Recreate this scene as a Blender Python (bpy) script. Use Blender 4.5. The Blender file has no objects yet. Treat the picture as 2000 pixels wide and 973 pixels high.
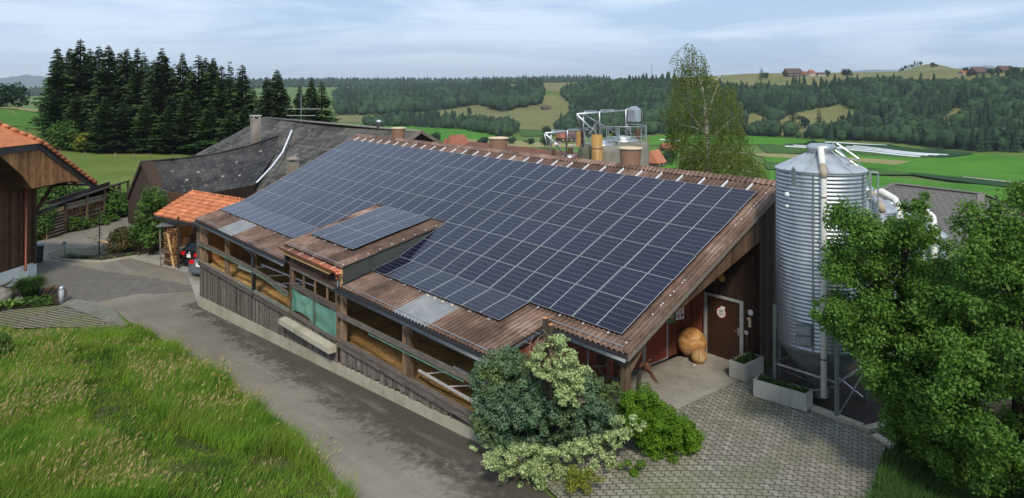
import bpy, bmesh, math, random
import numpy as np
from mathutils import Vector, Matrix, noise as mnoise
from mathutils.geometry import delaunay_2d_cdt
R = math.radians
random.seed(7); rng = np.random.default_rng(7)
scene = bpy.context.scene
COL = scene.collection

# ---------------------------------------------------------------- camera, sky, sun, exposure
F_PX, HORIZON = 1401.5, 162.8                      # focal length and horizon of the 2000 x 973 photograph
CAM = np.array([37.88, -19.64, 8.5]); YAW = R(-49.79)
FW = np.array([math.sin(YAW), math.cos(YAW), 0.0]); RT = np.array([math.cos(YAW), -math.sin(YAW), 0.0])
cam = bpy.data.objects.new('camera', bpy.data.cameras.new('camera')); COL.objects.link(cam)
cam.location = CAM; cam.rotation_euler = (R(90), 0, -YAW)
cam.data.sensor_width = 36; cam.data.lens = F_PX/2000*36; cam.data.shift_y = -(486.5-HORIZON)/2000
cam.data.clip_start = 0.3; cam.data.clip_end = 60000
scene.camera = cam
SUN_DIR = Vector((0.62, -0.44, 0.72)).normalized()
world = bpy.data.worlds.new('World'); scene.world = world; world.use_nodes = True
wt = world.node_tree; wn = wt.nodes; wl = wt.links
bg = wn['Background']; bg.inputs['Strength'].default_value = 0.12
sky = wn.new('ShaderNodeTexSky'); sky.sky_type = 'NISHITA'; sky.sun_disc = False
sky.sun_elevation = math.asin(SUN_DIR.z); sky.sun_rotation = math.atan2(SUN_DIR.x, SUN_DIR.y)
sky.air_density = 1.0; sky.dust_density = 1.0; sky.ozone_density = 2.0
tc = wn.new('ShaderNodeTexCoord')
mp = wn.new('ShaderNodeMapping'); mp.inputs['Rotation'].default_value = (0, 0, -YAW*0+R(20)); mp.inputs['Scale'].default_value = (1.1, 1.1, 9.0)
nz = wn.new('ShaderNodeTexNoise'); nz.inputs['Scale'].default_value = 2.0; nz.inputs['Detail'].default_value = 9; nz.inputs['Roughness'].default_value = 0.62; nz.inputs['Distortion'].default_value = 0.6
rp = wn.new('ShaderNodeValToRGB'); rp.color_ramp.elements[0].position = 0.40; rp.color_ramp.elements[0].color = (3.3, 4.6, 6.45, 1); rp.color_ramp.elements[1].position = 0.57; rp.color_ramp.elements[1].color = (5.4, 6.4, 7.85, 1)
mx = wn.new('ShaderNodeMixRGB'); mx.inputs['Fac'].default_value = 0.86
wl.new(tc.outputs['Generated'], mp.inputs['Vector']); wl.new(mp.outputs['Vector'], nz.inputs['Vector'])
wl.new(nz.outputs['Fac'], rp.inputs['Fac']); wl.new(rp.outputs['Color'], mx.inputs['Color2'])
wl.new(sky.outputs['Color'], mx.inputs['Color1']); wl.new(mx.outputs['Color'], bg.inputs['Color'])
sun = bpy.data.objects.new('sun', bpy.data.lights.new('sun', 'SUN')); COL.objects.link(sun)
sun.data.energy = 3.1; sun.data.angle = R(7.0); sun.data.color = (1.0, 0.93, 0.80)
sun.rotation_euler = SUN_DIR.to_track_quat('Z', 'Y').to_euler()
scene.view_settings.view_transform = 'Standard'; scene.view_settings.look = 'None'
scene.view_settings.exposure = 0.26; scene.view_settings.gamma = 1.0; scene.view_settings.use_curve_mapping = False
scene.render.engine = 'CYCLES'
scene.cycles.use_denoising = True
scene.cycles.max_bounces = 6; scene.cycles.transparent_max_bounces = 8; scene.cycles.volume_bounces = 0
scene.cycles.sample_clamp_indirect = 4.0

# ---------------------------------------------------------------- terrain heights
def sstep(a, b, x):
    t = np.clip((x-a)/(b-a), 0, 1); return t*t*(3-2*t)
T_U = np.array([-900, 0, 300, 650, 850, 1080, 1250, 1500, 1750, 2000, 2900], float)
T_D = np.array([45, 70, 110, 150, 260, 420, 560, 700, 850, 1000, 1200, 1500, 2000, 3000, 5000, 9000], float)
T_Z = np.array([
 [-2.7,-2.7,-2.2,-1.5,  1, -4,-12,-20,-26,-28,-30,-30,-30,-30,-30,-30],
 [-2.7,-2.7,-2.2,-1.5, .9, -6,-14,-22,-28,-30,-30,-30,-30,-30,-30,-30],
 [-2.7,-2.8,-2.9,-3.6, -9,-18,-28,-34,-36,-36,-36,-30,-20,  0,  0,  0],
 [-2.8,-3.0,-4.5,-8.0,-20,-35,-40,-42,-43,-40,-34,-24,-10,  5, 10, 10],
 [-2.6,-3.5,-6.0,-12 ,-28,-38,-42,-43,-44,-38,-31,-20, -8,  5, 10, 10],
 [-2.0,-5.0,-11 ,-17 ,-32,-40,-42,-43,-44,-30,-10,  6, 10,  5, 10, 10],
 [-2.0,-5.5,-12 ,-18 ,-33,-41,-42,-42,-25, -4, 13, 18, 15,  5,  5,  5],
 [-2.0,-6.0,-13 ,-20 ,-34,-41,-42,-39,-17,  8, 25, 27, 20,  0,-10,-10],
 [-2.0,-6.0,-13 ,-20 ,-34,-41,-40,-26, -6, 14, 27, 27, 15,  0,-20,-20],
 [-2.0,-6.0,-12 ,-18 ,-30,-40,-31,-12,  6, 22, 33, 36, 20,  0,-20,-20],
 [-2.0,-6.0,-12 ,-18 ,-30,-38,-25,-10,  5, 16, 26, 34, 20,  0,-20,-20]], float)
TLD = np.log(T_D)
def far_z(u, D):
    return far_z0(u, D)+17*np.exp(-((np.clip(u,-900,2900)-1815)/48)**2-((D-1450)/170)**2)
def far_z0(u, D):
    u = np.clip(u, T_U[0], T_U[-1]); ld = np.clip(np.log(np.maximum(D, 1)), TLD[0], TLD[-1])
    i = np.clip(np.searchsorted(T_U, u)-1, 0, len(T_U)-2); j = np.clip(np.searchsorted(TLD, ld)-1, 0, len(TLD)-2)
    a = (u-T_U[i])/(T_U[i+1]-T_U[i]); a = a*a*(3-2*a); b = (ld-TLD[j])/(TLD[j+1]-TLD[j])
    return (T_Z[i,j]*(1-a)+T_Z[i+1,j]*a)*(1-b)+(T_Z[i,j+1]*(1-a)+T_Z[i+1,j+1]*a)*b
def near_z(x, y):
    z = -2.81+0.085*np.clip(x, 0.0, 34.0)
    z = z+0.10*sstep(0, -8, x)
    k = sstep(22.5, 24.5, x)*sstep(-9.0, -4.6, y)
    z = z*(1-k)
    z = z+0.25*sstep(-12.5, -14.5, y)*sstep(-2, 6, x)          # the meadow lies a little above the lane
    return z
def gz(x, y):
    x = np.asarray(x, float); y = np.asarray(y, float)
    D = (x-CAM[0])*FW[0]+(y-CAM[1])*FW[1]; r = (x-CAM[0])*RT[0]+(y-CAM[1])*RT[1]
    Dp = np.maximum(np.hypot(D, r)*0.9, D); Dp = np.maximum(Dp, 1.0)
    u = 1000+F_PX*r/np.maximum(D, 1.0)
    n = near_z(x, y); f = far_z(u, Dp)
    w = sstep(36, 62, Dp)
    return n*(1-w)+f*w
def G(x, y): return float(gz(x, y))
def ray(u, v): return FW+RT*(u-1000)/F_PX+np.array([0, 0, -(v-HORIZON)/F_PX])
def at(u, v, dmax=9000):                            # the ground point seen at photo position u, v
    d = ray(u, v); t = 10.0; last = t
    while t < dmax:
        p = CAM+d*t
        if p[2] <= G(p[0], p[1]):
            lo, hi = last, t
            for _ in range(24):
                m = (lo+hi)/2; q = CAM+d*m
                if q[2] <= G(q[0], q[1]): hi = m
                else: lo = m
            q = CAM+d*hi; return np.array([q[0], q[1], G(q[0], q[1])])
        last = t; t *= 1.01
    return CAM+d*dmax
def atD(u, D):                                      # ground point in a direction at a distance
    p = CAM+FW*D+RT*(u-1000)/F_PX*D
    return np.array([p[0], p[1], G(p[0], p[1])])

# ---------------------------------------------------------------- materials
MATS = {}
def nmat(name, rough=0.8, metallic=0.0, spec=0.3):
    m = bpy.data.materials.new(name); m.use_nodes = True
    nt = m.node_tree; b = nt.nodes['Principled BSDF']
    b.inputs['Roughness'].default_value = rough; b.inputs['Metallic'].default_value = metallic
    b.inputs['Specular IOR Level'].default_value = spec
    MATS[name] = m
    return m, nt, b
def N(nt, t, **kw):
    n = nt.nodes.new(t)
    for k, v in kw.items():
        if k in n.inputs: n.inputs[k].default_value = v
        else: setattr(n, k, v)
    return n
def coords(nt, scale=(1,1,1), rot=(0,0,0), kind='Object'):
    t = N(nt, 'ShaderNodeTexCoord'); m = N(nt, 'ShaderNodeMapping')
    m.inputs['Scale'].default_value = scale; m.inputs['Rotation'].default_value = rot
    nt.links.new(t.outputs[kind], m.inputs['Vector']); return m.outputs['Vector']
def noise(nt, vec, scale, detail=4, rough=0.55, dist=0.0):
    n = N(nt, 'ShaderNodeTexNoise'); n.inputs['Scale'].default_value = scale; n.inputs['Detail'].default_value = detail
    n.inputs['Roughness'].default_value = rough; n.inputs['Distortion'].default_value = dist
    nt.links.new(vec, n.inputs['Vector']); return n.outputs['Fac']
def ramp(nt, fac, stops):
    r = N(nt, 'ShaderNodeValToRGB'); e = r.color_ramp.elements
    while len(e) < len(stops): e.new(0.5)
    for k, (p, c) in enumerate(stops):
        e[k].position = p; e[k].color = (c if len(c) == 4 else (*c, 1)) if not isinstance(c, float) else (c, c, c, 1)
    nt.links.new(fac, r.inputs['Fac']); return r.outputs['Color']
def mix(nt, fac, a, b, mode='MIX'):
    m = N(nt, 'ShaderNodeMixRGB'); m.blend_type = mode
    for s, v in ((0, fac), (1, a), (2, b)):
        if isinstance(v, (int, float)): m.inputs[s].default_value = v if s == 0 else (v, v, v, 1)
        elif isinstance(v, tuple): m.inputs[s].default_value = (*v[:3], 1)
        else: nt.links.new(v, m.inputs[s])
    return m.outputs['Color']
def mth(nt, op, a, b=0.0, c=None):
    m = N(nt, 'ShaderNodeMath'); m.operation = op
    for s, v in ((0, a), (1, b), (2, c)):
        if v is None: continue
        if isinstance(v, (int, float)): m.inputs[s].default_value = v
        else: nt.links.new(v, m.inputs[s])
    return m.outputs[0]
def tintf(nt):
    a = N(nt, 'ShaderNodeAttribute'); a.attribute_name = 'tint'; return a.outputs['Fac']
def bump(nt, b, h, strength=0.3, dist=0.02):
    n = N(nt, 'ShaderNodeBump'); n.inputs['Strength'].default_value = strength; n.inputs['Distance'].default_value = dist
    nt.links.new(h, n.inputs['Height']); nt.links.new(n.outputs['Normal'], b.inputs['Normal'])
def setc(nt, b, c):
    if isinstance(c, tuple): b.inputs['Base Color'].default_value = (*c, 1)
    else: nt.links.new(c, b.inputs['Base Color'])
def sepxyz(nt, vec):
    s = N(nt, 'ShaderNodeSeparateXYZ'); nt.links.new(vec, s.inputs[0]); return s.outputs

def wood_mat(name, c1, c2, c3, grain=(6, 6, 1.2), tintamt=0.45, rough=0.85):
    m, nt, b = nmat(name, rough)
    v = coords(nt, grain)
    n1 = noise(nt, v, 3.0, 6, 0.65); n2 = noise(nt, coords(nt, (1, 1, 1)), 0.9, 4)
    c = ramp(nt, n1, [(0.3, c1), (0.55, c2), (0.75, c3)])
    c = mix(nt, mth(nt, 'MULTIPLY', n2, 0.5), c, c1)
    t = mth(nt, 'MULTIPLY_ADD', tintf(nt), tintamt*2, 1-tintamt)
    c = mix(nt, 1.0, c, t, 'MULTIPLY'); setc(nt, b, c); bump(nt, b, n1, 0.5, 0.01)
    return m
WOOD_GREY = wood_mat('weathered grey boards', (0.075,0.060,0.048), (0.17,0.145,0.125), (0.27,0.24,0.21))
WOOD_POST = wood_mat('brown beam wood', (0.10,0.065,0.040), (0.20,0.135,0.085), (0.30,0.22,0.15))
WOOD_RAIL = wood_mat('grey rail wood', (0.07,0.055,0.045), (0.16,0.135,0.115), (0.27,0.245,0.22), grain=(1.0,6,6))
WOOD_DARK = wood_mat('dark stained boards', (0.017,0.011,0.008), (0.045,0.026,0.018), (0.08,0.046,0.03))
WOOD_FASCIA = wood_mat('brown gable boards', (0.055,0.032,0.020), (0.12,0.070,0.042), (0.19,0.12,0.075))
WOOD_RED = wood_mat('red brown boards', (0.085,0.026,0.014), (0.21,0.060,0.031), (0.36,0.13,0.06))
WOOD_ORANGE = wood_mat('orange plywood', (0.20,0.085,0.025), (0.34,0.15,0.045), (0.42,0.21,0.08), grain=(2,2,1))
WOOD_HOUSE = wood_mat('old house boards', (0.035,0.018,0.010), (0.11,0.052,0.024), (0.22,0.11,0.045))
WOOD_GABLE = wood_mat('honey gable boards', (0.15,0.070,0.025), (0.34,0.17,0.065), (0.42,0.27,0.15), grain=(3,3,0.8))
WOOD_SLAT = wood_mat('brightened grey slats', (0.16,0.12,0.085), (0.34,0.28,0.21), (0.50,0.44,0.36), grain=(1.0,6,6))  # rail wood made lighter: the light on the slats is in the colour
WOOD_NEW = wood_mat('fresh timber', (0.45,0.28,0.12), (0.55,0.36,0.17), (0.62,0.43,0.22), grain=(1,6,6), tintamt=0.1)
FIREWOOD = wood_mat('split firewood', (0.12,0.055,0.022), (0.30,0.16,0.07), (0.48,0.31,0.16), grain=(5,5,5), tintamt=0.65)
BARK = wood_mat('bark', (0.03,0.022,0.016), (0.08,0.06,0.045), (0.14,0.115,0.09), grain=(8,8,2))
def carved():
    m, nt, b = nmat('carved honey wood', 0.55)
    v = coords(nt, (1, 1, 2.2), (0.5, 0.3, 0)); n1 = noise(nt, v, 3.5, 6, 0.6, 0.5); n2 = noise(nt, coords(nt), 1.6, 3)
    c = ramp(nt, n1, [(0.3, (0.20,0.085,0.02)), (0.5, (0.40,0.20,0.065)), (0.7, (0.54,0.33,0.14))])
    c = mix(nt, ramp(nt, n2, [(0.55, 0.0), (0.7, 0.6)]), c, (0.36,0.30,0.22)); setc(nt, b, c); bump(nt, b, n1, 0.3, 0.01)
    return m
CARVED = carved()
def birchbark():
    m, nt, b = nmat('white birch bark', 0.8)
    n1 = noise(nt, coords(nt, (1, 1, 6)), 2.0, 4); setc(nt, b, ramp(nt, n1, [(0.38, (0.06,0.05,0.045)), (0.47, (0.42,0.40,0.36))])); return m
BIRCHBARK = birchbark()
def plain(name, c, rough=0.7, metallic=0.0, spec=0.4, var=0.25, scale=1.5, tint=0.0, dirt=None):
    m, nt, b = nmat(name, rough, metallic, spec)
    n1 = noise(nt, coords(nt), scale, 5, 0.6)
    d = tuple(x*(1-var) for x in c) if dirt is None else dirt
    cc = ramp(nt, n1, [(0.35, d), (0.65, c)])
    if tint: cc = mix(nt, 1.0, cc, mth(nt, 'MULTIPLY_ADD', tintf(nt), tint*2, 1-tint), 'MULTIPLY')
    setc(nt, b, cc); return m
def concrete(name, c, stain=(0.12,0.11,0.08), amt=0.6):
    m, nt, b = nmat(name, 0.9)
    v = coords(nt); n1 = noise(nt, v, 0.7, 6, 0.6); n2 = noise(nt, coords(nt, (3, 3, 0.7)), 1.5, 5, 0.7); n3 = noise(nt, v, 30, 2)
    cc = mix(nt, mth(nt, 'MULTIPLY', ramp(nt, n1, [(0.42, 0.0), (0.66, 1.0)]), amt), c, stain)
    cc = mix(nt, mth(nt, 'MULTIPLY', ramp(nt, n2, [(0.5, 0.0), (0.72, 1.0)]), amt*0.7), cc, tuple(x*0.5 for x in stain))
    cc = mix(nt, 1.0, cc, mth(nt, 'MULTIPLY_ADD', n3, 0.3, 0.85), 'MULTIPLY')
    setc(nt, b, cc); bump(nt, b, n3, 0.15, 0.004); return m
CONCRETE = concrete('concrete plinth', (0.40,0.37,0.29), (0.24,0.22,0.15))
CONC_FLOOR = concrete('concrete floor', (0.30,0.285,0.245), (0.15,0.14,0.115))
CONC_TANK = concrete('stained tank concrete', (0.215,0.205,0.175), (0.085,0.090,0.055), 0.9)
CONC_PLANTER = concrete('planter concrete', (0.42,0.41,0.37), (0.26,0.25,0.20), 0.5)
CONC_CHIM = concrete('chimney render', (0.28,0.25,0.21), (0.14,0.12,0.10), 0.8)
WHITE_WALL = plain('white painted plinth', (0.72,0.73,0.73), 0.8, var=0.1)
ZINC = plain('dark zinc gutter', (0.085,0.095,0.105), 0.42, 0.7, var=0.35)
GALV = plain('galvanised steel', (0.55,0.57,0.58), 0.42, 0.85, var=0.25, scale=6)
STEEL_DULL = plain('dull steel legs', (0.20,0.22,0.22), 0.5, 0.6, var=0.3)
WHITE_METAL = plain('bright aluminium rail', (0.75,0.76,0.78), 0.4, 0.3, var=0.05)
WHITE_PIPE = plain('off-white pipe', (0.66,0.65,0.60), 0.5, var=0.12, scale=4)
BEIGE_PIPE = plain('aged beige pipe', (0.38,0.31,0.22), 0.6, var=0.3)
RUST = plain('rusty iron', (0.17,0.075,0.035), 0.8, 0.3, var=0.5, scale=9)
COPPER = plain('copper gutter', (0.50,0.16,0.09), 0.38, 0.55, var=0.3, scale=3)
DARK_SHEET = plain('dark grey sheet metal', (0.075,0.082,0.078), 0.5, 0.3, var=0.25)
TRIM_GREY = plain('dark trim sheet', (0.055,0.058,0.058), 0.5, 0.2, var=0.2)
DOOR_BROWN = plain('dark brown door leaf', (0.042,0.019,0.012), 0.5, var=0.2)
DOOR_RED = plain('oxblood door panel', (0.20,0.036,0.022), 0.6, var=0.18)
FRAME_GREY = plain('grey door frame', (0.33,0.34,0.33), 0.6, 0.1, var=0.3, scale=5)
PAPER = plain('white paper', (0.78,0.77,0.75), 0.7, var=0.04)
INK = plain('dark ink', (0.03,0.03,0.035), 0.7, var=0.0)
SIGN_RED = plain('sign red', (0.50,0.05,0.06), 0.6, var=0.05)
PIC_GREEN = plain('poster green', (0.10,0.26,0.05), 0.6, var=0.3, scale=20)
SOIL = plain('dark soil', (0.035,0.024,0.016), 0.95, var=0.5, scale=9)
STONE = plain('pale boulder', (0.30,0.28,0.25), 0.9, var=0.45, scale=5, tint=0.35)
BROWN_VENT = plain('brown vent plastic', (0.24,0.135,0.085), 0.6, var=0.22, scale=3)
VENT_RIM = plain('cream vent rim', (0.62,0.50,0.34), 0.6, var=0.2, scale=5)
OCHRE_TUBE = plain('ochre tank tube', (0.36,0.21,0.055), 0.5, var=0.3)
CHAR_WOOD = plain('brown panel box', (0.10,0.055,0.03), 0.7, var=0.4)
BLACK_PAINT = plain('black car paint', (0.008,0.009,0.011), 0.12, 0.0, 0.6, var=0.0)
SILVER_PAINT = plain('grey blue car paint', (0.20,0.23,0.26), 0.25, 0.5, 0.6, var=0.0)
CAR_GLASS = plain('car glass', (0.02,0.03,0.04), 0.06, 0.0, 0.8, var=0.0)
TAIL_RED = plain('red tail lamp', (0.50,0.012,0.012), 0.2, var=0.0)
RUBBER = plain('tyre rubber', (0.02,0.02,0.02), 0.8, var=0.0)
ORANGE_PL = plain('orange crate', (0.50,0.20,0.03), 0.6, var=0.2)
BIN_DARK = plain('dark bin', (0.03,0.032,0.035), 0.5, var=0.2)
PLASTIC_GREY = plain('grey plastic', (0.30,0.33,0.36), 0.5, var=0.1)
RED_TILE_FAR = plain('distant red tile roof', (0.30,0.10,0.055), 0.85, var=0.35, scale=0.25)
BROWN_ROOF_FAR = plain('distant brown roof', (0.10,0.06,0.05), 0.85, var=0.3, scale=0.25)
FAR_WALL_DARK = plain('distant timber wall', (0.07,0.045,0.035), 0.9, var=0.3, scale=0.3)
FAR_WALL_PALE = plain('distant pale wall', (0.50,0.46,0.40), 0.9, var=0.2, scale=0.3)
def net_mat():
    m, nt, b = nmat('green wind net', 0.9, 0, 0.1)
    v = coords(nt); n1 = noise(nt, coords(nt, (1, 1, 0.5)), 2.2, 4); w = noise(nt, v, 60, 1)
    c = mix(nt, 1.0, ramp(nt, n1, [(0.35, (0.085,0.21,0.16)), (0.65, (0.15,0.32,0.25))]), mth(nt, 'MULTIPLY_ADD', w, 0.4, 0.8), 'MULTIPLY'); setc(nt, b, c)
    tr = N(nt, 'ShaderNodeBsdfTransparent'); ms = N(nt, 'ShaderNodeMixShader'); ms.inputs[0].default_value = 0.14
    out = nt.nodes['Material Output']; nt.links.new(b.outputs[0], ms.inputs[1]); nt.links.new(tr.outputs[0], ms.inputs[2]); nt.links.new(ms.outputs[0], out.inputs['Surface']); return m
GREEN_NET = net_mat()
def roof_corr():
    m, nt, b = nmat('weathered corrugated fibre cement', 0.9)
    v = coords(nt); n1 = noise(nt, v, 1.1, 6, 0.65); n2 = noise(nt, coords(nt, (6, 1.2, 1.2)), 2.2, 6, 0.75); n3 = noise(nt, v, 13, 4, 0.8)
    c = ramp(nt, n1, [(0.3, (0.125,0.072,0.052)), (0.5, (0.26,0.155,0.115)), (0.7, (0.42,0.29,0.235))])
    c = mix(nt, ramp(nt, n2, [(0.48, 0.0), (0.66, 0.75)]), c, (0.045,0.032,0.024))
    c = mix(nt, ramp(nt, n3, [(0.60, 0.0), (0.70, 0.65)]), c, (0.34,0.28,0.25))
    n4 = noise(nt, v, 4.5, 5, 0.7)
    c = mix(nt, ramp(nt, n4, [(0.60, 0.0), (0.70, 0.6)]), c, (0.16,0.125,0.04))
    s = sepxyz(nt, coords(nt)); k = mth(nt, 'COSINE', mth(nt, 'MULTIPLY', s[0], 2*math.pi/0.177))
    c = mix(nt, mth(nt, 'MULTIPLY_ADD', k, -0.38, 0.32), c, (0.035,0.024,0.018))     # troughs coloured darker to bring out the corrugation
    c = mix(nt, 1.0, c, mth(nt, 'MULTIPLY_ADD', tintf(nt), 0.75, 0.62), 'MULTIPLY')
    setc(nt, b, c); bump(nt, b, n3, 0.5, 0.01); return m
ROOF_CORR = roof_corr()
def slate_mat(name, c1, c2, c3, sx, sy, rot, light=0.25, mort=(0.008,0.008,0.008)):
    m, nt, b = nmat(name, 0.75)
    uvn = N(nt, 'ShaderNodeUVMap'); uvn.uv_map = 'UVMap'
    mp_ = N(nt, 'ShaderNodeMapping'); mp_.inputs['Scale'].default_value = (sx, sy, 1); nt.links.new(uvn.outputs[0], mp_.inputs['Vector'])
    br = N(nt, 'ShaderNodeTexBrick'); nt.links.new(mp_.outputs[0], br.inputs['Vector'])
    br.inputs['Scale'].default_value = 1; br.inputs['Brick Width'].default_value = 1; br.inputs['Row Height'].default_value = 1
    br.inputs['Mortar Size'].default_value = 0.12; br.inputs['Mortar Smooth'].default_value = 0.3; br.inputs['Bias'].default_value = 0
    br.inputs['Color1'].default_value = (*c1, 1); br.inputs['Color2'].default_value = (*c2, 1); br.inputs['Mortar'].default_value = (*mort, 1)
    n1 = noise(nt, coords(nt), 0.35, 6, 0.7); n3 = noise(nt, mp_.outputs[0], 0.8, 3, 0.8)
    c = mix(nt, ramp(nt, n1, [(0.42, 0.0), (0.68, light)]), br.outputs['Color'], c3)
    c = mix(nt, ramp(nt, n3, [(0.62, 0.0), (0.72, light*1.6)]), c, tuple(min(1, x*1.5) for x in c3))
    n2 = noise(nt, coords(nt), 0.9, 5, 0.7)
    c = mix(nt, ramp(nt, n2, [(0.60, 0.0), (0.75, 0.35)]), c, (0.10,0.085,0.02))
    setc(nt, b, c); bump(nt, b, br.outputs['Fac'], -0.8, 0.03); return m
SLATE = slate_mat('old dark shingle roof', (0.008,0.007,0.007), (0.050,0.046,0.042), (0.19,0.175,0.16), 1.7, 2.3, 0, 0.26)
SLATE_PALE = slate_mat('old lichened shingle roof', (0.014,0.012,0.010), (0.085,0.076,0.064), (0.25,0.225,0.19), 1.3, 1.7, 0, 0.34)  # a paler, browner shingle colour
SHINGLE_GREY = slate_mat('grey shingle roof', (0.115,0.108,0.10), (0.15,0.142,0.13), (0.17,0.16,0.145), 2.2, 3.4, 0, 0.12, (0.085,0.078,0.07))
def tile_mat():
    m, nt, b = nmat('orange clay tiles', 0.8)
    v = coords(nt); n1 = noise(nt, v, 1.5, 5, 0.6); n2 = noise(nt, v, 9, 3)
    c = ramp(nt, n1, [(0.3, (0.36,0.115,0.045)), (0.7, (0.56,0.21,0.095))])
    c = mix(nt, 1.0, c, mth(nt, 'MULTIPLY_ADD', tintf(nt), 0.5, 0.75), 'MULTIPLY')
    c = mix(nt, ramp(nt, n2, [(0.6, 0.0), (0.8, 0.5)]), c, (0.20,0.09,0.05)); setc(nt, b, c); return m
TILE = tile_mat()
def panel_mat():
    m, nt, b = nmat('solar glass with cell grid', 0.16, 0.0, 0.38)
    uvn = N(nt, 'ShaderNodeUVMap'); uvn.uv_map = 'UVMap'; s = sepxyz(nt, uvn.outputs[0]); U, Vv = s[0], s[1]
    L, H = 1.722, 1.134
    def line(coord, n, w):                          # 1 on the lines that split 0..1 into n, w = half width in fraction of a cell
        t = mth(nt, 'FRACT', mth(nt, 'MULTIPLY', coord, float(n)))
        t = mth(nt, 'ABSOLUTE', mth(nt, 'SUBTRACT', t, 0.5)); return mth(nt, 'GREATER_THAN', t, 0.5-w)
    fine = line(U, 18, 0.045); cross = line(Vv, 6, 0.028)
    mid = mth(nt, 'LESS_THAN', mth(nt, 'ABSOLUTE', mth(nt, 'SUBTRACT', U, 0.5)), 0.0062)
    du = mth(nt, 'SUBTRACT', 0.5, mth(nt, 'ABSOLUTE', mth(nt, 'SUBTRACT', U, 0.5))); dv = mth(nt, 'SUBTRACT', 0.5, mth(nt, 'ABSOLUTE', mth(nt, 'SUBTRACT', Vv, 0.5)))
    edge_u = mth(nt, 'LESS_THAN', du, 0.0085); edge_v = mth(nt, 'LESS_THAN', dv, 0.007)
    base = mix(nt, tintf(nt), (0.0030,0.0034,0.015), (0.0055,0.0060,0.023))
    c = mix(nt, mth(nt, 'MULTIPLY', fine, 0.30), base, (0.10,0.11,0.16))
    c = mix(nt, mth(nt, 'MULTIPLY', cross, 0.46), c, (0.21,0.22,0.26))
    c = mix(nt, mid, c, (0.42,0.43,0.45)); c = mix(nt, edge_v, c, (0.34,0.35,0.36)); c = mix(nt, edge_u, c, (0.40,0.41,0.43))
    setc(nt, b, c)
    n1 = noise(nt, coords(nt), 0.6, 3); nt.links.new(mth(nt, 'MULTIPLY_ADD', n1, 0.14, 0.07), b.inputs['Roughness'])
    return m
PANEL_GLASS = panel_mat()
PANEL_EDGE = plain('black panel frame edge', (0.012,0.012,0.014), 0.45, 0.3, var=0.0)
def translucent_sheet():
    m, nt, b = nmat('translucent corrugated sheet', 0.35)
    n1 = noise(nt, coords(nt), 2.0, 5); c = ramp(nt, n1, [(0.3, (0.20,0.20,0.20)), (0.7, (0.38,0.37,0.36))])
    s = sepxyz(nt, coords(nt)); k = mth(nt, 'COSINE', mth(nt, 'MULTIPLY', s[0], 2*math.pi/0.177)); c = mix(nt, mth(nt, 'MULTIPLY_ADD', k, -0.3, 0.3), c, (0.10,0.12,0.14))
    setc(nt, b, c); return m
SKYLIGHT = translucent_sheet()
def straw():
    m, nt, b = nmat('straw litter', 0.95)
    v = coords(nt); n1 = noise(nt, v, 0.8, 4); n2 = noise(nt, v, 11, 6, 0.8); n3 = noise(nt, v, 34, 3, 0.8)
    c = ramp(nt, n2, [(0.32, (0.20,0.10,0.03)), (0.5, (0.50,0.29,0.09)), (0.68, (0.74,0.52,0.21))])
    c = mix(nt, ramp(nt, n1, [(0.4, 0.0), (0.65, 0.55)]), c, (0.13,0.06,0.02)); c = mix(nt, 1.0, c, mth(nt, 'MULTIPLY_ADD', n3, 0.9, 0.55), 'MULTIPLY')
    setc(nt, b, c); bump(nt, b, n2, 1.0, 0.05); return m
STRAW = straw()
def asphalt():
    m, nt, b = nmat('worn asphalt', 0.9)
    v = coords(nt); s = sepxyz(nt, v); n1 = noise(nt, v, 0.16, 6, 0.6); n2 = noise(nt, v, 2.6, 7, 0.75); n3 = noise(nt, v, 45, 2); n5 = noise(nt, v, 0.8, 7, 0.7, 0.6)
    c = ramp(nt, n1, [(0.35, (0.150,0.132,0.104)), (0.65, (0.235,0.208,0.165))])
    c = mix(nt, ramp(nt, n2, [(0.5, 0.0), (0.85, 0.4)]), c, (0.11,0.10,0.088))
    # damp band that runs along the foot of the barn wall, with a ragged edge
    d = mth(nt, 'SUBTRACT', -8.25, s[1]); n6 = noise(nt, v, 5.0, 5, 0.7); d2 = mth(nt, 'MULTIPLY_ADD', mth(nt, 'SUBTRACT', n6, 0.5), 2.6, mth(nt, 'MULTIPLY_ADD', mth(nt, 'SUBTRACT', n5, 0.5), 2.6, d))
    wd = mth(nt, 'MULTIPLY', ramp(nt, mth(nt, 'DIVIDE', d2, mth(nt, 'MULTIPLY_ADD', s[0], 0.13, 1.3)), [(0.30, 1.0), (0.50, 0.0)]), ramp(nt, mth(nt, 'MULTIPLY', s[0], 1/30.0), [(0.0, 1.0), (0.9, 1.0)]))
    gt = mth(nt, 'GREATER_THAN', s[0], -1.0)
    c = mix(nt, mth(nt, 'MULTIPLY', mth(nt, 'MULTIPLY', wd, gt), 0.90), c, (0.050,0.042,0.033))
    tk = noise(nt, coords(nt, (0.10, 1.5, 1)), 1.0, 5, 0.7); c = mix(nt, ramp(nt, tk, [(0.50, 0.0), (0.72, 0.35)]), c, (0.12,0.108,0.09)); c = mix(nt, ramp(nt, noise(nt, coords(nt, (0.07, 1.1, 1), (0, 0, R(3))), 2.0, 5, 0.7), [(0.55, 0.0), (0.75, 0.35)]), c, (0.30,0.27,0.225))
    sp = noise(nt, v, 5.0, 3, 0.5); c = mix(nt, ramp(nt, sp, [(0.70, 0.0), (0.73, 0.75)]), c, (0.06,0.05,0.04))
    c = mix(nt, 1.0, c, mth(nt, 'MULTIPLY_ADD', n3, 0.5, 0.75), 'MULTIPLY'); setc(nt, b, c); bump(nt, b, n3, 0.3, 0.006)
    return m
ASPHALT = asphalt()
ASPHALT_NEW = plain('newer dark asphalt', (0.140,0.127,0.108), 0.9, var=0.3, scale=2.5)
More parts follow.
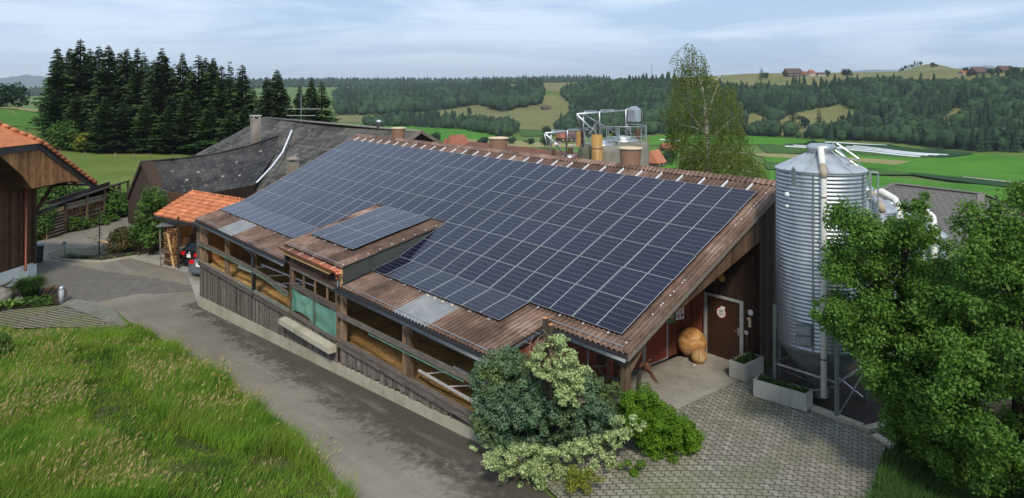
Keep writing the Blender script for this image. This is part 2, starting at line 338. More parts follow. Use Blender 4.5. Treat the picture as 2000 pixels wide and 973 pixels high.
def paving_mat(name, bw, bh, rot, c1, c2, mortar, wob=0.05, moss=(0.10,0.11,0.03), ms=0.035):
    m, nt, b = nmat(name, 0.9)
    v = coords(nt, (1,1,1), (0, 0, rot)); s = sepxyz(nt, v)
    wy = mth(nt, 'MULTIPLY', mth(nt, 'SINE', mth(nt, 'MULTIPLY', s[0], 2*math.pi/(bw*0.5))), wob*bh)
    wx = mth(nt, 'MULTIPLY', mth(nt, 'SINE', mth(nt, 'MULTIPLY', s[1], 2*math.pi/(bh))), wob*bw*0.7)
    cb = N(nt, 'ShaderNodeCombineXYZ'); nt.links.new(mth(nt, 'ADD', s[0], wx), cb.inputs[0]); nt.links.new(mth(nt, 'ADD', s[1], wy), cb.inputs[1])
    br = N(nt, 'ShaderNodeTexBrick'); nt.links.new(cb.outputs[0], br.inputs['Vector']); br.inputs['Scale'].default_value = 1
    br.inputs['Brick Width'].default_value = bw; br.inputs['Row Height'].default_value = bh; br.inputs['Mortar Size'].default_value = ms*bh*4; br.inputs['Mortar Smooth'].default_value = 0.35
    br.inputs['Color1'].default_value = (*c1, 1); br.inputs['Color2'].default_value = (*c2, 1); br.inputs['Mortar'].default_value = (*mortar, 1)
    n1 = noise(nt, coords(nt), 0.5, 5, 0.65); n2 = noise(nt, coords(nt), 12, 3)
    c = mix(nt, ramp(nt, n1, [(0.46, 0.0), (0.68, 0.62)]), br.outputs['Color'], moss); c = mix(nt, ramp(nt, noise(nt, coords(nt), 1.9, 6, 0.75), [(0.5, 0.0), (0.75, 0.55)]), c, (0.085,0.078,0.06))
    c = mix(nt, ramp(nt, noise(nt, coords(nt), 0.25, 4), [(0.4, 0.25), (0.6, 0.0)]), c, (0.06,0.055,0.045))
    c = mix(nt, 1.0, c, mth(nt, 'MULTIPLY_ADD', n2, 0.5, 0.75), 'MULTIPLY'); setc(nt, b, c); bump(nt, b, br.outputs['Fac'], -0.6, 0.012); return m
PAVING = paving_mat('interlocking pavers', 0.26, 0.17, R(14), (0.225,0.215,0.178), (0.315,0.300,0.25), (0.085,0.078,0.055), 0.13)
PAVE_STRIP = paving_mat('grass paver lattice', 4.0, 0.24, R(-28), (0.22,0.20,0.165), (0.28,0.255,0.21), (0.060,0.062,0.028), 0.0, ms=0.09)
PAVE_SMALL = paving_mat('small grey setts', 0.22, 0.14, R(20), (0.20,0.19,0.17), (0.26,0.25,0.22), (0.08,0.075,0.06), 0.0)
def ground_mat():
    m, nt, b = nmat('pasture and far meadows', 0.95, 0, 0.1)
    v = coords(nt); n1 = noise(nt, v, 0.012, 6, 0.6); n2 = noise(nt, v, 0.12, 6, 0.7); n3 = noise(nt, v, 1.5, 4, 0.7)
    c = ramp(nt, n1, [(0.35, (0.060,0.115,0.018)), (0.6, (0.110,0.165,0.035))])
    c = mix(nt, ramp(nt, n2, [(0.45, 0.0), (0.75, 0.5)]), c, (0.15,0.165,0.05))
    c = mix(nt, 1.0, c, mth(nt, 'MULTIPLY_ADD', n3, 0.6, 0.7), 'MULTIPLY'); setc(nt, b, c); return m
GROUND = ground_mat()
def field_mat(name, a, b_, stripes=0.0, sdir=(0.02, 0.3), scale=0.03):
    m, nt, b = nmat(name, 0.95, 0, 0.1)
    v = coords(nt); n1 = noise(nt, v, scale, 6, 0.65); n2 = noise(nt, coords(nt, (sdir[0]*3, sdir[1]*3, 1), (0, 0, R(30))), 1.0, 4, 0.6)
    c = ramp(nt, n1, [(0.35, a), (0.65, b_)]); c = mix(nt, mth(nt, 'MULTIPLY', n2, stripes), c, tuple(x*0.55 for x in a)); setc(nt, b, c); return m
F_BRIGHT = field_mat('bright green field', (0.050,0.170,0.012), (0.085,0.235,0.018), 0.5)
F_MID = field_mat('mid green field', (0.045,0.105,0.020), (0.070,0.140,0.028), 0.6)
F_DARK = field_mat('dark crop field', (0.020,0.060,0.018), (0.030,0.078,0.024), 0.6)
F_TAN = field_mat('straw coloured field', (0.22,0.20,0.085), (0.30,0.27,0.12), 0.4)
F_DRY = field_mat('dry hillside meadow', (0.125,0.135,0.045), (0.205,0.185,0.075), 0.35, scale=0.012)
F_TRACK = plain('pale track', (0.30,0.27,0.20), 0.95, var=0.2, scale=0.2)
PASTURE = field_mat('near pasture', (0.085,0.130,0.022), (0.145,0.175,0.040), 0.3, scale=0.07)
F_CREST = field_mat('lush crest field', (0.050,0.135,0.014), (0.080,0.165,0.020), 0.3)
MEADOW_SOIL = field_mat('meadow soil and thatch', (0.045,0.060,0.014), (0.115,0.105,0.038), 0.2, scale=0.8)
VERGE = field_mat('dry verge soil', (0.14,0.115,0.06), (0.26,0.21,0.12), 0.2, scale=2.0)
LAWN = field_mat('short lawn', (0.065,0.115,0.014), (0.11,0.155,0.028), 0.2, scale=1.3)
ROW_COVER = plain('white crop fleece', (0.62,0.64,0.66), 0.7, var=0.15, scale=0.1)
def leaf_mat(name, c1, c2, c3=None, transl=0.3, rough=0.6, spec=0.25):
    m, nt, b = nmat(name, rough, 0, spec)
    t = tintf(nt); n1 = noise(nt, coords(nt), 0.9, 3)
    c = mix(nt, t, c1, c2)
    if c3: c = mix(nt, ramp(nt, n1, [(0.45, 0.0), (0.7, 0.8)]), c, c3)
    setc(nt, b, c)
    tr = N(nt, 'ShaderNodeBsdfTranslucent'); nt.links.new(c, tr.inputs['Color']) if not isinstance(c, tuple) else None
    ms = N(nt, 'ShaderNodeMixShader'); ms.inputs[0].default_value = transl; out = nt.nodes['Material Output']
    nt.links.new(b.outputs[0], ms.inputs[1]); nt.links.new(tr.outputs[0], ms.inputs[2]); nt.links.new(ms.outputs[0], out.inputs['Surface']); return m
L_BIG = leaf_mat('broad green leaves', (0.038,0.108,0.013), (0.135,0.245,0.040), (0.090,0.170,0.018))
L_BIRCH = leaf_mat('birch leaves', (0.060,0.098,0.014), (0.145,0.190,0.036), (0.13,0.14,0.025))
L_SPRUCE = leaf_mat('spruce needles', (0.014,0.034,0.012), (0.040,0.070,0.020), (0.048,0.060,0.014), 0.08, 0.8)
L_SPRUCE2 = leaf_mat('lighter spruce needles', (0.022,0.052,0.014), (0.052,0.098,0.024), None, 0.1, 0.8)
L_FOREST = leaf_mat('far wood foliage', (0.004,0.015,0.011), (0.033,0.068,0.025), None, 0.04, 0.9)
L_BUSH = leaf_mat('garden shrub leaves', (0.035,0.085,0.012), (0.090,0.17,0.030), (0.07,0.12,0.02))
L_RHODO = leaf_mat('rhododendron leaves', (0.045,0.060,0.014), (0.125,0.120,0.030), (0.13,0.07,0.03))
L_CYPRESS = leaf_mat('blue green cypress sprays', (0.035,0.085,0.045), (0.155,0.230,0.135), (0.130,0.170,0.035), 0.12, 0.7)
L_JUNIPER = leaf_mat('bright juniper sprays', (0.045,0.120,0.005), (0.150,0.270,0.016), None, 0.2, 0.7)
L_GOLD = leaf_mat('golden cypress sprays', (0.10,0.13,0.010), (0.24,0.25,0.025), None, 0.2, 0.7)
L_EUON = leaf_mat('variegated leaves', (0.11,0.20,0.045), (0.60,0.68,0.33), None, 0.25, 0.6)
L_HOSTA = leaf_mat('hosta leaves', (0.060,0.15,0.025), (0.22,0.32,0.07), None, 0.25, 0.5)
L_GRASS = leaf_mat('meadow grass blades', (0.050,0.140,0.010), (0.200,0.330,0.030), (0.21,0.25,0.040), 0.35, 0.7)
L_SEED = leaf_mat('dry seed heads', (0.25,0.20,0.07), (0.44,0.35,0.17), (0.38,0.26,0.14), 0.3, 0.8)
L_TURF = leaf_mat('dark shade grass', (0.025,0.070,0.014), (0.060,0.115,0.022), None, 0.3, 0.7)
TWIG = plain('dry twigs', (0.24,0.18,0.12), 0.9, var=0.4, scale=8)
CUT_WOOD = plain('fresh cut wood', (0.60,0.24,0.08), 0.8, var=0.2, scale=9)
# ---------------------------------------------------------------- mesh helpers
def basis(d, up=(0,0,1)):
    d = Vector(d).normalized(); up = Vector(up)
    if abs(d.dot(up)) > 0.99: up = Vector((1,0,0))
    x = d.cross(up).normalized(); y = x.cross(d).normalized(); return d, x, y
class MB:
    def __init__(s): s.v = []; s.f = []; s.m = []; s.t = []; s.uv = {}; s.mi = 0; s.tint = None
    def add(s, vs, fs, tint=None, mi=None):
        o = len(s.v); s.v += [tuple(p) for p in vs]
        t = (random.random() if s.tint is None else s.tint) if tint is None else tint
        for f in fs: s.f.append(tuple(i+o for i in f)); s.m.append(s.mi if mi is None else mi); s.t.append(t)
        return o
    def hexa(s, c8, tint=None, mi=None):            # c8: bottom ring of four, then top ring of four
        s.add(c8, [(3,2,1,0),(4,5,6,7),(0,1,5,4),(1,2,6,5),(2,3,7,6),(3,0,4,7)], tint, mi)
    def box(s, x0, y0, z0, x1, y1, z1, tint=None, mi=None):
        x0, x1 = min(x0,x1), max(x0,x1); y0, y1 = min(y0,y1), max(y0,y1); z0, z1 = min(z0,z1), max(z0,z1)
        s.hexa([(x0,y0,z0),(x1,y0,z0),(x1,y1,z0),(x0,y1,z0),(x0,y0,z1),(x1,y0,z1),(x1,y1,z1),(x0,y1,z1)], tint, mi)
    def beam(s, p, q, w, h, up=(0,0,1), tint=None, mi=None):
        d, x, y = basis(Vector(q)-Vector(p), up); p = Vector(p); q = Vector(q)
        c = [p-x*w/2-y*h/2, p+x*w/2-y*h/2, p+x*w/2+y*h/2, p-x*w/2+y*h/2]
        s.hexa(c+[k+(q-p) for k in c], tint, mi)
    def tube(s, pts, r, n=8, cap=True, tint=None, mi=None):
        pts = [Vector(p) for p in pts]; rr = r if isinstance(r, (list, tuple)) else [r]*len(pts)
        vs = []; prev = None
        for i, p in enumerate(pts):
            d = (pts[min(i+1, len(pts)-1)]-pts[max(i-1, 0)])
            if d.length < 1e-6: d = Vector((0,0,1))
            d, x, y = basis(d, (0,0,1) if prev is None else prev)
            prev = y
            for k in range(n):
                a = 2*math.pi*k/n; vs.append(p+(x*math.cos(a)+y*math.sin(a))*rr[i])
        fs = [(i*n+k, i*n+(k+1) % n, (i+1)*n+(k+1) % n, (i+1)*n+k) for i in range(len(pts)-1) for k in range(n)]
        if cap: fs += [tuple(range(n-1, -1, -1)), tuple((len(pts)-1)*n+k for k in range(n))]
        s.add(vs, fs, tint, mi)
    def lathe(s, prof, c=(0,0,0), n=24, cap=False, tint=None, mi=None, a0=0.0):
        vs = []
        for r, z in prof:
            for k in range(n):
                a = a0+2*math.pi*k/n; vs.append((c[0]+r*math.cos(a), c[1]+r*math.sin(a), c[2]+z))
        fs = [(i*n+k, i*n+(k+1) % n, (i+1)*n+(k+1) % n, (i+1)*n+k) for i in range(len(prof)-1) for k in range(n)]
        if cap: fs += [tuple(range(n-1, -1, -1)), tuple((len(prof)-1)*n+k for k in range(n))]
        s.add(vs, fs, tint, mi)
    def prism(s, poly, off, tint=None, mi=None):    # poly: 3D points, off: extrusion vector
        n = len(poly); off = Vector(off); a = [Vector(p) for p in poly]; b = [p+off for p in a]
        s.add(a+b, [tuple(range(n-1,-1,-1)), tuple(range(n, 2*n))]+[(i, (i+1) % n, (i+1) % n+n, i+n) for i in range(n)], tint, mi)
    def quad(s, a, b, c, d, uv=None, tint=None, mi=None):
        s.add([a,b,c,d], [(0,1,2,3)], tint, mi)
        if uv: s.uv[len(s.f)-1] = uv
    def blob(s, c, r, sub=2, amp=0.2, freq=1.5, tint=None, mi=None, seed=0.0):
        bm = bmesh.new(); bmesh.ops.create_icosphere(bm, subdivisions=sub, radius=1)
        r = r if isinstance(r, (tuple, list)) else (r, r, r); vs = []
        for v in bm.verts:
            k = 1+amp*mnoise.noise(v.co*freq+Vector((seed, seed*1.7, 0)))
            vs.append((c[0]+v.co.x*r[0]*k, c[1]+v.co.y*r[1]*k, c[2]+v.co.z*r[2]*k))
        s.add(vs, [tuple(v.index for v in f.verts) for f in bm.faces], tint, mi); bm.free()
    def build(s, name, mats, parent=None, smooth=False, loc=None):
        me = bpy.data.meshes.new(name)
        vs = s.v if loc is None else [(a-loc[0], b-loc[1], c-loc[2]) for a, b, c in s.v]
        me.from_pydata(vs, [], s.f)
        for m in (mats if isinstance(mats, (list, tuple)) else [mats]): me.materials.append(m)
        me.polygons.foreach_set('material_index', s.m)
        at_ = me.attributes.new('tint', 'FLOAT', 'FACE'); at_.data.foreach_set('value', s.t)
        if s.uv:
            ul = me.uv_layers.new(name='UVMap')
            for fi, uv in s.uv.items():
                for li, c in zip(me.polygons[fi].loop_indices, uv): ul.data[li].uv = c
        if smooth: me.polygons.foreach_set('use_smooth', [True]*len(s.f))
        me.update(); o = bpy.data.objects.new(name, me); COL.objects.link(o)
        if loc is not None: o.location = loc
        return o
def tag(o, label=None, cat=None, group=None, kind=None):
    if label: o['label'] = label
    if cat: o['category'] = cat
    if group: o['group'] = group
    if kind: o['kind'] = kind
    return o
def thing(name, loc, label, cat, group=None, rz=0.0):
    o = bpy.data.objects.new(name, None); COL.objects.link(o); o.empty_display_size = 0.2
    o.location = loc; o.rotation_euler = (0, 0, rz); return tag(o, label, cat, group)
def part(mb, name, mats, root, smooth=False):       # vertices given in world space, root unrotated
    L = world_loc(root)
    me_o = mb.build(name, mats, None, smooth, loc=None)
    me_o.data.transform(Matrix.Translation((-L[0], -L[1], -L[2])))
    me_o.parent = root; return me_o
def world_loc(o):
    L = Vector((0,0,0))
    while o is not None: L = L+Vector(o.location); o = o.parent
    return L
def lpart(mb, name, mats, root, smooth=False):      # vertices already local to root
    o = mb.build(name, mats, None, smooth); o.parent = root; return o
def single(mb, name, mats, label, cat, group=None, smooth=False, loc=None):
    if loc is None:
        a = np.array(mb.v); loc = (float(a[:,0].mean()), float(a[:,1].mean()), float(a[:,2].min()))
    return tag(mb.build(name, mats, None, smooth, loc=loc), label, cat, group)
def copy_tree(o, parent=None):
    c = o.copy(); COL.objects.link(c)
    if parent is not None: c.parent = parent
    for ch in list(o.children):
        copy_tree(ch, c)
    return c
ORD = ['first','second','third','fourth','fifth','sixth','seventh','eighth','ninth','tenth','eleventh','twelfth','thirteenth','fourteenth','fifteenth','sixteenth','seventeenth','eighteenth','nineteenth','twentieth','twenty-first','twenty-second','twenty-third','twenty-fourth','twenty-fifth','twenty-sixth','twenty-seventh','twenty-eighth','twenty-ninth','thirtieth','thirty-first','thirty-second','thirty-third','thirty-fourth']

def np_mesh(name, verts, faces, mat, tint=None, mi=None, smooth=False):
    """verts (n,3); faces (m,k) with equal k"""
    me = bpy.data.meshes.new(name); nf, k = faces.shape
    me.vertices.add(len(verts)); me.vertices.foreach_set('co', np.ascontiguousarray(verts, dtype=np.float32).ravel())
    me.loops.add(nf*k); me.loops.foreach_set('vertex_index', faces.astype(np.int32).ravel())
    me.polygons.add(nf); me.polygons.foreach_set('loop_start', np.arange(0, nf*k, k, dtype=np.int32))
    try: me.polygons.foreach_set('loop_total', np.full(nf, k, dtype=np.int32))
    except Exception: pass
    for m in (mat if isinstance(mat, (list, tuple)) else [mat]): me.materials.append(m)
    if mi is not None: me.polygons.foreach_set('material_index', np.asarray(mi, dtype=np.int32))
    me.update(calc_edges=True); me.validate()
    a = me.attributes.new('tint', 'FLOAT', 'FACE'); t = rng.random(nf) if tint is None else tint
    a.data.foreach_set('value', np.asarray(t, dtype=np.float32))
    if smooth: me.polygons.foreach_set('use_smooth', [True]*nf)
    o = bpy.data.objects.new(name, me); COL.objects.link(o); return o
def unit(a): return a/np.maximum(np.linalg.norm(a, axis=-1, keepdims=True), 1e-9)
def leaf_quads(P, nrm, size, aspect=0.55, axis=None):
    """rhombic leaves at points P facing nrm; returns verts, faces"""
    n = len(P); nrm = unit(nrm)
    r = rng.normal(size=(n,3)) if axis is None else axis+rng.normal(size=(n,3))*0.25
    a = unit(r-(r*nrm).sum(1, keepdims=True)*nrm); b = np.cross(nrm, a)
    s = size if np.ndim(size) else np.full(n, size); s = s[:,None]
    droop = nrm*s*0.12
    V = np.stack([P-a*s*0.5-droop, P+b*s*aspect*0.5, P+a*s*0.5-droop, P-b*s*aspect*0.5], 1).reshape(-1,3)
    return V, np.arange(4*n).reshape(n,4)
def ellip(n, c, r, shell=0.5):
    d = unit(rng.normal(size=(n,3))); k = (shell+(1-shell)*rng.random(n)**0.6)[:,None]
    return np.array(c)+d*k*np.array(r), d
def clump_cloud(centers, radii, per, flat=0.7):
    """leaf points in clumps: returns points and outward normals"""
    Ps = []; Ns = []
    for c, r in zip(centers, radii):
        n = max(3, int(per*r*r)); p, d = ellip(n, c, (r, r, r*flat), 0.35); Ps.append(p); Ns.append(d+np.array([0,0,0.6])+rng.normal(size=(n,3))*0.55)
    return np.concatenate(Ps), np.concatenate(Ns)

# ---------------------------------------------------------------- ground
def build_ground():
    az = np.concatenate([np.linspace(-75, -48, 28), np.linspace(-47.6, 47.6, 300), np.linspace(48, 75, 28)])
    D = np.concatenate([[2, 5, 8], np.arange(10, 60, 0.6), np.geomspace(60, 300, 90), np.geomspace(305, 1900, 150), np.geomspace(1950, 30000, 40)])
    A, DD = np.meshgrid(np.radians(az), D); r = DD*np.sin(A); d = DD*np.cos(A)
    x = CAM[0]+FW[0]*d+RT[0]*r; y = CAM[1]+FW[1]*d+RT[1]*r; z = gz(x, y)-0.05
    n = len(az); m = len(D); i = np.arange((m-1)*(n-1)); a = (i//(n-1))*n+i % (n-1)
    o = np_mesh('ground', np.stack([x,y,z], -1).reshape(-1,3), np.stack([a, a+1, a+n+1, a+n], 1), GROUND, smooth=True)
    tag(o, kind='structure')
build_ground()
def drape(name, poly, step, dz, mat, kind='structure', edge=None, label=None, cat=None):
    """a sheet cut to the polygon (x, y) laid dz above the ground"""
    poly = [(float(p[0]), float(p[1])) for p in poly]; P = []
    for i, p in enumerate(poly):
        q = poly[(i+1) % len(poly)]; L = math.hypot(q[0]-p[0], q[1]-p[1]); k = max(1, int(L/(edge or step)))
        for j in range(k): P.append((p[0]+(q[0]-p[0])*j/k, p[1]+(q[1]-p[1])*j/k))
    nb = len(P); pa = np.array(P); x0, y0 = pa.min(0); x1, y1 = pa.max(0)
    gx, gy = np.meshgrid(np.arange(x0+step*0.37, x1, step), np.arange(y0+step*0.43, y1, step)); gx = gx.ravel(); gy = gy.ravel()
    ins = inpoly(gx, gy, pa)
    # keep interior points off the border
    dmin = np.full(len(gx), 1e9)
    for k in range(nb):
        a = pa[k]; b = pa[(k+1) % nb]; ab = b-a; t = np.clip(((gx-a[0])*ab[0]+(gy-a[1])*ab[1])/max(1e-9, ab@ab), 0, 1)
        dmin = np.minimum(dmin, np.hypot(gx-a[0]-t*ab[0], gy-a[1]-t*ab[1]))
    ok = ins & (dmin > step*0.3)
    pts = [Vector(p) for p in P]+[Vector((float(a), float(b))) for a, b in zip(gx[ok], gy[ok])]
    vo, _, fo, _, _, _ = delaunay_2d_cdt(pts, [(k, (k+1) % nb) for k in range(nb)], [list(range(nb))], 1, 1e-5)
    va = np.array([(v.x, v.y) for v in vo]); z = gz(va[:,0], va[:,1])+dz
    mb = MB(); mb.v = [tuple(p) for p in np.c_[va, z]]
    for f in fo: mb.f.append(tuple(f)); mb.m.append(0); mb.t.append(0.5)
    o = mb.build(name, mat, None, True); tag(o, label, cat, None, kind); return o
def inpoly(x, y, poly):
    x = np.asarray(x); y = np.asarray(y); c = np.zeros(x.shape, bool); n = len(poly); j = n-1
    for i in range(n):
        xi, yi = poly[i][0], poly[i][1]; xj, yj = poly[j][0], poly[j][1]
        c ^= ((yi > y) != (yj > y)) & (x < (xj-xi)*(y-yi)/((yj-yi) if yj != yi else 1e-9)+xi); j = i
    return c
def ground_poly(px): return [tuple(at(u, v)[:2]) for u, v in px]
# far fields of the valley floor and the hillside meadows
FIELDS = [
 ('field', F_BRIGHT, [(640,243),(700,244),(800,246),(900,250),(985,268),(1005,282),(860,277),(740,250)], 14, .25),
 ('field', F_TAN, [(893,272),(1010,276),(1130,283),(1130,289),(1000,288),(880,279)], 12, .35),
 ('field', F_BRIGHT, [(880,280),(1000,289),(1130,290),(1320,292),(1320,330),(1100,325),(860,320),(850,290)], 12, .45),
 ('field', F_BRIGHT, [(1270,268),(1320,262),(1500,268),(1650,280),(1655,287),(1500,283),(1270,285)], 12, .4),
 ('field', F_MID, [(1480,284),(1530,284),(1700,296),(1850,308),(1760,312),(1640,303),(1500,300)], 10, .5),
 ('field', F_DARK, [(1530,283),(1610,279),(1740,284),(1900,300),(1900,303),(1850,309),(1700,297),(1560,289)], 10, .75),
 ('field', F_TAN, [(1470,301),(1530,302),(1780,317),(1750,324),(1640,316),(1480,307)], 10, .65),
 ('field', F_BRIGHT, [(1640,303),(1760,310),(1860,309),(1905,303),(2080,320),(2080,366),(1990,361),(1890,350),(1800,342),(1700,330),(1500,322),(1490,308)], 8, .55),
 ('field', F_MID, [(1490,318),(1700,332),(1830,343),(1720,344),(1500,333)], 8, .8),
 ('field', F_DARK, [(1775,339),(1890,351),(1985,363),(2060,370),(2060,376),(1985,372),(1880,359),(1780,344)], 7, .95),
 ('field', F_BRIGHT, [(1480,333),(1720,346),(1880,361),(2080,380),(2080,420),(1700,400),(1480,390)], 7, .6),
 ('field', F_DRY, [(650,226),(720,226),(810,222),(880,214),(930,206),(965,196),(1000,190),(1060,186),(1112,188),(1122,212),(1100,240),(1085,256),(1010,252),(960,240),(870,230),(780,232),(700,240),(650,238)], 14, .3),
 ('field', F_MID, [(1010,254),(1085,257),(1100,264),(1020,268)], 12, .6),
 ('field', F_DRY, [(1505,262),(1520,240),(1540,226),(1590,215),(1640,206),(1672,220),(1668,240),(1640,264),(1560,268)], 12, .3),
 ('field', F_DRY, [(1450,230),(1470,222),(1499,230),(1500,258),(1460,262)], 10, .3),
 ('field', F_DRY, [(1832,262),(1838,236),(1858,214),(1888,211),(1880,240),(1860,266)], 8, .3),
 ('field', F_MID, [(1705,246),(1725,232),(1735,252),(1712,256)], 8, .3),
 ('field', F_DRY, [(1040,176),(1100,160),(1200,154),(1320,147),(1420,143),(1500,141),(1600,142),(1700,142),(1740,140),(1900,143),(2050,140),(2050,170),(1900,178),(1700,176),(1500,186),(1320,182),(1150,184)], 14, .3),
]
for nm, m, px, st, dz in FIELDS: drape(nm, ground_poly(px), st, dz, m)
drape('farm_track', ground_poly([(1880,349.2),(1990,361.5),(2060,368),(2060,370),(1985,363.5),(1880,351)]), 8, 1.2, F_TRACK)
# crop covers: long white strips of fleece
k = 0
STRIPS = [(1535,287,1620,292),(1550,285.5,1650,291),(1640,289.5,1815,306),(1655,288,1835,305.5),(1668,286.6,1853,305),(1612,279.5,1732,286),(1640,292,1800,308),(1290,274,1330,276)]
names = ['short white fleece strip at the left end of the crop rows','short white fleece strip just behind the first short one','white fleece strip across the middle of the dark field','white fleece strip one row behind the middle strip','long white fleece strip reaching farthest to the right','lone white fleece strip nearest the wood edge','white fleece strip nearest the farm among the rows','small white strip on the field left of the birch']
for (a,b,c,d), lb in zip(STRIPS, names):
    p, q = at(a,b), at(c,d); mb = MB(); n = 24; L = np.hypot(*(q-p)[:2]); dr = (q-p)/max(L,1); sd = np.array([-dr[1], dr[0], 0])*2.2
    pr = [(-1,0.1),(-0.6,0.9),(0,1.15),(0.6,0.9),(1,0.1)]
    V = []
    for i in range(n+1):
        c0 = p+(q-p)*i/n
        for s_, h in pr: pt = c0+sd*s_; V.append((pt[0], pt[1], G(pt[0], pt[1])+h))
    mb.add(V, [(i*5+j, i*5+j+1, (i+1)*5+j+1, (i+1)*5+j) for i in range(n) for j in range(4)])
    single(mb, 'crop_cover', ROW_COVER, lb, 'crop cover', 'white crop covers on the valley floor')
# left crest field and near pasture
drape('pasture', [tuple(atD(u, d)[:2]) for u, d in [(-150,70),(120,62),(240,64),(330,66),(480,90),(640,120),(640,150),(480,160),(300,165),(120,150),(-150,130)]], 3.5, .04, PASTURE)
drape('field', [tuple(atD(u, d)[:2]) for u, d in [(-250,150),(120,160),(330,175),(330,300),(120,300),(-250,300)]], 7, .1, F_CREST)
drape('field', [tuple(atD(u, d)[:2]) for u, d in [(-250,222),(120,222),(120,243),(-250,243)]], 7, .25, F_TAN)

# ---------------------------------------------------------------- far ridges
def ridge(name, pts, D, depth, base, mat):
    mb = MB(); V = []
    rows = [(0.0, base), (0.35, None), (1.0, None), (1.6, base)]
    us = np.interp(np.linspace(0, len(pts)-1, len(pts)*9), np.arange(len(pts)), [p[0] for p in pts]); vv = np.interp(np.linspace(0, len(pts)-1, len(pts)*9), np.arange(len(pts)), [p[1] for p in pts])
    for i, (u, v) in enumerate(zip(us, vv)):
        v = v+1.3*mnoise.noise(Vector((i*0.33, D*0.001, 0)))
        h = CAM[2]-(v-HORIZON)/F_PX*D
        for s_, fz in [(-1.0, 0), (-0.6, .35), (-0.3, .7), (0, 1), (0.6, .5), (1.4, 0)]:
            d = D+depth*s_; c = CAM+FW*d+RT*(u-1000)/F_PX*D
            jit = 0.10*mnoise.noise(Vector((i*0.5, s_*3, 1)))*(h-base) if 0 < fz < 1 else 0
            V.append((c[0], c[1], base+(h-base)*fz+jit))
    n = len(us); mb.add(V, [(i*6+j, i*6+j+1, (i+1)*6+j+1, (i+1)*6+j) for i in range(n-1) for j in range(5)], 0.5)
    return tag(mb.build(name, mat, None, True), kind='structure')
M_FAR = plain('distant mountain woods', (0.020,0.042,0.040), 0.95, var=0.4, scale=0.0012, dirt=(0.035,0.060,0.045))
ridge('mountain', [(-420,170),(-200,158),(-60,160),(0,153),(25,150),(52,146),(80,149),(105,153),(150,160),(230,170),(330,178)], 9500, 1500, -120, M_FAR)
ridge('mountain', [(1400,158),(1600,147),(1660,139),(1705,136),(1750,137),(1800,143),(1860,135),(1905,129),(1935,128),(1960,134),(2050,139),(2300,146)], 11000, 1200, -150, M_FAR)
ridge('mountain', [(500,162),(640,158),(700,160),(800,157),(880,159),(960,152),(1040,150),(1100,148),(1180,152),(1260,158)], 12000, 1200, -150, M_FAR)

# ---------------------------------------------------------------- woods
def tree_variant_conifer(n=7, rings=7):
    V = []; F = []; T = []
    for r in range(rings):
        z0 = 0.10+0.88*r/rings; z1 = z0+0.26; rad = 0.24*(1-r/rings)**0.8+0.02; o = len(V); k = n
        V.append((0, 0, min(z1, 1.0)))
        for j in range(2*k):
            a = math.pi*j/k+r*0.7+random.random()*0.3; q = rad*(1.0 if j % 2 else 0.62)*random.uniform(0.8, 1.2)
            V.append((q*math.cos(a), q*math.sin(a), z0-(0.05 if j % 2 else -0.02)*random.random()))
        for j in range(2*k): F.append((o, o+1+j, o+1+(j+1) % (2*k))); T.append(random.random()*0.45)
    return np.array(V), np.array(F), np.array(T)
def tree_variant_broad(n=70):
    c, _ = ellip(9, (0,0,0.6), (0.26,0.26,0.26), 0.5); P = []; Nn = []
    for q in c:
        p, d = ellip(n//7, q, (0.15,0.15,0.12), 0.8); P.append(p); Nn.append(d+np.array([0,0,0.35]))
    P = np.concatenate(P); Nn = np.concatenate(Nn)
    V, F = leaf_quads(P, Nn, rng.uniform(0.13, 0.22, len(P)), 0.9); F3 = np.concatenate([F[:,[0,1,2]], F[:,[0,2,3]]])
    bm = bmesh.new(); bmesh.ops.create_icosphere(bm, subdivisions=2, radius=1); o = len(V)
    W = np.array([tuple(v.co) for v in bm.verts]); k = np.array([1+0.35*mnoise.noise(v.co*1.8+Vector((n, c[0][0]*50, 0))) for v in bm.verts])[:,None]
    W = W*k*np.array([0.34,0.34,0.40])+np.array([0,0,0.52]); G_ = np.array([[v.index for v in f.verts] for f in bm.faces])+o; bm.free()
    t = np.concatenate([rng.random(len(F3))*0.55+0.25, rng.random(len(G_))*0.35+0.2])
    return np.concatenate([V, W]), np.concatenate([F3, G_]), t
